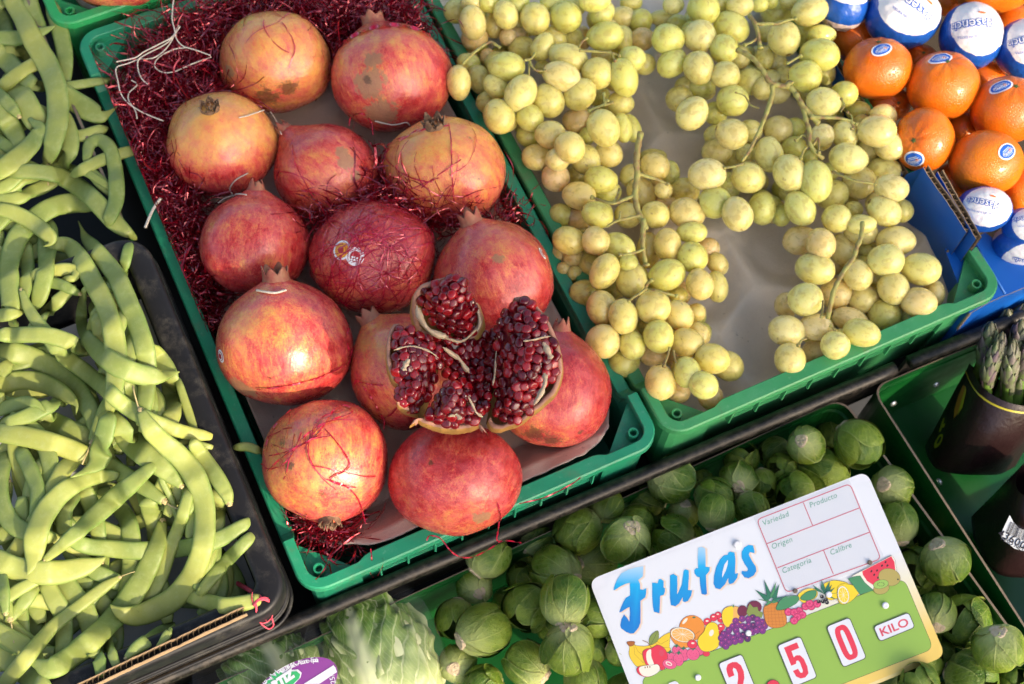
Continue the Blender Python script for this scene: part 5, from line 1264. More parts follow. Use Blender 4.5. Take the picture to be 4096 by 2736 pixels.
    for k, P in enumerate(fill):
        q = catmull([(a, b_, 0) for a, b_ in P], 26); pl = [(a[0], a[1]) for a in q]; n = len(q); w_ = rg.uniform(.0058, .0072)
        hw = [w_ * min(1, .35 + 1.2 * math.sin(math.pi * (i + .4) / n) ** .6) for i in range(n)]; th = [.006 * min(1, h / w_ + .1) for h in hw]
        z = drop(pl, hw, th); lay(pl, z, hw, th)
        V, F, U = shape([Vector((a[0], a[1], zz)) for a, zz in zip(pl, z)], hw, th, ('b', 'b'), rg.uniform(-.3, .3))
        o = mesh('green_bean', V, F, MT['bean'], attrs={'uv3': U}); tag(o, 'flat green bean mostly buried under the other beans', 'green bean', 'beans buried in the pile')
    items.sort(key=lambda a: a[0])
    for (L, t, P, ends, lab) in items:
        n = max(22, 7 * len(P)); q = catmull(P, n); zz = np.full(n, -.01)
        pxw = [max(a[2], 2.5) for a in q]
        for it in range(3):
            p3 = [at(t, a[0], a[1], z_) for a, z_ in zip(q, zz)]
            hw = [1.0 * w_ / TS / FPX * depth(p) for w_, p in zip(pxw, p3)]
            mx = max(hw); th = [min(.0056, .0026 + .42 * mx) * min(1, (h / mx) ** .7 + .05) for h in hw]
            zz = drop([(p.x, p.y) for p in p3], hw, th)
        p3 = [at(t, a[0], a[1], z_) for a, z_ in zip(q, zz)]
        lay([(p.x, p.y) for p in p3], zz, hw, th)
        for e in (0, 1):                         # covered ends dip under
            if ends[e] == 'b' and L < 8:
                for j in range(6): i = j if e == 0 else n - 1 - j; zz[i] -= .0075 * ((6 - j) / 6) ** 2
        p3 = [at(t, a[0], a[1], z_) for a, z_ in zip(q, zz)]
        for e, idx in ((0, range(7)), (1, range(n - 1, n - 8, -1))):      # round off blunt ends
            if ends[e] == 'b':
                for j, i in enumerate(idx): hw[i] *= (.22, .50, .70, .83, .92, .97, .99)[j]; th[i] *= (.35, .62, .8, .9, .95, .98, 1)[j]
            if ends[e] == 'c':
                for j, i in enumerate(idx): th[i] = max(th[i], min(hw[i] * 1.3, .006))
        V, F, U = shape(p3, hw, th, ends, rg.uniform(-.35, .35))
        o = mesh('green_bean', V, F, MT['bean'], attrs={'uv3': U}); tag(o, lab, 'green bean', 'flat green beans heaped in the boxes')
        if ends[1] == 'c': cap(p3, hw, o, rg.random() < .4)
        if ends[0] == 'c': cap(p3[::-1], hw[::-1], o, rg.random() < .5)
build_beans()
# pink twine tied round the rim corner of the black crate
def twine():
    n = NT('pink_twine'); p = n.pos(); n.P(Base_Color=n.mix(n.noise(p, 500, 4), (.50, .02, .06), (.74, .10, .14)), Roughness=.6, Subsurface_Weight=.1, Subsurface_Scale=.002); n.bump(n.noise(p, 900, 3), .5, .0006)
    t = empty('twine', at('V', 370, 410, .014)); tag(t, 'frayed pink twine knotted over the near corner of the black crate', 'twine'); rg = random.Random(4)
    def strand(pts, r, z, name='strand'):
        q = catmull([(a, b_, c) for (a, b_), c in zip(pts, z if hasattr(z, '__len__') else [z] * len(pts))], 24); b = MB(); b.tube([at('V', *k) for k in q], r, 7); b.build(name, n.m, t)
    for k in range(3):
        strand([(40 + 6 * k, 165 + 14 * k), (140, 215 + 9 * k), (260, 285 + 8 * k), (350, 345 + 10 * k), (390, 385)], .0013, [-.03, -.02, -.002, .012, .017])
    for k in range(16):
        a = rg.uniform(-14, 14); strand([(300 + rg.uniform(-8, 8), 440 + a), (340, 395 + a * .8), (400, 375 + a), (440 + rg.uniform(0, 25), 390 + a * 1.6)], .0006, [.018, .021, .021, .018], 'tuft')
    strand([(320, 430), (325, 520), (330, 600), (318, 700)], .0005, [.018, .014, .0, -.012]); strand([(330, 440), (335, 560), (370, 630), (440, 620), (490, 570), (485, 540), (430, 530)], .0005, [.018, .010, .0, -.002, 0, .002, .004])
    strand([(340, 600), (400, 660), (460, 692), (505, 655), (490, 580)], .0006, [.002, -.004, -.008, -.006, 0]); strand([(300, 440), (280, 380), (285, 310)], .00035, [.018, .019, .019]); strand([(350, 520), (410, 550), (430, 610)], .0003, [.008, .004, .0])
twine()
# ------------------------------------------------------------------ brussels sprouts
def leaf_mat(name, dark, mid, vein, vs=1.0, rough=.42, pale=(.5, .52, .25), ribw=.045, taper=1.0, pv=.55, vm=.42, ns=2.2, bd=.03):
    n = NT(name); uv = n.attr('uv3'); p = n.obj(); s = n.node('SeparateXYZ'); n.set(s.inputs[0], uv); u, v = s.outputs[0], s.outputs[1]
    au = n.math('ABSOLUTE', u)
    w = n.math('MULTIPLY', n.math('SUBTRACT', 1.08, n.math('MULTIPLY', v, taper)), ribw)
    rib = n.ramp(n.math('SUBTRACT', n.math('DIVIDE', au, n.math('MAXIMUM', w, .006)), .6), (.0, 1), (1, 0))
    wob = n.math('MULTIPLY', n.math('SUBTRACT', n.noise(uv, 4, 3), .5), .35)
    ph = n.math('ADD', n.math('SUBTRACT', n.math('MULTIPLY', v, 6.5 * vs), n.math('MULTIPLY', n.math('POWER', au, .8), 3.6 * vs)), n.math('MULTIPLY', wob, 3.2))
    fr = n.math('ABSOLUTE', n.math('SUBTRACT', n.math('FRACT', ph), .5))
    side = n.ramp(fr, (.0, 1), (.085, 0)); side = n.math('MULTIPLY', side, n.ramp(au, (.75, 1), (1, .2)))
    ph2 = n.math('ADD', n.math('MULTIPLY', v, 15 * vs), n.math('ADD', n.math('MULTIPLY', au, 13 * vs), n.math('MULTIPLY', wob, 9)))
    fr2 = n.math('ABSOLUTE', n.math('SUBTRACT', n.math('FRACT', ph2), .5)); net = n.math('MULTIPLY', n.ramp(fr2, (.0, 1), (.10, 0)), .30)
    vv = n.math('MAXIMUM', n.math('MAXIMUM', rib, n.math('MULTIPLY', side, .62)), net)
    f = n.noise(n.roff(p), ns, 5, .65); r = n.rnd()
    col = n.mix(n.ramp(n.math('ADD', f, n.math('MULTIPLY', n.math('SUBTRACT', r, .5), .45)), (.25, 0), (.75, 1)), dark, mid)
    basep = n.ramp(v, (.02, 1), (pv, 0)); col = n.mix(n.math('MULTIPLY', basep, .75), col, pale)
    col = n.mix(n.math('MULTIPLY', vv, vm), col, vein)
    eg = n.ramp(au, (.90, 0), (1, .55)); col = n.mix(eg, col, vein)
    spot = n.ramp(n.noise(n.roff(p), ns * 1.8, 5, .7), (.66, 0), (.72, .6)); col = n.mix(spot, col, (.10, .085, .03))
    n.P(Base_Color=col, Roughness=n.ramp(f, (.3, rough - .06), (.7, rough + .12)), Specular_IOR_Level=.35, Subsurface_Weight=.12, Subsurface_Scale=.003)
    n.b.inputs['Subsurface Radius'].default_value = (.5, 1, .2)
    n.bump(n.math('ADD', n.math('MULTIPLY', vv, .9), n.math('MULTIPLY', f, .5)), .35, bd)
    return n.m
MT['sprout'] = leaf_mat('sprout_leaf', (.055, .125, .010), (.215, .290, .030), (.44, .48, .15), 1.0, .30, (.60, .62, .26))
n_ = NT('sprout_cut'); p_ = n_.obj(); d_ = n_.vmath('LENGTH', p_, (0, 0, 0)); n_.P(Base_Color=n_.mix(n_.noise(n_.roff(p_), 6, 5, .7), (.58, .40, .22), (.84, .71, .50)), Roughness=.8); n_.bump(n_.noise(p_, 12, 4), .5, .02); MT['sproutcut'] = n_.m
def leaf_patch(wmax, vmax, r, lift, nu=14, nv=20, ruff=.0, seed=0, phi=0.0, shape=.55, zs=1.0):
    """a leaf lying on a ball: v runs from the base pole (-Z) upward, u across"""
    V = []; F = []; U = []
    for j in range(nv + 1):
        v = j / nv
        th = .12 + v * vmax
        ww = wmax * min(1.0, (v + .10) / .34) ** .7 * (1 - max(0, (v - shape) / (1 - shape)) ** 2.2) ** .5 if v < 1 else .02
        for i in range(nu + 1):
            u = -1 + 2 * i / nu
            half = ww / max(.38, math.sin(min(th, math.pi - .35)))
            a = phi + u * min(half, 2.2)
            e = max(abs(u) ** 4, v ** 8)
            nz = noise.noise(Vector((u * 1.6 + seed * 9.1, v * 2.4, seed))) 
            rr = r + lift * e * (1 + 1.2 * nz) + .022 * nz + ruff * (v ** 1.5 + abs(u) ** 2) * noise.noise(Vector((u * 5 + seed, v * 9, seed * 3.3)))
            V.append(Vector((math.sin(th) * math.cos(a), math.sin(th) * math.sin(a), -math.cos(th) * zs)) * rr); U.append((u, v, seed))
    for j in range(nv):
        for i in range(nu):
            q = j * (nu + 1) + i; F.append((q, q + 1, q + nu + 2, q + nu + 1))
    return V, F, U
def me_of(name, V, F, U, mat):
    me = bpy.data.meshes.new(name); me.from_pydata([tuple(v) for v in V], [], F); me.polygons.foreach_set('use_smooth', [True] * len(me.polygons)); me.materials.append(mat)
    a = me.attributes.new('uv3', 'FLOAT_VECTOR', 'POINT'); a.data.foreach_set('vector', np.array([tuple(k) for k in U], dtype=np.float32).ravel()); return me
SPK = []
for k in range(4):
    rg = random.Random(100 + k); parts = []
    V, F, U = leaf_patch(3.2, 2.95, .955, 0, 26, 18, seed=k); parts.append(('heart', me_of('heart', V, F, [(u[0] * 3 % 2 - 1, u[1], 0) for u in U], MT['sprout'])))
    nl = 8; ph = rg.random() * 6
    for j in range(nl):
        V, F, U = leaf_patch(rg.uniform(.62, .98), rg.uniform(1.75, 2.6), .975 + .013 * j, rg.uniform(.012, .040) + (.06 if rg.random() < .12 else 0), 14, 20, seed=k * 10 + j + .3, phi=ph + j * 2.4 + rg.uniform(-.3, .3), shape=rg.uniform(.42, .62))
        parts.append(('leaf', me_of('leaf', V, F, U, MT['sprout'])))
    V = []; F = []; m = 16; rings = ((.40, -.86), (.37, -1.0), (.34, -1.06), (.30, -1.075), (.12, -1.065))
    for (r, z) in rings:
        for i in range(m):
            a = 6.2832 * i / m; w_ = r * (1 + .10 * math.sin(3 * a + k)); V.append((w_ * math.cos(a), w_ * math.sin(a), z + .015 * math.sin(5 * a + k)))
    for j in range(len(rings) - 1):
        for i in range(m): F.append((j * m + i, (j + 1) * m + i, (j + 1) * m + (i + 1) % m, j * m + (i + 1) % m))
    F.append(tuple(reversed([(len(rings) - 1) * m + i for i in range(m)])))
    parts.append(('stem_end', me_of('stem_end', V, F, [(0, 0, 0)] * len(V), MT['sproutcut'])))
    SPK.append(parts)
# tile | x y radius, level, stem dx dy (9 = hidden), stretch | label
SPR = """F|1600 680 155 3 -.62 .75|large sprout standing against the rail, its pale base to the lower left
F|1500 890 128 2 .34 .30|sprout with a broad round cut stem facing up, below the rail sprout
F|1375 1130 138 2 9 9|dark smooth sprout nearest the green left wall of the bin
F|1570 1200 178 3 -.85 .3|big sprout with bright veins beside the bagged lettuce
F|1390 1430 132 2 -.20 .05|sprout with a tan cut stem facing the camera, at the lettuce bag
F|1730 1000 95 1 9 9|shaded sprout wedged beside the round cut stem one
F|1560 1560 130 2 9 9|sprout at the bottom edge right of the lettuce bag
I|168 572 112 2 -.75 .45|small sprout beneath the rail, pale base left
I|450 518 166 3 9 9|large smooth round sprout below the rail
I|788 588 168 4 .18 -.68|sprout with its tan stem end up top, above the price sign
I|658 338 118 3 -.6 .75|sprout near the rail, brown base at lower left
I|920 292 132 2 9 9|dark sprout in shadow under the rail
I|1100 168 160 4 -.72 -.45|biggest sprout by the rail, its brownish base to the upper left
I|1310 168 80 2 9 9|sprout peeping out right of the biggest rail sprout
I|1395 280 138 3 9 9|round sprout between two stem ends in the back row
I|1550 165 132 3 -.10 .30|sprout with a torn tan stem in the back row
I|1180 402 108 3 .05 -.75|small sprout with its stem up, left of the tall veined one
I|860 470 132 2 9 9|sprout behind the tan topped one
I|1100 560 152 3 .92 .25|sprout lying on its side at the top edge of the sign
I|1405 385 130 4 -.25 .92|tall veined sprout leaning on the top edge of the sign
I|1648 362 120 3 9 9|plain sprout on the top edge of the sign
I|1580 20 122 3 9 9|dark glossy sprout in the far back row
I|1730 190 98 3 9 9|small shiny sprout in the back row
I|300 782 165 3 .75 .35|sprout with white veins and a ragged pale edge to the right
I|575 745 142 2 -.80 -.10|dark sprout left of the sign corner
I|60 700 110 1 9 9|deep shaded sprout below the rail row
I|62 832 105 1 9 9|sprout low in the gap on the left
I|368 985 172 4 -.12 .88|egg shaped sprout with frayed white base, left of the sign
I|92 1042 166 3 9 9|round sprout left of the egg shaped one
I|590 1112 134 2 9 9|sprout tucked under the left edge of the sign
I|530 945 78 1 9 9|small sprout low beside the egg shaped one
I|382 1340 178 4 .0 -.95|pale sprout standing on its head below the egg shaped one
I|556 1322 112 1 9 9|shaded sprout under the lower left edge of the sign
I|100 1420 158 3 .75 .55|yellowish crumpled sprout near the bottom, left
I|505 1535 150 2 9 9|sprout at the bottom edge left of the sign
I|735 1350 92 1 9 9|sprout half under the sign low down
I|262 1190 92 1 9 9|sprout in deep shade behind the inverted one
I|1020 420 72 1 9 9|small shaded sprout behind the side lying one
K|262 1492 128 3 -.42 -.28|round sprout with a pale stem end up, before the back wall
K|452 1420 112 1 9 9|sprout in shadow in the far right back corner
K|625 1490 165 3 9 9|large sprout in the far right corner of the bin
K|40 1545 110 2 9 9|dark sprout beside the one with pale stem end
L|95 85 112 3 9 9|sprout in the second back row, above the table on the sign
L|385 115 188 2 9 9|broad sprout behind the top right of the sign
L|25 232 92 2 9 9|sprout touching the sign beside the printed table
L|182 248 138 3 9 9|yellow green sprout behind the printed table
L|850 222 152 3 -.60 -.25|sprout with tan stem at left, right of the sign corner
L|895 455 138 3 .05 .9|pale veined sprout touching the right edge of the sign
L|1020 500 98 1 9 9|olive sprout in the gap right of the sign
L|1222 722 168 4 -.50 -.78|big sprout with brown cut stem on top, at the right wall
L|1010 790 165 2 9 9|crinkled sprout along the right edge of the sign
L|940 600 90 1 9 9|sprout under the right edge of the sign
L|1155 1078 136 3 -.15 .62|sprout with curled leaf and brown stem by the sign's green panel
L|1345 1132 178 3 9 9|large ribbed sprout near the right wall
L|1228 930 98 1 9 9|sprout low between the two big right hand ones
L|1580 1325 166 4 -.15 -.85|sprout with drooping outer leaves and pale top at right
L|1600 1190 100 1 9 9|sprout behind the one with drooping leaves
L|1410 1520 186 3 9 9|large sprout at the bottom edge right of the sign
L|1185 1360 112 1 9 9|shaded sprout below the sign's lower right corner
L|1040 1560 136 2 9 9|sprout at the bottom edge beneath the sign corner
L|1700 1530 100 2 9 9|sprout in the bottom right corner of the bin"""
def build_sprouts():
    rg = random.Random(21); items = []
    for ln in SPR.split('\n'):
        t, d, lab = ln.split('|'); v = [float(k) for k in d.split()]; items.append((t, v, lab))
    zl = {1: -.128, 2: -.104, 3: -.086, 4: -.074}
    G = []
    for t, v, lab in items: G.append(dict(t=t, x=v[0], y=v[1], r=v[2], lv=int(v[3]), sx=v[4], sy=v[5], lab=lab, z=zl[int(v[3])]))
    for k in range(110):                         # sprouts buried below and under the sign
        u, w_ = rg.uniform(.20, .47), rg.uniform(-.30, -.045); z = -.150 if k < 55 else -.122
        G.append(dict(p0=Vector((u, w_, z)), r=.0185, lv=0, sx=9, sy=9, lab=None))
    P = []; D = []; Rr = []
    for g in G:
        if 'p0' in g: P.append(g['p0']); D.append((g['p0'] - CP).normalized()); Rr.append(g['r'])
        else:
            p = at(g['t'], g['x'], g['y'], g['z']); P.append(p); D.append(rayd(g['t'], g['x'], g['y']).normalized()); Rr.append(g['r'] / TS / FPX * depth(p))
    P = np.array(P); D = np.array(D); Rr = np.array(Rr); lv = np.array([g['lv'] for g in G])
    for it in range(70):
        d = P[:, None] - P[None]; dist = np.linalg.norm(d, axis=2) + 1e-9
        need = (Rr[:, None] + Rr[None]) * .93 - dist; np.fill_diagonal(need, 0); need[need < 0] = 0
        al = np.einsum('ijk,ik->ij', d, D); sgn = np.where(al - (lv[:, None] - lv[None]) * .006 > 0, 1.0, -1.0)
        mv = np.clip((need * sgn * .2).sum(1), -.003, .003); P = P + D * mv[:, None]
        floor = -.185 + Rr; low = P[:, 2] < floor; P = P + D * np.where(low, (floor - P[:, 2]) / D[:, 2], 0)[:, None]
    P = [p for p in P]
    for i, g in enumerate(G):
        p = Vector(P[i]); 
        if g['lab'] is None and (p.x > a2.x - .01 or p.z > -.095): continue
        r = Rr[i] if 'p0' in g else g['r'] / TS / FPX * depth(p)
        if g['sx'] < 5:
            q = g['sx'] ** 2 + g['sy'] ** 2; b = img2dir(g['sx'], g['sy'], math.sqrt(max(.02, 1 - q)))
        else:
            a = rg.random() * 6.28; b = img2dir(math.cos(a), math.sin(a), rg.uniform(-.9, -.25))
        b.normalize(); rot = (-b).to_track_quat('Z', 'Y').to_matrix().to_4x4() @ Matrix.Rotation(rg.random() * 6.28, 4, 'Z')
        root = empty('brussels_sprout', p)
        tag(root, g['lab'] or 'green sprout mostly buried under the others or the sign', 'sprout', 'brussels sprouts in the bin' if g['lab'] else 'sprouts buried in the bin')
        el = rg.uniform(.95, 1.12); mat_ = rot @ Matrix.Diagonal((r * rg.uniform(.93, 1.0), r * rg.uniform(.93, 1.0), r * el * .97, 1))
        for nm, me in rg.choice(SPK):
            if g['lab'] is None and nm == 'stem_end' : continue
            o = bpy.data.objects.new(nm, me); C.objects.link(o); o.parent = root; o.matrix_basis = mat_
build_sprouts()
# ------------------------------------------------------------------ mandarins, bare and wrapped
n_ = NT('mandarin_peel'); p_ = n_.roff(n_.obj()); v_ = n_.voro(p_, 620.); f_ = n_.noise(p_, 40, 4)
n_.P(Base_Color=n_.mix(n_.ramp(n_.math('ADD', f_, n_.math('MULTIPLY', n_.rnd(), .3)), (.35, 0), (.9, 1)), (.60, .090, .004), (.72, .19, .008)), Roughness=.30, Specular_IOR_Level=.5, Subsurface_Weight=.12, Subsurface_Scale=.003)
n_.bump(n_.math('ADD', n_.math('MULTIPLY', n_.ramp(v_, (.1, 0), (.45, 1)), .55), n_.math('MULTIPLY', n_.noise(p_, 55, 3), 1.4)), .42, .0012); MT['peel'] = n_.m
MT['calgreen'] = plain('green_button', (.06, .10, .02), .7, .5, 300)
def m_wrap():
    n = NT('printed_tissue'); a = n.attr('zone', 'Fac'); p = n.obj()
    f = n.noise(n.scale(p, (1, 1, 1)), 130, 5, .7)
    aa = n.math('ADD', a, n.math('MULTIPLY', n.math('SUBTRACT', n.noise(p, 90, 3), .5), .05))
    col = n.ramp(aa, (.0, (.80, .77, .76)), (.335, (.01, .085, .40)), (.62, (.72, .56, .52)), interp='CONSTANT')
    n.P(Base_Color=n.mix(n.math('MULTIPLY', f, .18), col, n.mix(1.0, col, (.62, .62, .68), 'MULTIPLY')), Roughness=.32, Specular_IOR_Level=.5, Subsurface_Weight=.1, Subsurface_Scale=.002)
    n.bump(n.math('ADD', f, n.noise(n.scale(p, (1, .3, 1)), 260, 3)), .45, .0016); return n.m
MT['wrap'] = m_wrap()
MT['bluep'] = plain('blue_print', (.012, .10, .48), .35); MT['orangep'] = plain('orange_print', (.75, .16, .02), .35); MT['paleblue'] = plain('pale_blue_print', (.45, .58, .82), .35)
BALLS = {}
def mandarin(key, label, t, cx, cy, hw, hh, z, stem=None, sticker=None, group='bare mandarins in the blue box'):
    c, a, b = ellipsoid(t, cx, cy, hw, hh, z); r3 = (a + b) / 2 * .95; rg = random.Random(key + 70)
    root = empty('mandarin', c); tag(root, label, 'mandarin', group)
    V = []; NL, NM = 30, 44; sv = Vector((stem[0], -stem[1], math.sqrt(max(.05, 1 - stem[0] ** 2 - stem[1] ** 2)))).normalized() if stem else Vector((rg.uniform(-1, 1), rg.uniform(-1, 1), -.6)).normalized()
    u = sv.orthogonal().normalized(); v = sv.cross(u); s_ = rg.random() * 30
    for i in range(NL + 1):
        th = math.pi * i / NL
        for k in range(NM):
            ph = 6.28318 * k / NM; d = Vector((math.sin(th) * math.cos(ph), math.sin(th) * math.sin(ph), math.cos(th)))
            r = 1 - .07 * math.exp(-(th / .28) ** 2) - .05 * math.exp(-((math.pi - th) / .3) ** 2) + .02 * noise.noise(d * 2 + Vector((s_, 0, 0))) + .012 * math.exp(-((th - .5) / .3) ** 2) * math.cos(9 * ph)
            w = (u * d.x + v * d.y + sv * d.z) * r; V.append(CX * w.x * a + CY * w.y * b + CZ * w.z * r3)
    F = [(i * NM + k, (i + 1) * NM + k, (i + 1) * NM + (k + 1) % NM, i * NM + (k + 1) % NM) for i in range(NL) for k in range(NM)]
    skin(c, V, F)
    o = mesh('peel', V, F, MT['peel'], None); o.location = c; par(o, root); BALLS[key] = (c, a, b, r3)
    def W(x, y, h):
        w = u * x + v * y + sv * h; return c + CX * w.x * a + CY * w.y * b + CZ * w.z * r3
    if stem:
        V = [W(0, 0, .97)]; F = []
        for k in range(10):
            an = k * .62832; q = .10 if k % 2 == 0 else .055; V.append(W(q * math.cos(an), q * math.sin(an), .945))
        F = [(0, k + 1, (k + 1) % 10 + 1) for k in range(10)]; mesh('stem_button', V, F, MT['calgreen'], root)
    if sticker:
        (sx, sy, rt, rw, rh) = sticker; p, nn, ok = on_ball(c, a, b, r3, t, sx, sy); fr = frame_at(nn, rt); ball = (c, a * 1.004, b * 1.004, r3 * 1.004)
        st = decal('sticker', circ(rw, ry=rh), p, fr, ball, MT['stwhite'], root, .0005)
        d2 = decal('print', circ(rw * .84, ry=rh * .80), p, fr, ball, MT['bluep'], None, .0008); d2.parent = st
        for (dx, dy, ww, hh_) in ((0, .30, .42, .05), (0, .12, .55, .04), (-.05, -.34, .5, .04), (0, -.5, .35, .03)):
            d3 = decal('print', [(rw * (dx - ww), rh * (dy - hh_)), (rw * (dx + ww), rh * (dy - hh_)), (rw * (dx + ww), rh * (dy + hh_)), (rw * (dx - ww), rh * (dy + hh_))], p, fr, ball, MT['paleblue'], None, .0010); d3.parent = st
        d3 = decal('print', circ(rw * .14, rw * .30, -rh * .10, 10), p, fr, ball, MT['stred'], None, .0010); d3.parent = st
        ball_text('Plasencia', rw * .36, 0, -rh * .12, p, fr, ball, .0011, MT['stwhite'], st)
    return root
def ball_text(s, size, ox, oy, p, fr, ball, lift, mat, parent, arc=0.0, bold=0.0):
    c, a, b, r3 = ball; V, F = text_mesh(s, size, bold=bold)
    bm = bmesh.new(); vs = [bm.verts.new((x, y, 0)) for x, y in V]
    for f in F:
        try: bm.faces.new([vs[i] for i in f])
        except ValueError: pass
    bmesh.ops.triangulate(bm, faces=bm.faces[:]); bmesh.ops.subdivide_edges(bm, edges=[e for e in bm.edges if e.calc_length() > .0018], cuts=2); bmesh.ops.triangulate(bm, faces=bm.faces[:])
    bm.verts.index_update(); W = []
    for vv in bm.verts:
        x, y = vv.co.x + ox, vv.co.y + oy + arc * vv.co.x ** 2
        q = p + fr[0] * x + fr[1] * y - c; l = Vector((q.dot(CX) / a, q.dot(CY) / b, q.dot(CZ) / r3)).normalized(); w = CX * l.x * a + CY * l.y * b + CZ * l.z * r3
        W.append(snap_skin(c, c + w, lift))
    F = [tuple(x.index for x in f.verts) for f in bm.faces]; bm.free()
    return mesh('lettering', W, F, mat, parent, smooth=False)
def wrapped(key, label, t, cx, cy, hw, hh, z, pd, rt, tx, lines=True):
    """pd: image offset of the middle of the white patch; rt: image direction the text reads in; tx: image place of the word"""
    c, a, b = ellipsoid(t, cx, cy, hw, hh, z); r3 = (a + b) / 2; rg = random.Random(key + 170); root = empty('wrapped_mandarin', c)
    tag(root, label, 'mandarin', 'mandarins wrapped in printed tissue')
    ax = Vector((pd[0], -pd[1], math.sqrt(max(.05, 1 - pd[0] ** 2 - pd[1] ** 2)))).normalized(); u = ax.orthogonal().normalized(); v = ax.cross(u)
    NL, NM = 64, 96; V = []; Zn = []; s_ = rg.random() * 30
    for i in range(NL + 1):
        th = math.pi * i / NL
        for k in range(NM):
            ph = 6.28318 * k / NM; d = Vector((math.sin(th) * math.cos(ph), math.sin(th) * math.sin(ph), math.cos(th)))
            rid = noise.ridged_multi_fractal(Vector((math.cos(ph) * 2.6 + s_, math.sin(ph) * 2.6, th * .55)), 1, 2, 3, 1, 2) if True else 0
            r = 1 + .018 * math.sin(th) * (rid - 1) + .014 * noise.noise(d * 6 + Vector((s_, 0, 0)))
            if th > 1.9: r += .10 * (th - 1.9) * noise.noise(Vector((math.cos(ph) * 4, math.sin(ph) * 4, th * 3 + s_)))
            w = (u * d.x + v * d.y + ax * d.z) * r; V.append(CX * w.x * a + CY * w.y * b + CZ * w.z * r3); Zn.append(th / math.pi)
    F = [(i * NM + k, (i + 1) * NM + k, (i + 1) * NM + (k + 1) % NM, i * NM + (k + 1) % NM) for i in range(NL) for k in range(NM)]
    skin(c, V, F)
    o = mesh('tissue', V, F, MT['wrap'], None, attrs={'zone': Zn}); o.location = c; par(o, root)
    ball = (c, a * 1.034, b * 1.034, r3 * 1.034); p, nn, ok = on_ball(*ball, t, *tx); fr = frame_at(nn, rt); R = (a + b) / 2
    ball_text('Plasencia', R * .44, 0, 0, p, fr, ball, .0004, MT['bluep'], root, arc=-4.0, bold=R * .030)
    ball_text('Plasencia', R * .44, 0, 0, p, fr, ball, .0008, MT['stwhite'], root, arc=-4.0, bold=R * .002)
    ball_text('~', R * .8, -R * .20, -R * .30, p, fr, ball, .0006, MT['bluep'], root, bold=R * .012) if False else None
    d3 = decal('print', [(x * .9, y) for x, y in circ(R * .17, -R * .42, R * .42 * -1, 12, R * .05)], p, fr, ball, MT['orangep'], root, .0005)
    if lines: ball_text('SELECCION EXTRA', R * .13, 0, -R * .62 if False else R * .44 * -1 - R * .16, p, fr, ball, .0005, MT['bluep'], root) if False else ball_text('SELECCION EXTRA', R * .13, 0, R * .42, p, fr, ball, .0005, MT['bluep'], root, arc=-4.0)
zt_ = .012; zb_ = -.022; zw = .014
mandarin(1, 'bright mandarin with an oval blue sticker by its green button, along the card wall', 'J', 757, 472, 236, 212, zt_, (-.12, -.80), (783, 338, (.85, -.45), .0098, .0066))
mandarin(2, 'mandarin with a sticker on its far side, between the wrapped ones and the front', 'J', 1205, 592, 250, 236, zt_, (-.10, -.62), (1185, 396, (.95, -.20), .0112, .0066))
mandarin(3, 'mandarin cut by the right edge, sticker at its upper left', 'J', 1645, 755, 250, 232, zt_, (.0, -.6), (1602, 592, (.92, -.32), .0112, .0066))
mandarin(4, 'mandarin with green button and a sticker low at the card wall corner', 'J', 1075, 962, 205, 222, zt_, (-.60, .12), (1003, 1098, (.75, -.55), .0096, .0080))
mandarin(5, 'mandarin with an upright sticker at its right side, nearest the card corner', 'J', 1500, 1122, 252, 226, zt_, None, (1648, 1040, (.75, -.65), .0092, .0070))
mandarin(6, 'overexposed mandarin cut by the top edge right of the wrapped row', 'J', 1545, -60, 260, 150, .014, None)
mandarin(7, 'darker mandarin in the lower layer by the back of the card wall', 'J', 585, 262, 160, 165, zb_, (.1, -.75))
mandarin(8, 'lower layer mandarin glimpsed between three stickered ones', 'J', 1045, 455, 140, 150, zb_, (-.05, -.5))
mandarin(9, 'lower layer mandarin below the bright stickered one', 'J', 830, 715, 155, 120, zb_, (.25, .1))
mandarin(10, 'lower layer mandarin in the gap above the nearest stickered one', 'J', 1330, 890, 120, 135, zb_)
mandarin(11, 'lower layer mandarin in the gap right of the wrapped pair', 'J', 1500, 540, 130, 120, zb_)
mandarin(12, 'lower layer mandarin beside the corrugated card edge', 'J', 1265, 1260, 130, 140, -.016)
mandarin(13, 'lower layer mandarin at the right edge below the stickered ones', 'J', 1740, 1320, 130, 150, -.012)
mandarin(14, 'shaded mandarin in the upper right behind the wrapped row', 'J', 1690, 160, 150, 130, zb_)
mandarin(15, 'mandarin sliver at the top edge between two wrapped ones', 'J', 1240, 20, 110, 90, zb_)
wrapped(1, 'tissue wrapped mandarin cut by the top edge, beside the grapes', 'J', 520, 35, 170, 175, zw, (.1, -.75), (-1, .1), (500, -120), False)
wrapped(2, 'tissue wrapped mandarin with the largest white patch, cut by the top edge', 'J', 930, 112, 258, 225, zw, (.12, -.22), (-.88, -.60), (1010, 30))
wrapped(3, 'tissue wrapped mandarin with a wholly visible upside down word', 'J', 1398, 248, 214, 232, zw, (.06, -.25), (-1, .02), (1405, 160))
wrapped(4, 'tissue wrapped mandarin cut by the right edge', 'J', 1768, 335, 205, 205, zw, (.1, -.2), (-1, .15), (1790, 270))
wrapped(5, 'tissue wrapped mandarin behind the tall corrugated corner', 'J', 1485, 1440, 192, 158, zw, (-.05, -.1), (-.95, -.32), (1470, 1390))
wrapped(6, 'tissue wrapped mandarin in the lower right corner of the box', 'J', 1760, 1560, 150, 130, .006, (.2, -.1), (-1, 0), (1780, 1500))
wrapped(7, 'crumpled pinkish end of a tissue wrapped mandarin behind the blue ledge', 'K', 1740, 110, 190, 150, -.01, (.2, .85), (-1, 0), (1800, 230), False)
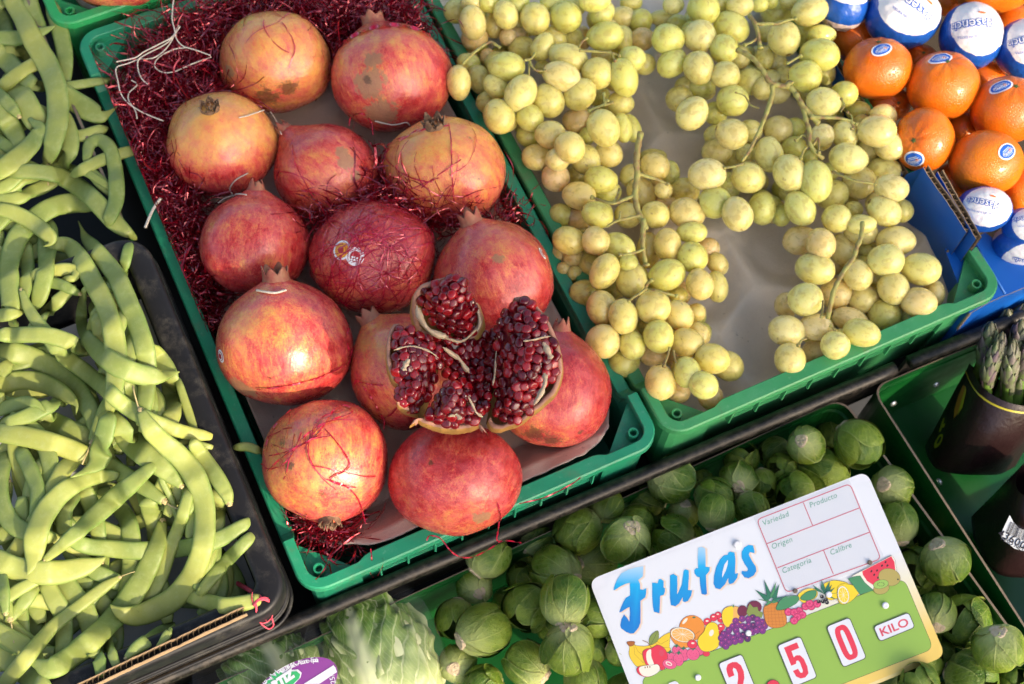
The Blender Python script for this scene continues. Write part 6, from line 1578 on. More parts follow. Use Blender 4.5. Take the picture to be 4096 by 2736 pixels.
# ------------------------------------------------------------------ price sign
def fl(name, col, rough=.32, **kw):
    n = NT(name); p = n.pos(); f = n.noise(p, 900, 2, .6); g = n.noise(p, 60, 4)
    c = n.mix(n.math('MULTIPLY', g, .18), col, tuple(x * .82 for x in col)); n.P(Base_Color=c, Roughness=n.ramp(g, (.3, rough), (.7, rough + .12)), **kw); return n.m
SG = dict(white=(.70, .72, .75), green=(.27, .45, .065), ink=(.012, .014, .022), red=(.70, .035, .07), tred=(.62, .06, .10), tgreen=(.09, .36, .22), org=(.76, .26, .03), yel=(.82, .60, .02), banana=(.80, .55, .03), purple=(.19, .03, .20), dpurple=(.09, .02, .12),
          berry=(.60, .03, .14), pink=(.72, .10, .22), leaf=(.06, .25, .10), dleaf=(.02, .16, .09), olive=(.22, .28, .06), cream=(.80, .76, .62), lorg=(.80, .42, .10), brown=(.25, .10, .03), kiwi=(.42, .34, .09), kiwig=(.30, .50, .10), black=(.015, .01, .015), pine=(.62, .22, .03), pined=(.40, .12, .02), plum=(.16, .015, .05))
SM = {k: fl('print_' + k, v) for k, v in SG.items()}
def build_sign():
    c4 = [Vector((.2043, -.0682, -.0346)), Vector((.4407, -.0839, -.0167)), Vector((.4343, -.2333, -.0497)), Vector((.198, -.2176, -.0676))]
    O = c4[0]; ex = (c4[1] - O).normalized(); W_ = (c4[1] - O).length; ey = (c4[3] - O); ey = (ey - ex * ey.dot(ex)).normalized(); H_ = (c4[3] - O).length; nn = ex.cross(ey).normalized()
    if nn.dot(CZ) < 0: nn = -nn
    root = empty('price_sign', c4[3]); tag(root, 'white and green plastic price sign with printed fruit, standing over the sprouts', 'price sign')
    def uv(t, x, y):
        d = rayd(t, x, y); p = CP + d * ((O - CP).dot(nn) / d.dot(nn)); q = p - O; return q.dot(ex), q.dot(ey)
    def w3(u, v, l): return O + ex * u + ey * v + nn * l
    cur = [.0003]
    def poly(name, pts, mat, lift=None, parent=root, attrs=None):
        if lift is None: cur[0] += .0000016; lift = cur[0]
        V = [w3(u, v, lift) for u, v in pts]; a = V[1] - V[0]
        area = sum(pts[i][0] * pts[(i + 1) % len(pts)][1] - pts[(i + 1) % len(pts)][0] * pts[i][1] for i in range(len(pts)))
        idx = tuple(range(len(pts))) if area < 0 else tuple(reversed(range(len(pts))))
        return mesh(name, V, [idx], mat, parent, smooth=False, attrs=attrs)
    def pz(t, *pts): return [uv(t, *p) for p in pts]
    def rnd_(pts, r, n=5):
        out = []; m = len(pts)
        for i in range(m):
            p = np.array(pts[i]); a = np.array(pts[i - 1]) - p; b = np.array(pts[(i + 1) % m]) - p; a = a / np.linalg.norm(a) * r; b = b / np.linalg.norm(b) * r
            for k in range(n + 1):
                s = k / n; out.append(tuple(p + a * (1 - s) ** 2 + b * s ** 2))
        return out
    def smooth_(pts, k=4):
        n = len(pts); out = []
        for i in range(n):
            p0, p1, p2, p3 = (np.array(pts[(i + j) % n]) for j in (-1, 0, 1, 2))
            for s in range(k):
                t = s / k; out.append(tuple(.5 * (2 * p1 + (p2 - p0) * t + (2 * p0 - 5 * p1 + 4 * p2 - p3) * t * t + (3 * p1 - p0 - 3 * p2 + p3) * t ** 3)))
        return out
    def grow(pts, d):
        n = len(pts); out = []; ar = sum(pts[i][0] * pts[(i + 1) % n][1] - pts[(i + 1) % n][0] * pts[i][1] for i in range(n)); sg = 1 if ar > 0 else -1
        for i in range(n):
            a, b = np.array(pts[i - 1]), np.array(pts[(i + 1) % n]); t = b - a; t = t / (np.linalg.norm(t) + 1e-12); out.append((pts[i][0] + sg * t[1] * d, pts[i][1] - sg * t[0] * d))
        return out
    def shape(name, pts, mat, out=.00022, sm=True):
        q = smooth_(pts) if sm else pts
        if out: poly('outline', grow(q, out), SM['ink'])
        return poly(name, q, mat)
    def ell(t, cx, cy, rx, ry=None, ang=0, n=22):
        ry = ry or rx; a = rad(ang); return pz(t, *[(cx + rx * math.cos(k * 6.28318 / n) * math.cos(a) - ry * math.sin(k * 6.28318 / n) * math.sin(a), cy + rx * math.cos(k * 6.28318 / n) * math.sin(a) + ry * math.sin(k * 6.28318 / n) * math.cos(a)) for k in range(n)])
    def disc(name, t, cx, cy, rx, ry, mat, ang=0, out=.00018): return shape(name, ell(t, cx, cy, rx, ry, ang), mat, out, False)
    def line(pts, w, mat, name='printed_line'):
        b = MB(); cur[0] += .0000016; b.ribbon([w3(u, v, cur[0]) for u, v in pts], w, n0=nn); return b.build(name, mat, root, smooth=False)
    # board with thickness
    bo = rnd_([(0, 0), (W_, 0), (W_, H_), (0, H_)], .0085, 8); n = len(bo)
    V = [w3(u, v, 0) for u, v in bo] + [w3(u, v, -.0016) for u, v in bo]
    nb = NT('sign_plastic'); a_ = nb.attr('gv', 'Fac'); sc_ = nb.ramp(nb.noise(nb.pos(), 260, 5, .75), (.68, 0), (.74, .25))
    colb = nb.ramp(a_, (.0, (.70, .72, .75)), (.42, (.70, .72, .75)), (.62, (.76, .70, .46)), (.86, (.78, .56, .13)), (1, (.78, .55, .12)))
    nb.P(Base_Color=nb.mix(sc_, colb, (.30, .28, .24)), Roughness=.30, Specular_IOR_Level=.5)
    # grid for the printed gradient
    gu, gv = 24, 24; Vg = []; Ug = []; Fg = []
    mesh('board', V, [tuple(reversed(range(n))) if True else (), tuple(range(n, 2 * n))] + [(i, (i + 1) % n, (i + 1) % n + n, i + n) for i in range(n)], nb.m, root, smooth=False,
         attrs={'gv': [max(0, min(1, v / H_)) * max(0, min(1, (u / W_ - .15) / .55)) for u, v in bo] * 2})
    Vb = []; Gb = []; Fb = []
    for j in range(gv + 1):
        for i in range(gu + 1):
            u, v = .0025 + (W_ - .005) * i / gu, .0025 + (H_ - .005) * j / gv; Vb.append(w3(u, v, .00015)); Gb.append(max(0, min(1, v / H_)) * max(0, min(1, (u / W_ - .15) / .55)))
    for j in range(gv):
        for i in range(gu):
            if (i in (0, gu - 1)) and (j in (0, gv - 1)): continue
            q = j * (gu + 1) + i; Fb.append((q, q + gu + 1, q + gu + 2, q + 1))
    mesh('print_ground', Vb, Fb, nb.m, root, smooth=False, attrs={'gv': Gb})
    # green panel
    A = uv('Y', 770, 1215); B = uv('W', 1178, 822); Cc = uv('W', 1385, 1318)
    dv = (Cc[0] - B[0], Cc[1] - B[1]); D = (A[0] + dv[0], A[1] + dv[1]); hmax = H_ - .0105
    D = (A[0] + .0005, min(D[1], hmax)); pn = rnd_([A, B, Cc, D], .0068, 6)
    poly('panel_outline', grow(pn, .00028), SM['ink']); poly('green_panel', pn, SM['green'])
    # table of printed boxes under a clear pocket
    out = rnd_(pz('W', (135, 405), (795, 150), (1015, 682), (345, 922)), .0042, 5)
    line(out + out[:2], .00075, SM['tred'])
    for t_, p, q in (('W', (208, 575), (862, 322)), ('W', (282, 746), (938, 492)), ('W', (465, 284), (532, 448)), ('W', (608, 622), (678, 790))): line(pz(t_, p, q), .0007, SM['tred'])
    def text(s, t, x, y, size, mat, shear=.18, bold=0.0, name='lettering', align='LEFT', sp=1.05, rot=0, sx=1.0):
        V, F = text_mesh(s, size, shear, bold, sp, align); u, v = uv(t, x, y); cur[0] += .0000016; ca, sa = math.cos(rot), math.sin(rot)
        return mesh(name, [w3(u + (a * ca * sx - b * sa), v - (a * sa * sx + b * ca), cur[0]) for a, b in V], F, mat, root, smooth=False)
    for s, x, y in (('Variedad', 1272, 482), ('Producto', 1640, 340), ('Origen', 1342, 665), ('Categoría', 1424, 855), ('Calibre', 1800, 712)): text(s, 'X', x, y, .0060, SM['tgreen'])
    # the word painted in blue brush letters with an orange glow behind
    nbl = NT('brush_blue'); gA = nbl.attr('gl', 'Fac'); nbl.P(Base_Color=nbl.ramp(gA, (0, (.005, .19, .56)), (.35, (.004, .29, .64)), (.62, (.006, .38, .72)), (1, (.36, .60, .80))), Roughness=.32)
    glow = fl('orange_glow', (.74, .56, .42)); glow2 = fl('pale_glow', (.72, .66, .60))
    def F2X(p): return ((p[0] / 2.935 - 100) * 1.96, (450 + p[1] / 2.935) * 1.96)
    LET = [[F2X(p) for p in ((452, 178), (465, 120), (490, 60), (541, -18), (623, -63), (720, -92), (803, -105), (800, -40), (796, 15), (742, 60), (762, 100), (765, 168), (800, 170), (836, 155), (836, 210), (825, 262), (768, 305), (770, 420), (768, 560), (745, 620), (690, 685), (650, 688), (600, 670), (540, 625), (532, 590), (545, 520), (575, 462), (605, 495), (638, 545), (645, 440), (640, 375), (600, 395), (540, 435), (518, 438), (535, 390), (570, 310), (600, 265), (645, 240), (645, 150), (640, 92), (590, 105), (530, 135), (470, 175))],
           [F2X(p) for p in ((905, 90), (940, 90), (968, 98), (985, 50), (1008, 45), (1042, 72), (1040, 148), (1057, 152), (1055, 200), (1040, 235), (1000, 245), (992, 445), (972, 446), (925, 430), (915, 380), (905, 250))],
           [(548, 885), (575, 873), (605, 890), (607, 960), (604, 1035), (640, 960), (655, 850), (668, 838), (695, 845), (697, 900), (690, 1000), (722, 1002), (715, 1040), (690, 1085), (665, 1095), (648, 1088), (648, 1055), (620, 1105), (590, 1128), (555, 1118), (548, 1060)],
           [(770, 668), (800, 661), (825, 675), (828, 760), (828, 818), (860, 820), (858, 850), (830, 885), (835, 980), (838, 1030), (825, 1038), (795, 1030), (785, 960), (780, 900), (760, 895), (740, 870), (738, 845), (752, 828), (768, 828), (765, 740)],
           [(1005, 705), (1020, 698), (1055, 705), (1062, 760), (1058, 870), (1082, 868), (1075, 905), (1045, 945), (1015, 955), (1005, 935), (1005, 905), (980, 955), (940, 995), (905, 985), (890, 950), (893, 890), (910, 820), (940, 760), (970, 728), (1000, 722)],
           [(1110, 700), (1130, 665), (1165, 645), (1200, 650), (1212, 700), (1208, 712), (1175, 702), (1166, 722), (1190, 770), (1220, 815), (1226, 850), (1205, 885), (1165, 908), (1130, 900), (1108, 868), (1112, 850), (1152, 852), (1160, 835), (1135, 800), (1110, 750)]]
    polys = [pz('X', *l) for l in LET]
    for l in polys: poly('letter_glow', [(u + .0009, v + .0006) for u, v in grow(l, .0009)], glow2)
    for l in polys: poly('letter_glow', [(u + .0007, v + .0005) for u, v in grow(l, .0003)], glow)
    for l, hi in zip(LET, (830, 1e9, 1e9, 690, 1e9, 1e9)):
        vs = [p[1] for p in l]; gl = [min(1, max(0, .42 + (hi + 190 - p[1]) / 330)) if hi < 1e8 else .45 * (1 - (p[1] - min(vs)) / (max(vs) - min(vs))) + .12 for p in l]
        poly('letter', pz('X', *l), nbl.m, attrs={'gl': gl})
    poly('letter_counter', pz('X', (1002, 762), (975, 800), (960, 860), (956, 905), (985, 850), (1001, 795)), SM['white'])
    # printed fruit along the panel edge
    Yz = lambda *p: pz('Y', *p); Xz = lambda *p: pz('X', *p); Wz = lambda *p: pz('W', *p)
    shape('printed_banana', Yz((612, 785), (695, 782), (700, 820), (760, 835), (860, 830), (960, 770), (1040, 710), (1105, 678), (1118, 690), (1112, 760), (1108, 850), (1120, 860), (1120, 910), (1080, 960), (900, 1080), (740, 1078), (670, 1010), (635, 930), (640, 850), (625, 820)), SM['banana'])
    shape('printed_banana', Yz((612, 785), (695, 782), (690, 815), (660, 835), (625, 822)), SM['pined'])
    for q in (((700, 820), (740, 900), (860, 985)), ((690, 825), (700, 930), (800, 1030)), ((960, 780), (1010, 810), (1100, 760)), ((940, 800), (1010, 850), (1100, 850))): line(smooth_(Yz(*q), 1), .0002, SM['brown'])
    disc('printed_orange', 'Y', 1372, 622, 150, 148, SM['org']); disc('printed_gloss', 'Y', 1290, 540, 45, 16, SM['cream'], -50, 0); disc('printed_stalk', 'Y', 1395, 498, 20, 10, SM['dleaf'], 0, 0)
    for (x, y, r) in ((1690, 660, 40), (1715, 612, 42), (1712, 520, 40), (1680, 472, 40), (1628, 500, 42), (1555, 552, 46)): disc('printed_cherry', 'Y', x, y, r, r, SM['red']); disc('printed_gloss', 'Y', x - 5, y - 12, r * .38, r * .2, SM['cream'], 0, 0)
    shape('printed_half_orange', Yz((1120, 690), (1130, 640), (1200, 618), (1300, 625), (1380, 665), (1408, 720), (1400, 800), (1340, 845), (1240, 850), (1170, 805), (1130, 745)), SM['org'])
    disc('printed_half_orange', 'Y', 1264, 702, 142, 84, SM['cream'], 12); disc('printed_flesh', 'Y', 1264, 704, 130, 74, SM['lorg'], 12, 0)
    for k in range(12): a = k * .5236; line(Yz((1264, 695), (1264 + 122 * math.cos(a), 702 + 70 * math.sin(a) + 14 * math.cos(a))), .00022, SM['cream'])
    shape('printed_leaf', Yz((885, 820), (870, 760), (900, 700), (970, 655), (982, 720), (960, 780)), SM['olive']); line(Yz((890, 815), (930, 740), (968, 660)), .0002, SM['ink']); line(Yz((895, 850), (850, 790), (790, 768)), .0005, SM['brown'])
    for (x, y, rx, ry, an) in ((1190, 880, 50, 50, 20), (1270, 935, 70, 75, 0), (1110, 960, 60, 55, 0), (1215, 990, 58, 78, -10), (1460, 880, 55, 62, -20), (1385, 930, 75, 68, 20), (1540, 925, 40, 30, 0)):
        disc('printed_strawberry', 'Y', x, y, rx, ry, SM['pink' if x != 1540 else 'red'], an); 
        if x != 1540:
            for k in range(9): disc('printed_seed', 'Y', x + rx * .6 * math.cos(k * 2.4), y + 8 + ry * .6 * math.sin(k * 2.4) * (k / 9 + .2), 4, 5, SM['berry'], 0, 0)
            shape('printed_leaf', Yz((x - 40, y - ry + 4), (x - 12, y - ry + 12), (x - 2, y - ry + 28), (x + 14, y - ry + 8), (x + 42, y - ry + 10), (x + 18, y - ry - 8), (x + 8, y - ry - 26), (x - 10, y - ry - 6)), SM['dleaf'], 0, False)
    shape('printed_apple', Yz((795, 940), (800, 895), (840, 870), (900, 858), (960, 825), (1010, 835), (1060, 880), (1085, 950), (1075, 1020), (1050, 1100), (1005, 1110), (960, 1075), (850, 1060), (815, 1010)), SM['red']); disc('printed_gloss', 'Y', 1015, 915, 30, 38, SM['tred'], 0, 0)
    shape('printed_apple_flesh', Yz((835, 930), (850, 890), (890, 875), (895, 960), (925, 1050), (875, 1060), (840, 1000)), SM['cream'], 0)
    disc('printed_strawberry', 'Y', 1110, 1046, 82, 56, SM['pink'], 12); disc('printed_flesh', 'Y', 1100, 1040, 40, 22, SM['cream'], 25, 0); disc('printed_flesh', 'Y', 1102, 1042, 28, 12, SM['pink'], 25, 0)
    shape('printed_apple_slice', Yz((722, 1110), (745, 1078), (780, 1070), (900, 1058), (965, 1050), (995, 1085), (985, 1130), (930, 1170), (860, 1195), (800, 1188), (745, 1160)), SM['red']); shape('printed_apple_slice', Yz((750, 1100), (785, 1070), (900, 1058), (965, 1050), (993, 1085), (985, 1130), (930, 1170), (860, 1193), (800, 1182), (765, 1150)), SM['cream'], 0)
    for x, y in ((822, 1085), (850, 1080), (878, 1078)): disc('printed_seed', 'Y', x, y, 7, 10, SM['brown'], 0, 0)
    disc('printed_cherry', 'Y', 1375, 812, 56, 50, SM['red']); disc('printed_gloss', 'Y', 1382, 800, 20, 10, SM['cream'], 0, 0); line(Yz((1382, 780), (1410, 700), (1465, 655)), .0002, SM['brown'])
    shape('printed_peach', Yz((1722, 480), (1740, 410), (1800, 372), (1900, 372), (1965, 420), (1980, 500), (1940, 570), (1860, 610), (1790, 620), (1740, 565)), SM['lorg']); shape('printed_peach', Yz((1727, 480), (1745, 412), (1800, 376), (1850, 376), (1850, 500), (1800, 600), (1745, 560)), SM['yel'], 0); shape('printed_leaf', Yz((1848, 378), (1856, 338), (1872, 380)), SM['leaf'], 0, False)
    disc('printed_plum', 'Y', 1965, 425, 60, 66, SM['plum']); disc('printed_plum', 'Y', 2105, 378, 84, 74, SM['plum'])
    shape('printed_vine_leaf', Yz((2012, 440), (2030, 380), (2050, 335), (2090, 380), (2140, 375), (2150, 420), (2205, 445), (2190, 500), (2100, 480), (2040, 490)), SM['olive'], .0002, False)
    shape('printed_pear', Yz((1440, 790), (1455, 730), (1510, 670), (1545, 590), (1600, 556), (1660, 575), (1682, 640), (1690, 730), (1695, 800), (1660, 860), (1580, 895), (1510, 895), (1465, 860)), SM['yel']); disc('printed_gloss', 'Y', 1600, 680, 26, 40, SM['cream'], 20, 0)
    for i, (x, y) in enumerate(((1885, 540), (1960, 515), (2085, 500), (2035, 520), (2140, 525), (2200, 555), (2225, 600), (1850, 605), (1910, 590), (1970, 602), (2040, 590), (2095, 595), (2150, 572), (1805, 650), (1890, 650), (2000, 628), (2065, 652), (2170, 620), (1745, 695), (1910, 702), (1975, 706), (2080, 668), (2130, 650), (2200, 655), (1805, 720), (1860, 742), (1715, 740), (1770, 768), (1940, 765), (2025, 748), (1875, 782), (1810, 795), (1725, 806), (1770, 838))):
        disc('printed_grape', 'Y', x, y, 37, 37, SM['dpurple' if i % 9 == 2 else 'purple'], 0, .0002)
        disc('printed_gloss', 'Y', x - 6, y - 10, 7, 6, SM['pink'], 0, 0)
    shape('printed_pineapple', Xz((1283, 1140), (1320, 1100), (1385, 1095), (1430, 1130), (1462, 1230), (1440, 1282), (1360, 1296), (1310, 1270), (1285, 1200)), SM['pine'])
    for k in range(7):
        line(Xz((1290 + k * 24, 1105), (1270 + k * 30 + 20, 1285)), .0002, SM['pined']); line(Xz((1286, 1120 + k * 25), (1450, 1105 + k * 28)), .0002, SM['pined'])
    for tip, b1_, b2_ in (((1215, 1000), (1300, 1090), (1345, 1060)), ((1285, 918), (1310, 1060), (1345, 1040)), ((1378, 935), (1330, 1050), (1365, 1070)), ((1405, 952), (1345, 1060), (1380, 1075)), ((1238, 1072), (1310, 1080), (1350, 1098)), ((1435, 1050), (1350, 1072), (1370, 1100)), ((1290, 1130), (1320, 1080), (1350, 1095)), ((1402, 1092), (1345, 1080), (1352, 1104))): shape('printed_leaf', Xz(b1_, tip, b2_), SM['dleaf'] if tip[0] % 2 else SM['leaf'], .0002, False)
    shape('printed_lemon', Xz((1548, 1050), (1590, 1003), (1650, 986), (1700, 1010), (1690, 1060), (1600, 1100)), SM['yel']); shape('printed_lemon', Xz((1750, 965), (1800, 930), (1870, 928), (1950, 958), (1900, 1040), (1790, 1075)), SM['yel'])
    for x, y in ((1475, 1172), (1610, 1128), (1655, 1128), (1700, 1108), (1560, 1165), (1520, 1175), (1585, 1195), (1545, 1212), (1520, 1240), (1640, 1105)):
        disc('printed_raspberry', 'X', x, y, 30, 29, SM['berry'], 0, .00018)
        for k in range(7): disc('printed_drupe', 'X', x + 17 * math.cos(k * .9), y + 16 * math.sin(k * .9), 6.5, 6.5, SM['pink'], 0, 0)
    shape('printed_leaf', Xz((1378, 1150), (1420, 1070), (1480, 1045), (1555, 1052), (1540, 1100), (1450, 1148)), SM['leaf']); shape('printed_leaf', Xz((1568, 1066), (1620, 1015), (1690, 1005), (1682, 1058), (1620, 1082)), SM['leaf'])
    for tx, ty in ((1665, 960), (1735, 920), (1800, 930), (1840, 980), (1880, 1015), (1850, 1070), (1815, 960)): shape('printed_leaf', Xz((1755, 1030), ((tx + 1755) / 2 - 14, (ty + 1030) / 2 + 10), (tx, ty), ((tx + 1755) / 2 + 16, (ty + 1030) / 2 + 6)), SM['dleaf'], .0001, False)
    for x, y in ((1712, 1090), (1745, 1090), (1778, 1098), (1738, 1052), (1770, 1075)): disc('printed_currant', 'X', x, y, 15, 15, SM['black'], 0, 0); disc('printed_gloss', 'X', x - 4, y - 5, 4, 3, SM['cream'], 0, 0)
    shape('printed_lemon', Xz((1860, 990), (1890, 955), (1960, 958), (2015, 980), (2036, 1005), (2010, 1045), (1960, 1090), (1900, 1112), (1866, 1080)), SM['yel']); disc('printed_half_lemon', 'X', 1905, 1038, 44, 70, SM['cream'], -12); disc('printed_flesh', 'X', 1905, 1038, 37, 60, SM['yel'], -12, 0)
    for k in range(10): a = k * .628; line(Xz((1905, 1038), (1905 + 36 * math.cos(a), 1038 + 58 * math.sin(a))), .0002, SM['cream'])
    shape('printed_watermelon', Wz((780, 822), (862, 798), (960, 905), (865, 935)), SM['leaf'], .0002, False); shape('printed_watermelon', Wz((800, 808), (1090, 658), (1112, 690), (1125, 765), (1050, 850), (955, 898), (900, 850), (866, 800)), SM['cream'], .0002, False)
    shape('printed_watermelon', Wz((880, 770), (1086, 664), (1108, 705), (1115, 765), (1040, 842), (965, 872), (915, 840), (885, 795)), SM['red'], 0, False)
    for x, y in ((945, 770), (985, 765), (965, 795), (1020, 730), (1045, 705), (1058, 730), (992, 815)): disc('printed_seed', 'W', x, y, 6, 9, SM['black'], 30, 0)
    disc('printed_kiwi', 'W', 1073, 812, 78, 60, SM['kiwi'], 15); disc('printed_kiwi', 'W', 1133, 828, 6, 6, SM['ink'], 0, 0); disc('printed_half_kiwi', 'W', 1015, 890, 56, 42, SM['kiwi'], -15); disc('printed_half_kiwi', 'W', 1012, 862, 54, 30, SM['kiwig'], -12)
    for k in range(10): disc('printed_seed', 'W', 1012 + 24 * math.cos(k * .628), 862 + 13 * math.sin(k * .628), 3, 3, SM['black'], 0, 0)
    # number plates
    def plate(q, name='number_plate'):
        sh = NT('soft_plate_shadow') if False else None
        r = rnd_(q, .0026, 5); poly('plate_outline', grow(r, .00055), SM['ink']); return poly(name, r, SM['white'])
    q0 = pz('W', (630, 1158), (795, 1103), (905, 1390), (742, 1442)); pw = q0[1][0] - q0[0][0]; ph_ = q0[3][1] - q0[0][1]
    def rect(u, v, w, h): return [(u, v), (u + w, v), (u + w, v + h), (u, v + h)]
    u0 = sum(p[0] for p in q0) / 4; v0 = sum(p[1] for p in q0) / 4; pw = (q0[1][0] + q0[2][0] - q0[0][0] - q0[3][0]) / 2; ph_ = (q0[2][1] + q0[3][1] - q0[0][1] - q0[1][1]) / 2
    def digit(polys_, cu, cv, fw=.66, fh=.80, cuts=()):
        plate(rect(cu - pw / 2, cv - ph_ / 2, pw, ph_)); f = lambda p: (cu - pw * fw / 2 + p[0] * pw * fw, cv - ph_ * fh / 2 + p[1] * ph_ * fh)
        poly('numeral', [f(p) for p in polys_], SM['red'])
        for c in cuts: poly('numeral_counter', [f(p) for p in c], SM['white'])
    def sup(rx, ry, e=.55, n=36): return [(.5 + rx * abs(math.cos(a)) ** e * (1 if math.cos(a) > 0 else -1), .5 + ry * abs(math.sin(a)) ** e * (1 if math.sin(a) > 0 else -1)) for a in [k * 6.28318 / n for k in range(n)]]
    digit(sup(.5, .5, .62), u0, v0, .64, .84, [sup(.14, .36, .55)])
    a5, b5 = uv('W', 273, 1295), uv('W', 440, 1242); c5 = ((a5[0] + b5[0]) / 2 + .0006, (a5[1] + b5[1]) / 2 + ph_ / 2)
    digit(smooth_([(.05, 0), (.95, 0), (.95, .17), (.42, .17), (.40, .36), (.58, .33), (.82, .37), (.96, .5), (.98, .74), (.88, .93), (.6, 1.0), (.3, .98), (.08, .88), (.02, .70), (.38, .70), (.42, .82), (.52, .85), (.62, .80), (.64, .56), (.58, .48), (.46, .48), (.38, .55), (.05, .55)], 1), c5[0], c5[1], .64, .82)
    a2_, b2_ = uv('Y', 1672, 1040), uv('Y', 1965, 935); c2 = ((a2_[0] + b2_[0]) / 2, (a2_[1] + b2_[1]) / 2 + ph_ / 2)
    digit([(.03, .36), (.03, .24), (.08, .11), (.25, .01), (.55, 0), (.80, .05), (.95, .18), (.96, .36), (.86, .52), (.45, .82), (.97, .82), (.97, 1), (.03, 1), (.03, .86), (.50, .48), (.60, .35), (.60, .22), (.50, .155), (.40, .2), (.38, .36)], c2[0], c2[1], .70, .84)
    disc('decimal_point', 'W', 250, 1585, 47, 45, SM['red'], 0, .0003)
    qk = pz('W', (962, 1155), (1215, 1070), (1247, 1172), (1002, 1260)); uk = sum(p[0] for p in qk) / 4; vk = sum(p[1] for p in qk) / 4; wk = (qk[1][0] + qk[2][0] - qk[0][0] - qk[3][0]) / 2; hk = (qk[2][1] + qk[3][1] - qk[0][1] - qk[1][1]) / 2
    plate(rect(uk - wk / 2, vk - hk / 2, wk, hk), 'unit_plate')
    V, F = text_mesh('KILO', hk * .95, 0, .00022, 1.0, 'CENTER'); xs = [p[0] for p in V]; ys = [p[1] for p in V]; kx = wk * .80 / (max(xs) - min(xs)); ky = hk * .56 / (max(ys) - min(ys)); mx_, my_ = (max(xs) + min(xs)) / 2, (max(ys) + min(ys)) / 2
    cur[0] += .000003; mesh('lettering', [w3(uk + (x - mx_) * kx, vk - (y - my_) * ky, cur[0]) for x, y in V], F, SM['tred'], root, smooth=False)
    text('EUR', 'Y', 1262, 1318, .0165, SM['white'], 0, .0004, align='RIGHT')
    # clear pocket and the rivets that hold it
    nf = NT('clear_film'); nf.n.remove(nf.b); tr = nf.node('BsdfTransparent'); gl = nf.node('BsdfGlossy'); gl.inputs['Roughness'].default_value = .12; df = nf.node('BsdfDiffuse'); df.inputs[0].default_value = (.62, .64, .68, 1)
    m1 = nf.node('MixShader'); m1.inputs[0].default_value = .07; nf.t.links.new(tr.outputs[0], m1.inputs[1]); nf.t.links.new(gl.outputs[0], m1.inputs[2]); m2 = nf.node('MixShader'); m2.inputs[0].default_value = .10; nf.t.links.new(m1.outputs[0], m2.inputs[1]); nf.t.links.new(df.outputs[0], m2.inputs[2]); nf.t.links.new(m2.outputs[0], nf.out.inputs[0]); MT['film'] = nf.m
    poly('clear_pocket', pz('W', (108, 383), (785, 120), (1045, 692), (352, 960)), nf.m, cur[0] + .0003)
    def rivet(t, x, y, r, mats):
        c = w3(*uv(t, x, y), cur[0] + .0002); mm = msize(t, 1, c); V = []; F = []
        for (k, h) in ((1, 0), (.95, .0009), (.6, .0013), (.42, .0011), (.15, .0012)):
            for i in range(16): V.append(c + (ex * math.cos(i * .3927) + ey * math.sin(i * .3927)) * r * mm * k + nn * h)
        for j in range(4):
            for i in range(16): F.append((j * 16 + i, j * 16 + (i + 1) % 16, (j + 1) * 16 + (i + 1) % 16, (j + 1) * 16 + i))
        F.append(tuple(64 + i for i in range(16))); mesh('rivet', V, F, mats, root)
    rp = plain('white_rivet', (.78, .78, .78), .3)
    for t, x, y, r in (('X', 1075, 645, 33), ('X', 1160, 1337, 24), ('X', 1790, 1035, 25), ('W', 1043, 1012, 24), ('Y', 1440, 1203, 38)): rivet(t, x, y, r, rp)
    for t, x, y, r in (('X', 1527, 1007, 20), ('X', 2112, 785, 20)): rivet(t, x, y, r, MT['edge'])
    b = MB(); m_ = w3(W_ / 2, H_ * .6, -.0025); b.tube([m_, m_ + Vector((0, 0, -.10))], .0018, 8); b.build('spike', MT['metal'], root)
build_sign()
# ------------------------------------------------------------------ lettuce hearts in clear bags
MT['lettuce'] = leaf_mat('lettuce_leaf', (.055, .15, .018), (.19, .30, .045), (.68, .70, .42), 1.15, .36, (.66, .66, .36), .24, .72, .85, .72, 90, .0012)
def film_mat():
    n = NT('clear_bag'); n.n.remove(n.b); tr = n.node('BsdfTransparent'); gl = n.node('BsdfGlossy'); gl.inputs['Roughness'].default_value = .16; df = n.node('BsdfDiffuse'); df.inputs[0].default_value = (.8, .82, .84, 1)
    lw = n.node('LayerWeight'); lw.inputs[0].default_value = .35; m1 = n.node('MixShader'); f = n.ramp(lw.outputs[1], (.15, .02), (.75, .10), (1, .60)); n.t.links.new(f, m1.inputs[0]); n.t.links.new(tr.outputs[0], m1.inputs[1])
    m3 = n.node('MixShader'); m3.inputs[0].default_value = .55; n.t.links.new(gl.outputs[0], m3.inputs[1]); n.t.links.new(df.outputs[0], m3.inputs[2]); n.t.links.new(m3.outputs[0], m1.inputs[2]); n.t.links.new(m1.outputs[0], n.out.inputs[0])
    nb = n.node('Bump'); nb.inputs['Strength'].default_value = .4; nb.inputs['Distance'].default_value = .003; n.set(nb.inputs['Height'], n.noise(n.pos(), 60, 4)); n.t.links.new(nb.outputs[0], gl.inputs['Normal']); return n.m
MT['bag'] = film_mat()
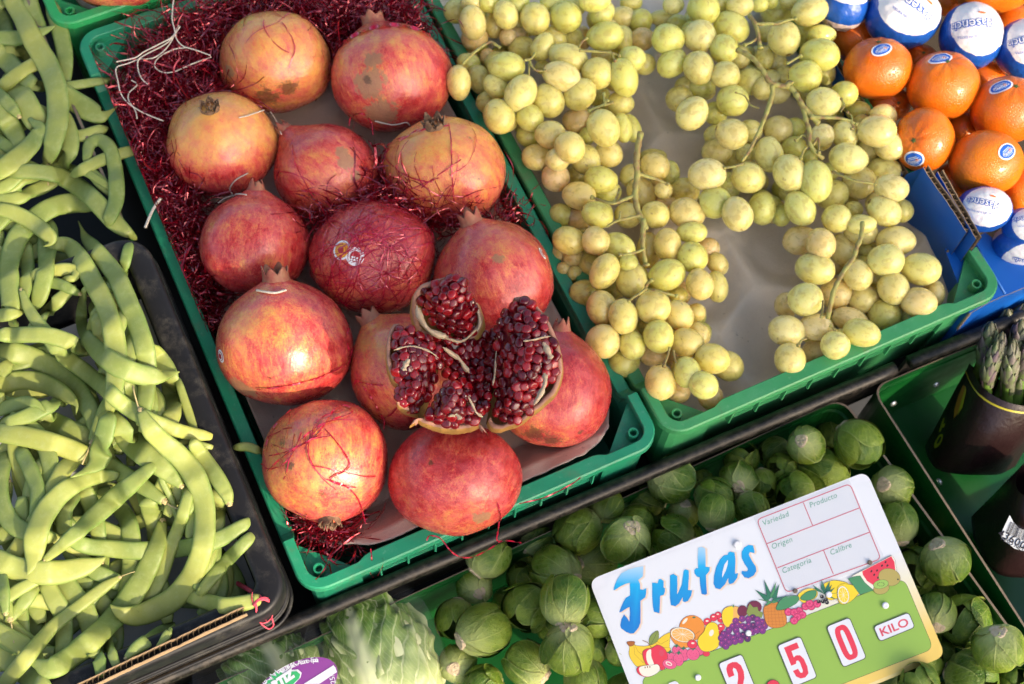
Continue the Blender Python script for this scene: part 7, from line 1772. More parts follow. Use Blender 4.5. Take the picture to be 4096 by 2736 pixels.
def lettuce(label, c, up, half_w, half_l, half_d, seed, face):
    """up: image direction of the leaf tips; face: which azimuth the main rib shows at"""
    rg = random.Random(seed); root = empty('lettuce_heart', c); tag(root, label, 'lettuce', 'lettuce hearts in clear bags')
    U_ = img2dir(*up).normalized(); Fz = (CZ - U_ * CZ.dot(U_)).normalized(); Rx = U_.cross(Fz).normalized() * -1
    def put(V): return [c + Rx * v.x * half_w + Fz * v.y * half_d + U_ * v.z * half_l for v in V]
    def leaf(phi, w, vm, r, seed2, ruff, shp):
        V = []; F = []; UV = []; nu, nv = 44, 64
        for j in range(nv + 1):
            v = j / nv; th = .25 + v * vm
            ww = w * min(1, (v + .15) / .5) ** .6 * (1 - max(0, (v - shp) / (1.02 - shp)) ** 3) ** .5
            for i in range(nu + 1):
                u = -1 + 2 * i / nu; half = ww / max(.45, math.sin(min(th, 2.6))); a = phi + u * min(half, 2.3)
                k = (abs(u) ** 1.2 * .9 + .18) * (.25 + v * 1.15)
                nz = noise.noise(Vector((u * 3.2 + seed2, v * 6.0, seed2 * 1.7))) + .55 * noise.noise(Vector((u * 7 + seed2, v * 13, seed2))) + .12 * noise.noise(Vector((u * 15, v * 26 + seed2, seed2)))
                fold = math.sin((v * 7.5 - abs(u) * 3.2) * 6.283 + 2.2 * noise.noise(Vector((u * 2, v * 3, seed2)))) * abs(u) ** .7 * (1 - abs(u) * .3)
                rib = math.exp(-(u / (.085 * (1.2 - .8 * v))) ** 2) * (1.05 - v) * .07
                rr = r + ruff * k * nz * 1.3 + .030 * fold * (.4 + v) + rib + .02 * abs(u) ** 4
                rr += .042 * (.35 + .65 * v) * min(1, abs(u) * 5) * ((1 - abs(2 * noise.noise(Vector((u * 2.6 + seed2, v * 8.5 - abs(u) * 2.5, seed2)))) ) ** 3 - .35)
                V.append(Vector((math.sin(th) * math.sin(a), math.sin(th) * math.cos(a), -math.cos(th) + .0 * ruff * nz)) * rr); UV.append((u, v, seed2))
        for j in range(nv):
            for i in range(nu): q = j * (nu + 1) + i; F.append((q, q + 1, q + nu + 2, q + nu + 1))
        o = mesh('leaf', put(V), F, MT['lettuce'], root, attrs={'uv3': UV})
    leaf(2.6, 1.5, 2.7, .80, seed + .1, .07, .85); leaf(-2.4, 1.4, 2.7, .80, seed + .6, .07, .85)
    for k, (phi, r) in enumerate(((1.35, .86), (-1.30, .88), (.75, .91), (-.72, .94))): leaf(face + phi, 1.0, 2.55 + .1 * (k % 2), r, seed + 1.3 * k + 2, .11, .80)
    leaf(face, 1.02, 2.45, .985, seed + 9.4, .11, .78)
    return root
def bag_obj(label, c, up, hw, hl, hd, e=.55):
    U_ = img2dir(*up).normalized(); Fz = (CZ - U_ * CZ.dot(U_)).normalized(); Rx = U_.cross(Fz).normalized() * -1
    V = []; F = []; n, m = 40, 26; sp = lambda x, k: abs(x) ** k * (1 if x >= 0 else -1)
    for j in range(m + 1):
        th = -math.pi / 2 + math.pi * j / m
        for i in range(n):
            a = 6.28318 * i / n; cr = 1 + .018 * noise.noise(Vector((math.cos(a) * 5, math.sin(a) * 5, th * 5)))
            x, y, z = sp(math.cos(th), e) * sp(math.cos(a), e), sp(math.cos(th), e) * sp(math.sin(a), e), sp(math.sin(th), e)
            V.append(c + Rx * x * hw * cr + Fz * y * hd * cr + U_ * z * hl * cr)
    for j in range(m):
        for i in range(n): F.append((j * n + i, j * n + (i + 1) % n, (j + 1) * n + (i + 1) % n, (j + 1) * n + i))
    o = mesh('plastic_bag', V, F, MT['bag']); tag(o, label, 'plastic bag', 'clear bags round the lettuce'); return o
zl_ = -.112
c1_ = at('F', 880, 1480, zl_); w1 = msize('F', 405, c1_)
lettuce('pale lettuce heart with a white rib facing up, beside the sprouts', c1_, (-.40, -.92), w1, w1 * 1.42, w1 * .80, 3, .12)
bag_obj('clear bag around the lettuce heart beside the sprouts', at('F', 880, 1490, zl_), (-.40, -.92), w1 * 1.10, w1 * 1.40, w1 * .98)
c2_ = at('F', 130, 1640, zl_ - .004); w2 = msize('F', 390, c2_)
lettuce('darker lettuce heart under the purple label in the bottom left', c2_, (-.40, -.92), w2, w2 * 1.25, w2 * .72, 17, -.5)
bg2 = bag_obj('clear bag with a purple oval label around the darker lettuce heart', at('F', 130, 1650, zl_ - .004), (-.40, -.92), w2 * 1.20, w2 * 1.42, w2 * 1.0, .6)
def lettuce_label():
    mp = fl('label_purple', (.24, .035, .27), .4); mw = fl('label_white', (.74, .74, .78), .4); mg = fl('label_green', (.03, .42, .13), .4)
    n_ = (CZ + CX * .02).normalized(); ctr = at('V', 560, 1300, -.060); ex = img2dir(.865, -.50, 0).normalized(); ex = (ex - n_ * ex.dot(n_)).normalized(); ey = n_.cross(ex)
    def uv(x, y):
        d = rayd('V', x, y); p = CP + d * ((ctr - CP).dot(n_) / d.dot(n_)); return (p - ctr).dot(ex), (p - ctr).dot(ey)
    R1 = 0.0
    def cv(u, v): return -1.3 * (u * u + v * v)      # the label bends round the bag
    def poly(name, pts, m, lift):
        bm = bmesh.new(); f = bm.faces.new([bm.verts.new((u, v, 0)) for u, v in pts]); bmesh.ops.triangulate(bm, faces=bm.faces[:])
        for _ in range(2): bmesh.ops.subdivide_edges(bm, edges=[e for e in bm.edges if e.calc_length() > .008], cuts=1); bmesh.ops.triangulate(bm, faces=bm.faces[:])
        bm.verts.index_update(); V = [ctr + ex * v.co.x + ey * v.co.y + n_ * (cv(v.co.x, v.co.y) + lift) for v in bm.verts]; F = [tuple(v.index for v in f.verts) for f in bm.faces]; bm.free()
        return mesh(name, V, F, m, bg2)
    # oval: ends measured at (1165,1150), (960,985) ... (290,1260)
    a0 = uv(1140, 1090); ru, rv = .1275 * 1, .058
    cu, cvv = uv(720, 1330); top = uv(800, 985); ru = abs(uv(1165, 1160)[0] - cu) * 1.06; rv = abs(top[1] - cvv) * 1.02
    def el(k, n=48): return [(cu + ru * k * math.cos(i * 6.28318 / n), cvv + rv * k * math.sin(i * 6.28318 / n)) for i in range(n)]
    lb = poly('label', el(1), mp, .0)
    bpt = [uv(*p) for p in ((820, 1268), (1130, 1078), (1150, 1105), (1165, 1150), (985, 1268))]
    poly('label_band', bpt, mw, .0005)
    st = []
    c_ = uv(600, 1230)
    out = [(800, 1150), (790, 1200), (740, 1250), (700, 1300), (420, 1300), (430, 1225), (500, 1210), (465, 1160), (535, 1175), (515, 1115), (565, 1150), (578, 1120), (600, 1140), (690, 1120), (760, 1115)]
    poly('label_burst', [uv(*p) for p in out], mw, .0005)
    cx_, cy_ = 610, 1210
    poly('label_burst', [uv(cx_ + (x - cx_) * .92, cy_ + (y - cy_) * .86 + 5) for x, y in out], mg, .0009)
    def txt(s, x, y, size, m, rot, bold=0, lift=.0013, shear=0):
        V, F = text_mesh(s, size, shear, bold); u0, v0 = uv(x, y); ca, sa = math.cos(rot), math.sin(rot)
        W = [(u0 + a * ca - b * sa, v0 + a * sa + b * ca) for a, b in V]; o = mesh('lettering', [ctr + ex * u + ey * v + n_ * (cv(u, v) + lift) for u, v in W], F, m, bg2, smooth=False)
    txt('ORTIZ', 560, 1255, .0085, mw, .06, .0007, .0013, .15)
    s = '965 744 120 - Camino de Enmedio, 59 03300 ORIHUELA - Alicante - España'
    a_end = math.radians(38); a_beg = math.radians(158); adv = 0
    for k, ch in enumerate(s):
        f = k / (len(s) - 1); a = a_beg + (a_end - a_beg) * f
        if ch == ' ': continue
        u, v = cu + ru * .93 * math.cos(a), cvv + rv * .90 * math.sin(a); tx, ty = ru * math.sin(a), -rv * math.cos(a); rot = math.atan2(ty, tx)
        V, F = text_mesh(ch, .0052, 0, .00003); ca, sa = math.cos(rot), math.sin(rot)
        mesh('lettering', [ctr + ex * (u + p * ca - q * sa) + ey * (v + p * sa + q * ca) + n_ * (cv(u, v) + .0008) for p, q in V], F, mw, bg2, smooth=False)
    txt('6625/A', 1125, 1235, .0055, mw, 1.25, .00003, .0008)
lettuce_label()
# ------------------------------------------------------------------ asparagus
n_ = NT('asparagus_stalk'); u_ = n_.attr('uv3'); s_ = n_.node('SeparateXYZ'); n_.set(s_.inputs[0], u_); p_ = n_.roff(n_.obj())
n_.P(Base_Color=n_.mix(n_.ramp(n_.math('ADD', s_.outputs[0], n_.math('MULTIPLY', n_.noise(p_, 90, 3), .5)), (.75, 0), (1.25, 1)), n_.mix(n_.noise(p_, 40, 4), (.09, .19, .025), (.17, .28, .05)), (.10, .10, .045)), Roughness=.42, Subsurface_Weight=.1, Subsurface_Scale=.003); n_.bump(n_.noise(n_.scale(p_, (1, 1, .2)), 300, 3), .2, .0006); MT['asp'] = n_.m
n_ = NT('asparagus_bract'); p_ = n_.roff(n_.pos()); n_.P(Base_Color=n_.mix(n_.ramp(n_.noise(p_, 55, 4), (.38, 0), (.62, 1)), (.115, .155, .05), (.13, .085, .10)), Roughness=.5); n_.bump(n_.noise(p_, 300, 3), .25, .0006); MT['bract'] = n_.m
def spear(t, x0, y0, x1, y1, z0, z1, r_px, label, group, seed):
    rg = random.Random(seed); tip, base = at(t, x0, y0, z0), at(t, x1, y1, z1); r = msize(t, r_px, tip); base = base + (base - tip) * .5
    root = empty('asparagus_spear', tip); tag(root, label, 'asparagus', group)
    d = (tip - base).normalized(); L = (tip - base).length; A = d.orthogonal().normalized(); B = d.cross(A); n = 30; m = 14; V = []; UV = []; F = []
    bend = A * rg.uniform(-.006, .006) + B * rg.uniform(-.006, .006)
    def ctr(s): return base + (tip - base) * s + bend * math.sin(s * math.pi)
    tipl = min(.45, .040 / L)
    def rad_(s):
        q = (1 - s) / tipl
        return r * (.86 + .14 * (1 - s)) if q > 1 else r * (.62 + .5 * math.sin(min(1, q) * 2.1)) * min(1, (q * 3.2) ** .6 + .08)
    for i in range(n + 1):
        s = i / n
        for k in range(m): a = k * 6.28318 / m; V.append(ctr(s) + (A * math.cos(a) + B * math.sin(a)) * rad_(s) * .93); UV.append((s, a, 0))
    for i in range(n):
        for k in range(m): F.append((i * m + k, i * m + (k + 1) % m, (i + 1) * m + (k + 1) % m, (i + 1) * m + k))
    F.append(tuple(n * m + k for k in range(m))); mesh('stalk', V, F, MT['asp'], root, attrs={'uv3': UV})
    def bract(s, a, ln, wd, lift):
        V = []; F = []; nu, nv = 6, 6
        for j in range(nv + 1):
            v = j / nv; ss = min(1.0, s + ln * v / L)
            for i in range(nu + 1):
                u = -1 + 2 * i / nu; an = a + u * wd * (1 - v ** 1.6) * (1 - .25 * (1 - v)); rr = rad_(min(ss, .985)) * (1.0 + lift * v) + .0003 + .0007 * (1 - u * u)
                V.append(ctr(ss) + (A * math.cos(an) + B * math.sin(an)) * rr)
        for j in range(nv):
            for i in range(nu): q = j * (nu + 1) + i; F.append((q, q + 1, q + nu + 2, q + nu + 1))
        mesh('bract', V, F, MT['bract'], root)
    a = rg.random() * 6.28
    for k in range(6): bract(.35 + .1 * k * (1 - tipl) + rg.uniform(-.02, .02), a, .017, .85, .05); a += 2.4
    for k in range(20): bract(1 - tipl + tipl * (k / 20) ** .9 * .92 - .006 / L, a, .016 - .007 * k / 20, .95 - .2 * k / 20, .14); a += 2.4
SPE = (('K', 1540, 640, 1435, 985, 58, 'asparagus spear with a fat purple grey tip, leftmost of the bunch'), ('K', 1615, 710, 1500, 1070, 52, 'purple tipped asparagus spear second from the left'), ('K', 1655, 555, 1560, 900, 62, 'asparagus spear with a green bud pair at its tip'), ('K', 1790, 310, 1610, 720, 70, 'tallest asparagus spear, leaning to the upper right'),
       ('K', 1750, 620, 1600, 1100, 60, 'green asparagus spear in the middle of the bunch'), ('K', 1790, 500, 1690, 900, 60, 'asparagus spear partly cut by the right edge'), ('K', 1830, 760, 1720, 1150, 58, 'low asparagus spear at the right edge'), ('K', 1900, 520, 1800, 1000, 60, 'asparagus spear just past the right edge'), ('K', 1950, 700, 1830, 1200, 60, 'asparagus spear at the outer side of the bunch'), ('K', 1580, 760, 1540, 1150, 46, 'thin asparagus spear between the purple tipped ones'), ('K', 1690, 760, 1650, 1160, 50, 'asparagus spear low in the middle of the bunch'))
for i, (t, x0, y0, x1, y1, r, lab) in enumerate(SPE): spear(t, x0, y0, x1, y1, -.035 - .008 * (i in (2, 3, 5, 7)), -.085 - .010 * (i in (2, 3, 5, 7)), r * .92, lab, 'asparagus spears in the dark sleeve', 50 + i)
n_ = NT('dark_sleeve_paper'); p_ = n_.pos(); n_.P(Base_Color=n_.mix(n_.noise(p_, 35, 5, .7), (.010, .004, .005), (.028, .012, .012)), Roughness=.33, Specular_IOR_Level=.45); n_.bump(n_.noise(p_, 45, 5, .65), .35, .004); MT['sleeve'] = n_.m
MT['gold'] = plain('yellow_print', (.42, .36, .02), .4); MT['flame'] = plain('amber_print', (.42, .17, .02), .4)
def sleeve(label, rim, foot, depth_, rimline=True):
    """rim, foot: visible edge curves left to right as (tile, x, y, z); the sleeve closes behind them"""
    R_c = catmull([tuple(at(t, x, y, z)) for t, x, y, z in rim], 20); F_c = catmull([tuple(at(t, x, y, z)) for t, x, y, z in foot], 20)
    R_c = [Vector(p) for p in R_c]; F_c = [Vector(p) for p in F_c]; t_ = empty('asparagus_sleeve', sum(F_c, Vector()) / 20); tag(t_, label, 'paper sleeve', 'dark paper sleeves of asparagus')
    bk = -CZ * depth_; V = []; F = []; nv = 16; n = 20
    def close(Cv): return Cv + [Cv[-1] + (Cv[0] - Cv[-1]) * (k + 1) / 9 + bk * math.sin((k + 1) / 9 * math.pi) for k in range(8)]
    Rr, Ff = close(R_c), close(F_c); m = len(Rr)
    for j in range(nv + 1):
        v = j / nv
        for i in range(m):
            p = Rr[i] * (1 - v) + Ff[i] * v
            bul = CZ * (.016 * math.sin(min(1, i / (n - 1)) * math.pi) * math.sin(.35 + v * 2.4)) if i < n else Vector()
            V.append(p + bul + CZ * .0022 * noise.noise(p * 38))
    for j in range(nv):
        for i in range(m): F.append((j * m + i, j * m + (i + 1) % m, (j + 1) * m + (i + 1) % m, (j + 1) * m + i))
    F.append(tuple(nv * m + i for i in range(m))); o = mesh('sleeve_paper', V, F, MT['sleeve'], t_)
    if rimline:
        b = MB(); k = 1; V2 = [V[k * m + i] * .55 + V[(k + 1) * m + i] * .45 + CZ * .0009 for i in range(n)]; b.ribbon(V2, .0016); b.build('printed_line', MT['gold'], t_)
    def sp(u, v, l=.0016):
        i = min(n - 2, max(0, u * (n - 1))); j = min(nv - 1, max(0, v * nv)); a, b_ = int(i), int(j); fi, fj = i - a, j - b_
        g = lambda x, y: V[y * m + x]
        return (g(a, b_) * (1 - fi) + g(a + 1, b_) * fi) * (1 - fj) + (g(a, b_ + 1) * (1 - fi) + g(a + 1, b_ + 1) * fi) * fj + CZ * l
    return t_, sp
s1, sp1 = sleeve('dark paper sleeve with yellow rim line round the asparagus bunch', [('K', 1385, 930, -.075), ('K', 1415, 1020, -.068), ('K', 1470, 1100, -.062), ('K', 1570, 1170, -.058), ('K', 1700, 1215, -.058), ('K', 1850, 1220, -.062), ('K', 2000, 1150, -.075)],
                 [('K', 1080, 1500, -.160), ('K', 1095, 1580, -.150), ('K', 1160, 1660, -.142), ('K', 1300, 1690, -.138), ('K', 1450, 1695, -.138), ('K', 1580, 1690, -.142), ('K', 1700, 1640, -.155)], .05)
def print_on(sp, root, pts, mat, name='printed_mark', l=.0022):
    V = [sp(u, v, l) for u, v in pts]; mesh(name, V, [tuple(range(len(V)))], mat, root, smooth=False)
print_on(sp1, s1, [(.05, .20), (.085, .18), (.13, .30), (.16, .42), (.15, .50), (.11, .44), (.07, .32)], MT['flame']); print_on(sp1, s1, [(.085, .18), (.12, .20), (.17, .34), (.165, .44), (.13, .32)], MT['gold'], l=.0026)
print_on(sp1, s1, [(.13 + .035 * math.cos(k * .449), .80 + .085 * math.sin(k * .449)) for k in range(14)], MT['gold']); print_on(sp1, s1, [(.128 + .017 * math.cos(k * .449), .79 + .045 * math.sin(k * .449)) for k in range(14)], MT['sleeve'], l=.0028); print_on(sp1, s1, [(.03, .62), (.05, .60), (.09, .72), (.07, .75)], MT['gold']); print_on(sp1, s1, [(.06, .66), (.09, .62), (.10, .66), (.07, .70)], MT['gold'], l=.0024)
s2, sp2 = sleeve('dark paper sleeve bearing a white barcode label at the right edge', [('L', 1770, 40, -.070), ('L', 1700, 150, -.070), ('L', 1720, 250, -.060), ('L', 1850, 300, -.055), ('L', 2000, 300, -.060), ('L', 2150, 220, -.075)],
                 [('L', 1400, 420, -.150), ('L', 1410, 560, -.140), ('L', 1480, 720, -.130), ('L', 1580, 810, -.126), ('L', 1750, 830, -.126), ('L', 1950, 800, -.140)], .05, False)
def barcode():
    ctr = at('U', 790, 1290, -.062); n_ = (CZ - CX * .35).normalized(); ex = img2dir(.86, .42, 0); ex = (ex - n_ * ex.dot(n_)).normalized(); ey = n_.cross(ex)
    def uv(x, y):
        d = rayd('U', x, y); p = CP + d * ((ctr - CP).dot(n_) / d.dot(n_)); return (p - ctr).dot(ex), (p - ctr).dot(ey)
    def poly(nm, pts, m, l): mesh(nm, [ctr + ex * u + ey * v + n_ * l for u, v in pts], [tuple(range(len(pts)))], m, s2, smooth=False)
    poly('barcode_label', [uv(*p) for p in ((765, 1150), (790, 1200), (830, 1240), (880, 1262), (1000, 1300), (1000, 1430), (930, 1415), (860, 1400), (800, 1385), (755, 1350), (712, 1315), (700, 1285))], SM['white'], 0)
    rg = random.Random(8); a, b_ = uv(775, 1175), uv(1000, 1285); c_, d_ = uv(728, 1275), uv(990, 1380)
    k = .02
    while k < .98:
        w = rg.choice((.008, .013, .02)); 
        L_ = lambda p, q, t: (p[0] + (q[0] - p[0]) * t, p[1] + (q[1] - p[1]) * t)
        t0, t1 = L_(a, b_, k), L_(c_, d_, k); t2, t3 = L_(a, b_, k + w), L_(c_, d_, k + w); f = lambda p, q: (p[0] * .82 + q[0] * .18, p[1] * .82 + q[1] * .18)
        poly('barcode_bar', [f(t0, t1), t1, t3, f(t2, t3)], SM['black'], .0004); k += w + rg.choice((.008, .012, .018))
    V, F = text_mesh('436004', .0085, 0, .0001, 1.1); u0, v0 = uv(800, 1330); mesh('lettering', [ctr + ex * (u0 + p) + ey * (v0 + q) + n_ * .0004 for p, q in V], F, SM['black'], s2, smooth=False)
    V, F = text_mesh('PESO NETO', .0045, 0, .00005); u0, v0 = uv(800, 1362); mesh('lettering', [ctr + ex * (u0 + p) + ey * (v0 + q) + n_ * .0004 for p, q in V], F, SM['black'], s2, smooth=False)
barcode()
# ------------------------------------------------------------------ red tinsel, raffia and loose threads
n_ = NT('red_foil_shred'); n_.P(Base_Color=n_.mix(n_.noise(n_.pos(), 60, 2), (.13, .0008, .006), (.44, .003, .028)), Roughness=.16, Specular_IOR_Level=.8, Metallic=.7, Coat_Weight=1.0, Coat_Roughness=.03)
tr_ = n_.node('BsdfTranslucent'); tr_.inputs[0].default_value = (.55, .006, .035, 1); mx_ = n_.node('MixShader'); mx_.inputs[0].default_value = .18; n_.t.links.new(n_.b.outputs[0], mx_.inputs[1]); n_.t.links.new(tr_.outputs[0], mx_.inputs[2]); n_.t.links.new(mx_.outputs[0], n_.out.inputs[0]); MT['foil'] = n_.m
n_ = NT('raffia_fibre'); n_.P(Base_Color=n_.mix(n_.noise(n_.pos(), 200, 3), (.50, .42, .30), (.74, .68, .58)), Roughness=.65); MT['raffia'] = n_.m
n_ = NT('red_foil_thread'); n_.P(Base_Color=n_.mix(n_.noise(n_.pos(), 90, 2), (.34, .003, .018), (.60, .012, .06)), Roughness=.25, Metallic=.25, Coat_Weight=.8, Coat_Roughness=.06); MT['thread'] = n_.m
def inside_pom(p):
    for c, a, b, r3 in POMS.values():
        d = p - c; q = math.sqrt((d.dot(CX) / a) ** 2 + (d.dot(CY) / b) ** 2 + (d.dot(CZ) / r3) ** 2)
        if q < 1.03: return c + d * (1.03 / max(q, .2))
    return None
def tinsel(name, label, blobs, seed, wmin=.0005, wmax=.0012):
    """blobs: (tile, x, y, spread x, spread y in tile units, z low, z high, count, length)"""
    rg = random.Random(seed); V = []; F = []
    for (t, x, y, sx, sy, z0, z1, cnt, ln) in blobs:
        for _ in range(cnt):
            px, py = x + rg.gauss(0, sx), y + rg.gauss(0, sy); p = at(t, px, py, rg.uniform(z0, z1))
            if not (.012 < p.x < .288 and .01 < p.y < .538) or (p.x < .05 and p.y > .49) or (p.x + .54 - p.y) < .075: continue
            a = rg.uniform(0, 6.28); d = Vector((math.cos(a), math.sin(a), rg.uniform(-.3, .3))).normalized(); n = rg.randint(9, 13); L = ln * rg.uniform(.9, 2.4); w = rg.uniform(wmin, wmax) * (1 if rg.random() < .9 else 1.8)
            ax = Vector((rg.gauss(0, 1), rg.gauss(0, 1), rg.gauss(0, 1))).normalized(); curl = rg.uniform(-.48, .48); tw = rg.uniform(-.9, .9); side = d.orthogonal().normalized(); q0 = len(V)
            for i in range(n):
                h = inside_pom(p)
                if h is not None: p = h
                p.z = max(p.z, -.055)
                if p.x < .009: p.x = .009
                V.append(p - side * w / 2); V.append(p + side * w / 2)
                d = (Matrix.Rotation(curl + rg.uniform(-.18, .18), 3, ax) @ d).normalized(); side = (Matrix.Rotation(tw, 3, d) @ side); side = (side - d * side.dot(d)).normalized(); p = p + d * (L / n)
            for i in range(n - 1): F.append((q0 + 2 * i, q0 + 2 * i + 1, q0 + 2 * i + 3, q0 + 2 * i + 2))
    o = mesh(name, V, F, MT['foil'], smooth=False); return tag(o, label, 'tinsel', kind='stuff')
zt0, zt1 = -.05, .004
tinsel('tinsel', 'bed of shredded dark red foil at the back and left of the pomegranates',
       [('P', 830, 15, 110, 26, -.04, .012, 1125, .03), ('P', 560, 40, 60, 30, -.045, .006, 650, .03), ('P', 430, 90, 55, 40, -.05, .004, 875, .03), ('P', 350, 170, 55, 50, -.05, .002, 1125, .03), ('P', 330, 260, 45, 60, -.05, .004, 1062, .03), ('P', 370, 390, 30, 60, -.05, .004, 1000, .03),
        ('P', 395, 520, 28, 60, -.05, .002, 937, .03), ('P', 440, 640, 28, 50, -.05, -.004, 750, .028), ('P', 480, 730, 14, 40, -.05, -.012, 275, .025), ('P', 980, 40, 28, 30, -.03, .01, 375, .026), ('P', 760, 50, 20, 40, -.03, .012, 325, .026),
        ('P', 640, 20, 120, 16, -.02, .018, 437, .03), ('P', 470, 230, 30, 30, -.02, .02, 250, .028)], 5)
tinsel('tinsel', 'clump of bright red foil shreds between the stickered pomegranate and its neighbours',
       [('P', 900, 460, 40, 16, .0, .035, 123, .026), ('P', 870, 400, 14, 40, -.02, .025, 60, .022), ('P', 1010, 490, 40, 14, -.01, .03, 97, .024), ('P', 1150, 490, 40, 16, -.03, .012, 97, .024), ('P', 790, 480, 40, 12, .005, .035, 75, .024), ('P', 740, 500, 18, 14, -.01, .02, 45, .022), ('P', 990, 570, 16, 40, -.03, .01, 45, .022)], 6)
tinsel('tinsel', 'tuft of red foil shreds under the orange pomegranate at the near left corner',
       [('P', 745, 1203, 26, 6, -.020, -.006, 120, .020), ('P', 785, 1222, 34, 8, -.020, -.008, 70, .022), ('P', 740, 1255, 40, 12, -.04, -.015, 26, .02), ('P', 690, 1195, 16, 8, -.020, -.006, 28, .018)], 7)
def lie(name, label, pts, w, mat, cat, t='P', z=.01, nseg=None, over=True, group=None):
    """a single thread draped over whatever pomegranate lies under it"""
    nseg = nseg or 10 * len(pts); q = catmull([(x, y, 0) for x, y in pts], nseg); P3 = []; N3 = []
    for i, k in enumerate(q):
        best = None
        if over:
            for ball in POMS.values():
                dv = rayd(t, k[0], k[1]).normalized(); h_ = SURF[tuple(round(v, 5) for v in ball[0])].ray_cast(CP, dv); ok = h_[0] is not None; p, nn = h_[0], h_[1]
                if ok and nn.dot(CZ) < 0: nn = -nn
                if ok and (best is None or (p - CP).length < (best[0] - CP).length): best = (p + nn * .0008, nn)
        zz = z if not hasattr(z, '__len__') else np.interp(i / (nseg - 1), np.linspace(0, 1, len(z)), z)
        if best is None or (at(t, k[0], k[1], zz) - CP).length < (best[0] - CP).length: best = (at(t, k[0], k[1], zz), Vector((0, 0, 1)))
        P3.append(best[0]); N3.append(best[1])
    for _ in range(2): P3 = [P3[0]] + [(P3[i - 1] + P3[i] * 2 + P3[i + 1]) / 4 for i in range(1, len(P3) - 1)] + [P3[-1]]
    b = MB()
    if mat is MT['thread']:
        N4 = [(Matrix.Rotation(.7 * math.sin(i * .55 + len(pts)), 3, (P3[min(i + 1, nseg - 1)] - P3[max(0, i - 1)]).normalized()) @ N3[i]) for i in range(nseg)]; b.ribbon([p + n_ * .0006 for p, n_ in zip(P3, N3)], w, N4)
    else: b.tube([p + n_ * .0006 for p, n_ in zip(P3, N3)], w / 2, 6)
    return tag(b.build(name, mat, loc=P3[0]), label, cat, group)
TG = 'single red foil threads lying on the fruit'
for lab, pts in (('red foil thread looping over the orange pomegranate at the near left', [(690, 1010), (720, 985), (760, 965), (790, 955), (808, 945), (790, 932), (765, 942), (740, 980), (712, 1010), (660, 1035), (620, 1045)]),
                 ('red foil thread with a sharp kink on the orange pomegranate', [(745, 985), (775, 1020), (798, 1055), (795, 1075), (765, 1090), (757, 1100), (790, 1112), (815, 1135), (830, 1170), (838, 1200)]),
                 ('short red foil thread across the left of the orange pomegranate', [(615, 1080), (660, 1040), (710, 1010), (760, 1000)]),
                 ('red foil thread curving along the left rim of the orange pomegranate', [(608, 1040), (625, 990), (660, 950), (690, 925)]),
                 ('red foil thread hanging straight down the big orange pomegranate', [(1028, 285), (1034, 330), (1036, 400), (1040, 460)]), ('red foil thread running left from the crown of the big orange pomegranate', [(1030, 290), (970, 300), (910, 330), (880, 360)]), ('red foil thread slanting across the top of the big orange pomegranate', [(985, 285), (940, 310), (905, 325), (885, 340)]),
                 ('red foil thread on the yellowish pomegranate beside the opened fruit', [(815, 880), (822, 870), (835, 885), (850, 905), (868, 935), (880, 960), (880, 985)]), ('red foil thread curling at the lower right of the yellowish pomegranate', [(875, 960), (900, 945), (915, 925), (925, 905)]), ('short red foil thread at the top of the yellowish pomegranate', [(820, 873), (850, 880), (880, 882)]),
                 ('red foil threads across the underside of the blotched pomegranate', [(590, 890), (640, 885), (690, 875), (740, 860), (790, 830), (808, 790)]), ('red foil thread over the right cheek of the blotched pomegranate', [(800, 740), (790, 780), (800, 820), (780, 850)]), ('red foil thread hooked round the back right pomegranate', [(800, 290), (805, 268), (830, 258), (850, 275), (855, 310)]),
                 ('glossy wide red ribbon over the shoulder of the back right pomegranate', [(768, 120), (800, 92), (850, 68), (900, 60), (950, 68), (985, 85)]), ('red foil thread dangling over the front rim toward the sprouts', [(1138, 1150), (1145, 1180), (1142, 1215), (1140, 1240), (1165, 1240), (1195, 1245)]), ('red foil thread bridging the front rim to the rail', [(978, 1240), (985, 1228), (1010, 1235), (1030, 1260), (1050, 1275), (1080, 1278), (1120, 1260), (1150, 1240)]),
                 ('short red foil thread hanging down over the near rim', [(850, 1258), (852, 1285), (848, 1310), (856, 1325)]), ('red foil thread lying on the tray by the near right pomegranate', [(1190, 1155), (1250, 1140), (1310, 1110), (1330, 1095)])):
    lie('tinsel_thread', lab, pts, .0011 if 'wide' not in lab else .004, MT['thread'], 'tinsel thread', z=[.006] * 3 if 'rim' not in lab and 'sprouts' not in lab and 'rail' not in lab else [.004, .004, -.02, -.045], group=TG)
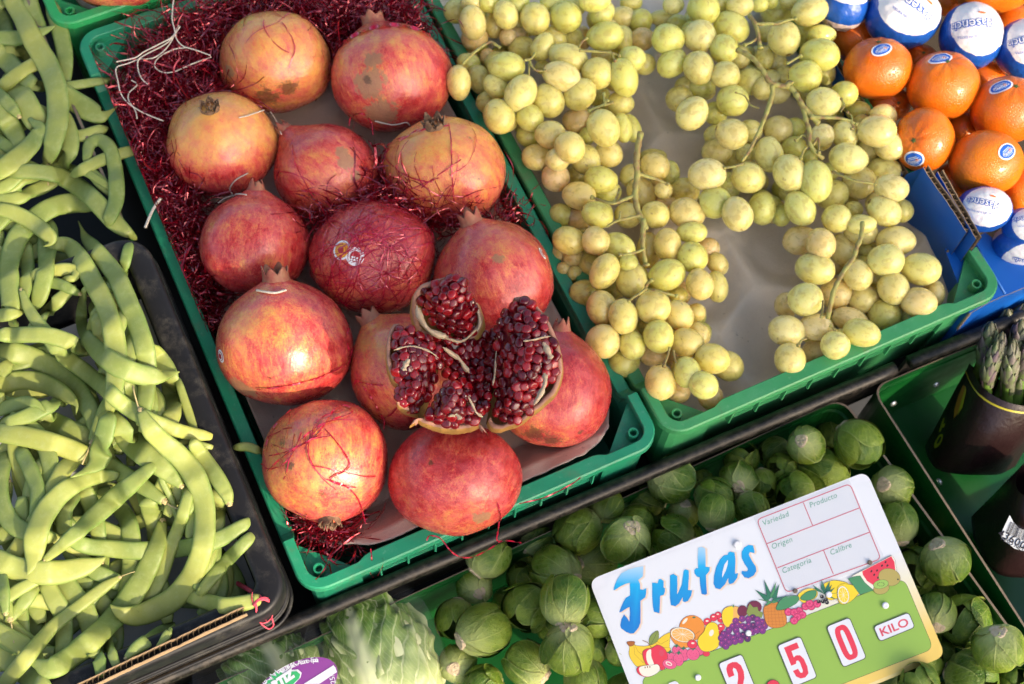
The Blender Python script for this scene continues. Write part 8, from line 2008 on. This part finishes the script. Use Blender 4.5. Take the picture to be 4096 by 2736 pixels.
def net(key, cnt, cx, cy, spread, label):
    rg = random.Random(key + 2); V = MB(); ball = POMS[key]; c = ball[0]
    for k in range(cnt):
        a = rg.uniform(0, 6.28); r = rg.uniform(.1, spread); d = Vector((cx + math.cos(a) * r, cy + math.sin(a) * r, math.sqrt(max(.05, 1 - min(.95, (cx + math.cos(a) * r) ** 2 + (cy + math.sin(a) * r) ** 2))))).normalized(); tng = d.orthogonal().normalized(); tng = Matrix.Rotation(rg.uniform(0, 6.28), 3, d) @ tng; cv = rg.uniform(-.12, .12); pts = []; N = []; w = rg.uniform(.0004, .0011)
        for i in range(rg.randint(8, 16)):
            l = d * (1.018 + .012 * math.sin(i * .7 + k)); p = snap_skin(c, c + CX * l.x * ball[1] + CY * l.y * ball[2] + CZ * l.z * ball[3], .0008 + .0008 * math.sin(i * .7 + k)); pts.append(p); N.append(Matrix.Rotation(rg.uniform(-.6, .6), 3, tng) @ (p - c).normalized())
            d2 = (d + tng * .09).normalized(); tng = (tng - d2 * tng.dot(d2)).normalized(); tng = Matrix.Rotation(cv + rg.uniform(-.15, .15), 3, d2) @ tng; d = d2
            if d.z < .05: break
        if len(pts) > 3: V.ribbon(pts, w, N)
    tag(V.build('tinsel', MT['thread'], smooth=False), label, 'tinsel', kind='stuff')
net(7, 130, 0, .15, .95, 'web of red foil threads wrapped over the stickered pomegranate')
net(5, 16, -.15, -.55, .5, 'loose red foil threads over the underside of the big orange pomegranate')
net(4, 6, .2, -.6, .4, 'few red foil threads over the underside of the scarred small pomegranate')
net(1, 8, 0, .75, .4, 'red foil threads over the back of the yellow orange pomegranate')
net(12, 12, -.5, .2, .5, 'red foil threads along the left side of the near left pomegranate')
RG = 'pale raffia strands at the back left'
TILE['A'] = (0, 0, TS)
for lab, pts, z in (('long raffia strand dropping from the top edge into the tinsel', [(1200, -40), (1188, 60), (1185, 140), (1200, 200), (1215, 270), (1260, 320), (1340, 345), (1450, 385)], .030),
                    ('raffia strand running left with a flat cut end', [(1240, 185), (1180, 260), (1090, 310), (990, 360), (930, 400), (800, 428)], .026), ('raffia strand sweeping back to the crate corner', [(1215, 220), (1150, 330), (1060, 400), (960, 410), (880, 440), (800, 470), (812, 560), (830, 640), (880, 710), (990, 780), (1125, 835)], .022),
                    ('raffia loop lying on the tinsel', [(1455, 395), (1330, 440), (1200, 495), (1120, 500), (1065, 460), (1090, 400), (1190, 345), (1280, 330)], .020), ('raffia strand with a curled lower end', [(1230, 175), (1160, 290), (1000, 380), (950, 420), (955, 500), (985, 555), (1018, 582)], .024), ('kinked raffia strand beside the left rim', [(905, 555), (945, 585), (890, 640), (885, 690), (930, 760), (945, 820)], .016),
                    ('short raffia curl on the yellow topped pomegranate', [(1640, 815), (1700, 800), (1761, 780), (1815, 762)], .0), ('raffia curl between two pomegranates on the left', [(1700, 1185), (1620, 1230), (1580, 1290), (1600, 1340)], .0), ('pale broken stalk lying by the left rim', [(1000, 1568), (1050, 1450), (1105, 1368)], .014), ('raffia strand at the base of an upright crown', [(1500, 1400), (1560, 1360), (1640, 1345), (1700, 1350)], .0),
                    ('raffia end dangling above the tray in the back', [(1860, 770), (1910, 850), (1945, 930)], .0)):
    lie('raffia_strand', lab, pts, .0011 if 'stalk' not in lab else .0024, MT['raffia'], 'raffia', t='A', z=z, group=RG)
lie('raffia_strand', 'white raffia tie round the crown of the blotched pomegranate', [(590, 668), (610, 672), (632, 674), (655, 668)], .0018, MT['raffia'], 'raffia', z=.03, group=RG)
lie('raffia_strand', 'raffia wisp under the russet pomegranate at the back', [(860, 275), (900, 283), (930, 278), (938, 284)], .0012, MT['raffia'], 'raffia', z=.0, group=RG)
# ------------------------------------------------------------------ drop buried pieces that nothing shows of
def prune():
    from mathutils.bvhtree import BVHTree
    top = [o for o in C.objects if o.parent is None and (o.name.startswith('green_bean') or o.name.startswith('brussels_sprout') or o.name.startswith('plastic_crate') or o.name.startswith('price_sign'))]
    V = []; F = []; own = []
    bpy.context.view_layer.update()
    cand = {}
    for r in top:
        ms = [r] if r.type == 'MESH' else list(r.children)
        for o in ms:
            if o.type != 'MESH' or o.name.startswith(('print', 'letter', 'outline')): continue
            M4 = o.matrix_world; n = len(V); vs = [M4 @ v.co for v in o.data.vertices]; V += vs
            for p in o.data.polygons: F.append(tuple(n + i for i in p.vertices)); own.append(r.name)
            if r.get('group') in ('beans buried in the pile', 'sprouts buried in the bin'): cand.setdefault(r.name, []).extend(vs[::3])
    T = BVHTree.FromPolygons(V, F)
    for nm, vs in cand.items():
        seen = 0
        for v in vs:
            d = v - CP; q = Matrix([list(CX), list(CY), list(CZ)]) @ d; u = 2048 + FPX * q.x / -q.z; w_ = 1368 - FPX * q.y / -q.z
            if not (-60 < u < 4156 and -60 < w_ < 2796): continue
            hit = T.ray_cast(CP, d.normalized())
            if hit[0] is not None and (own[hit[2]] == nm or hit[3] > d.length - .001): seen += 1
            if seen > 5: break
        if seen <= 5:
            o = bpy.data.objects[nm]
            for ch in list(o.children): bpy.data.objects.remove(ch)
            bpy.data.objects.remove(o)
prune()
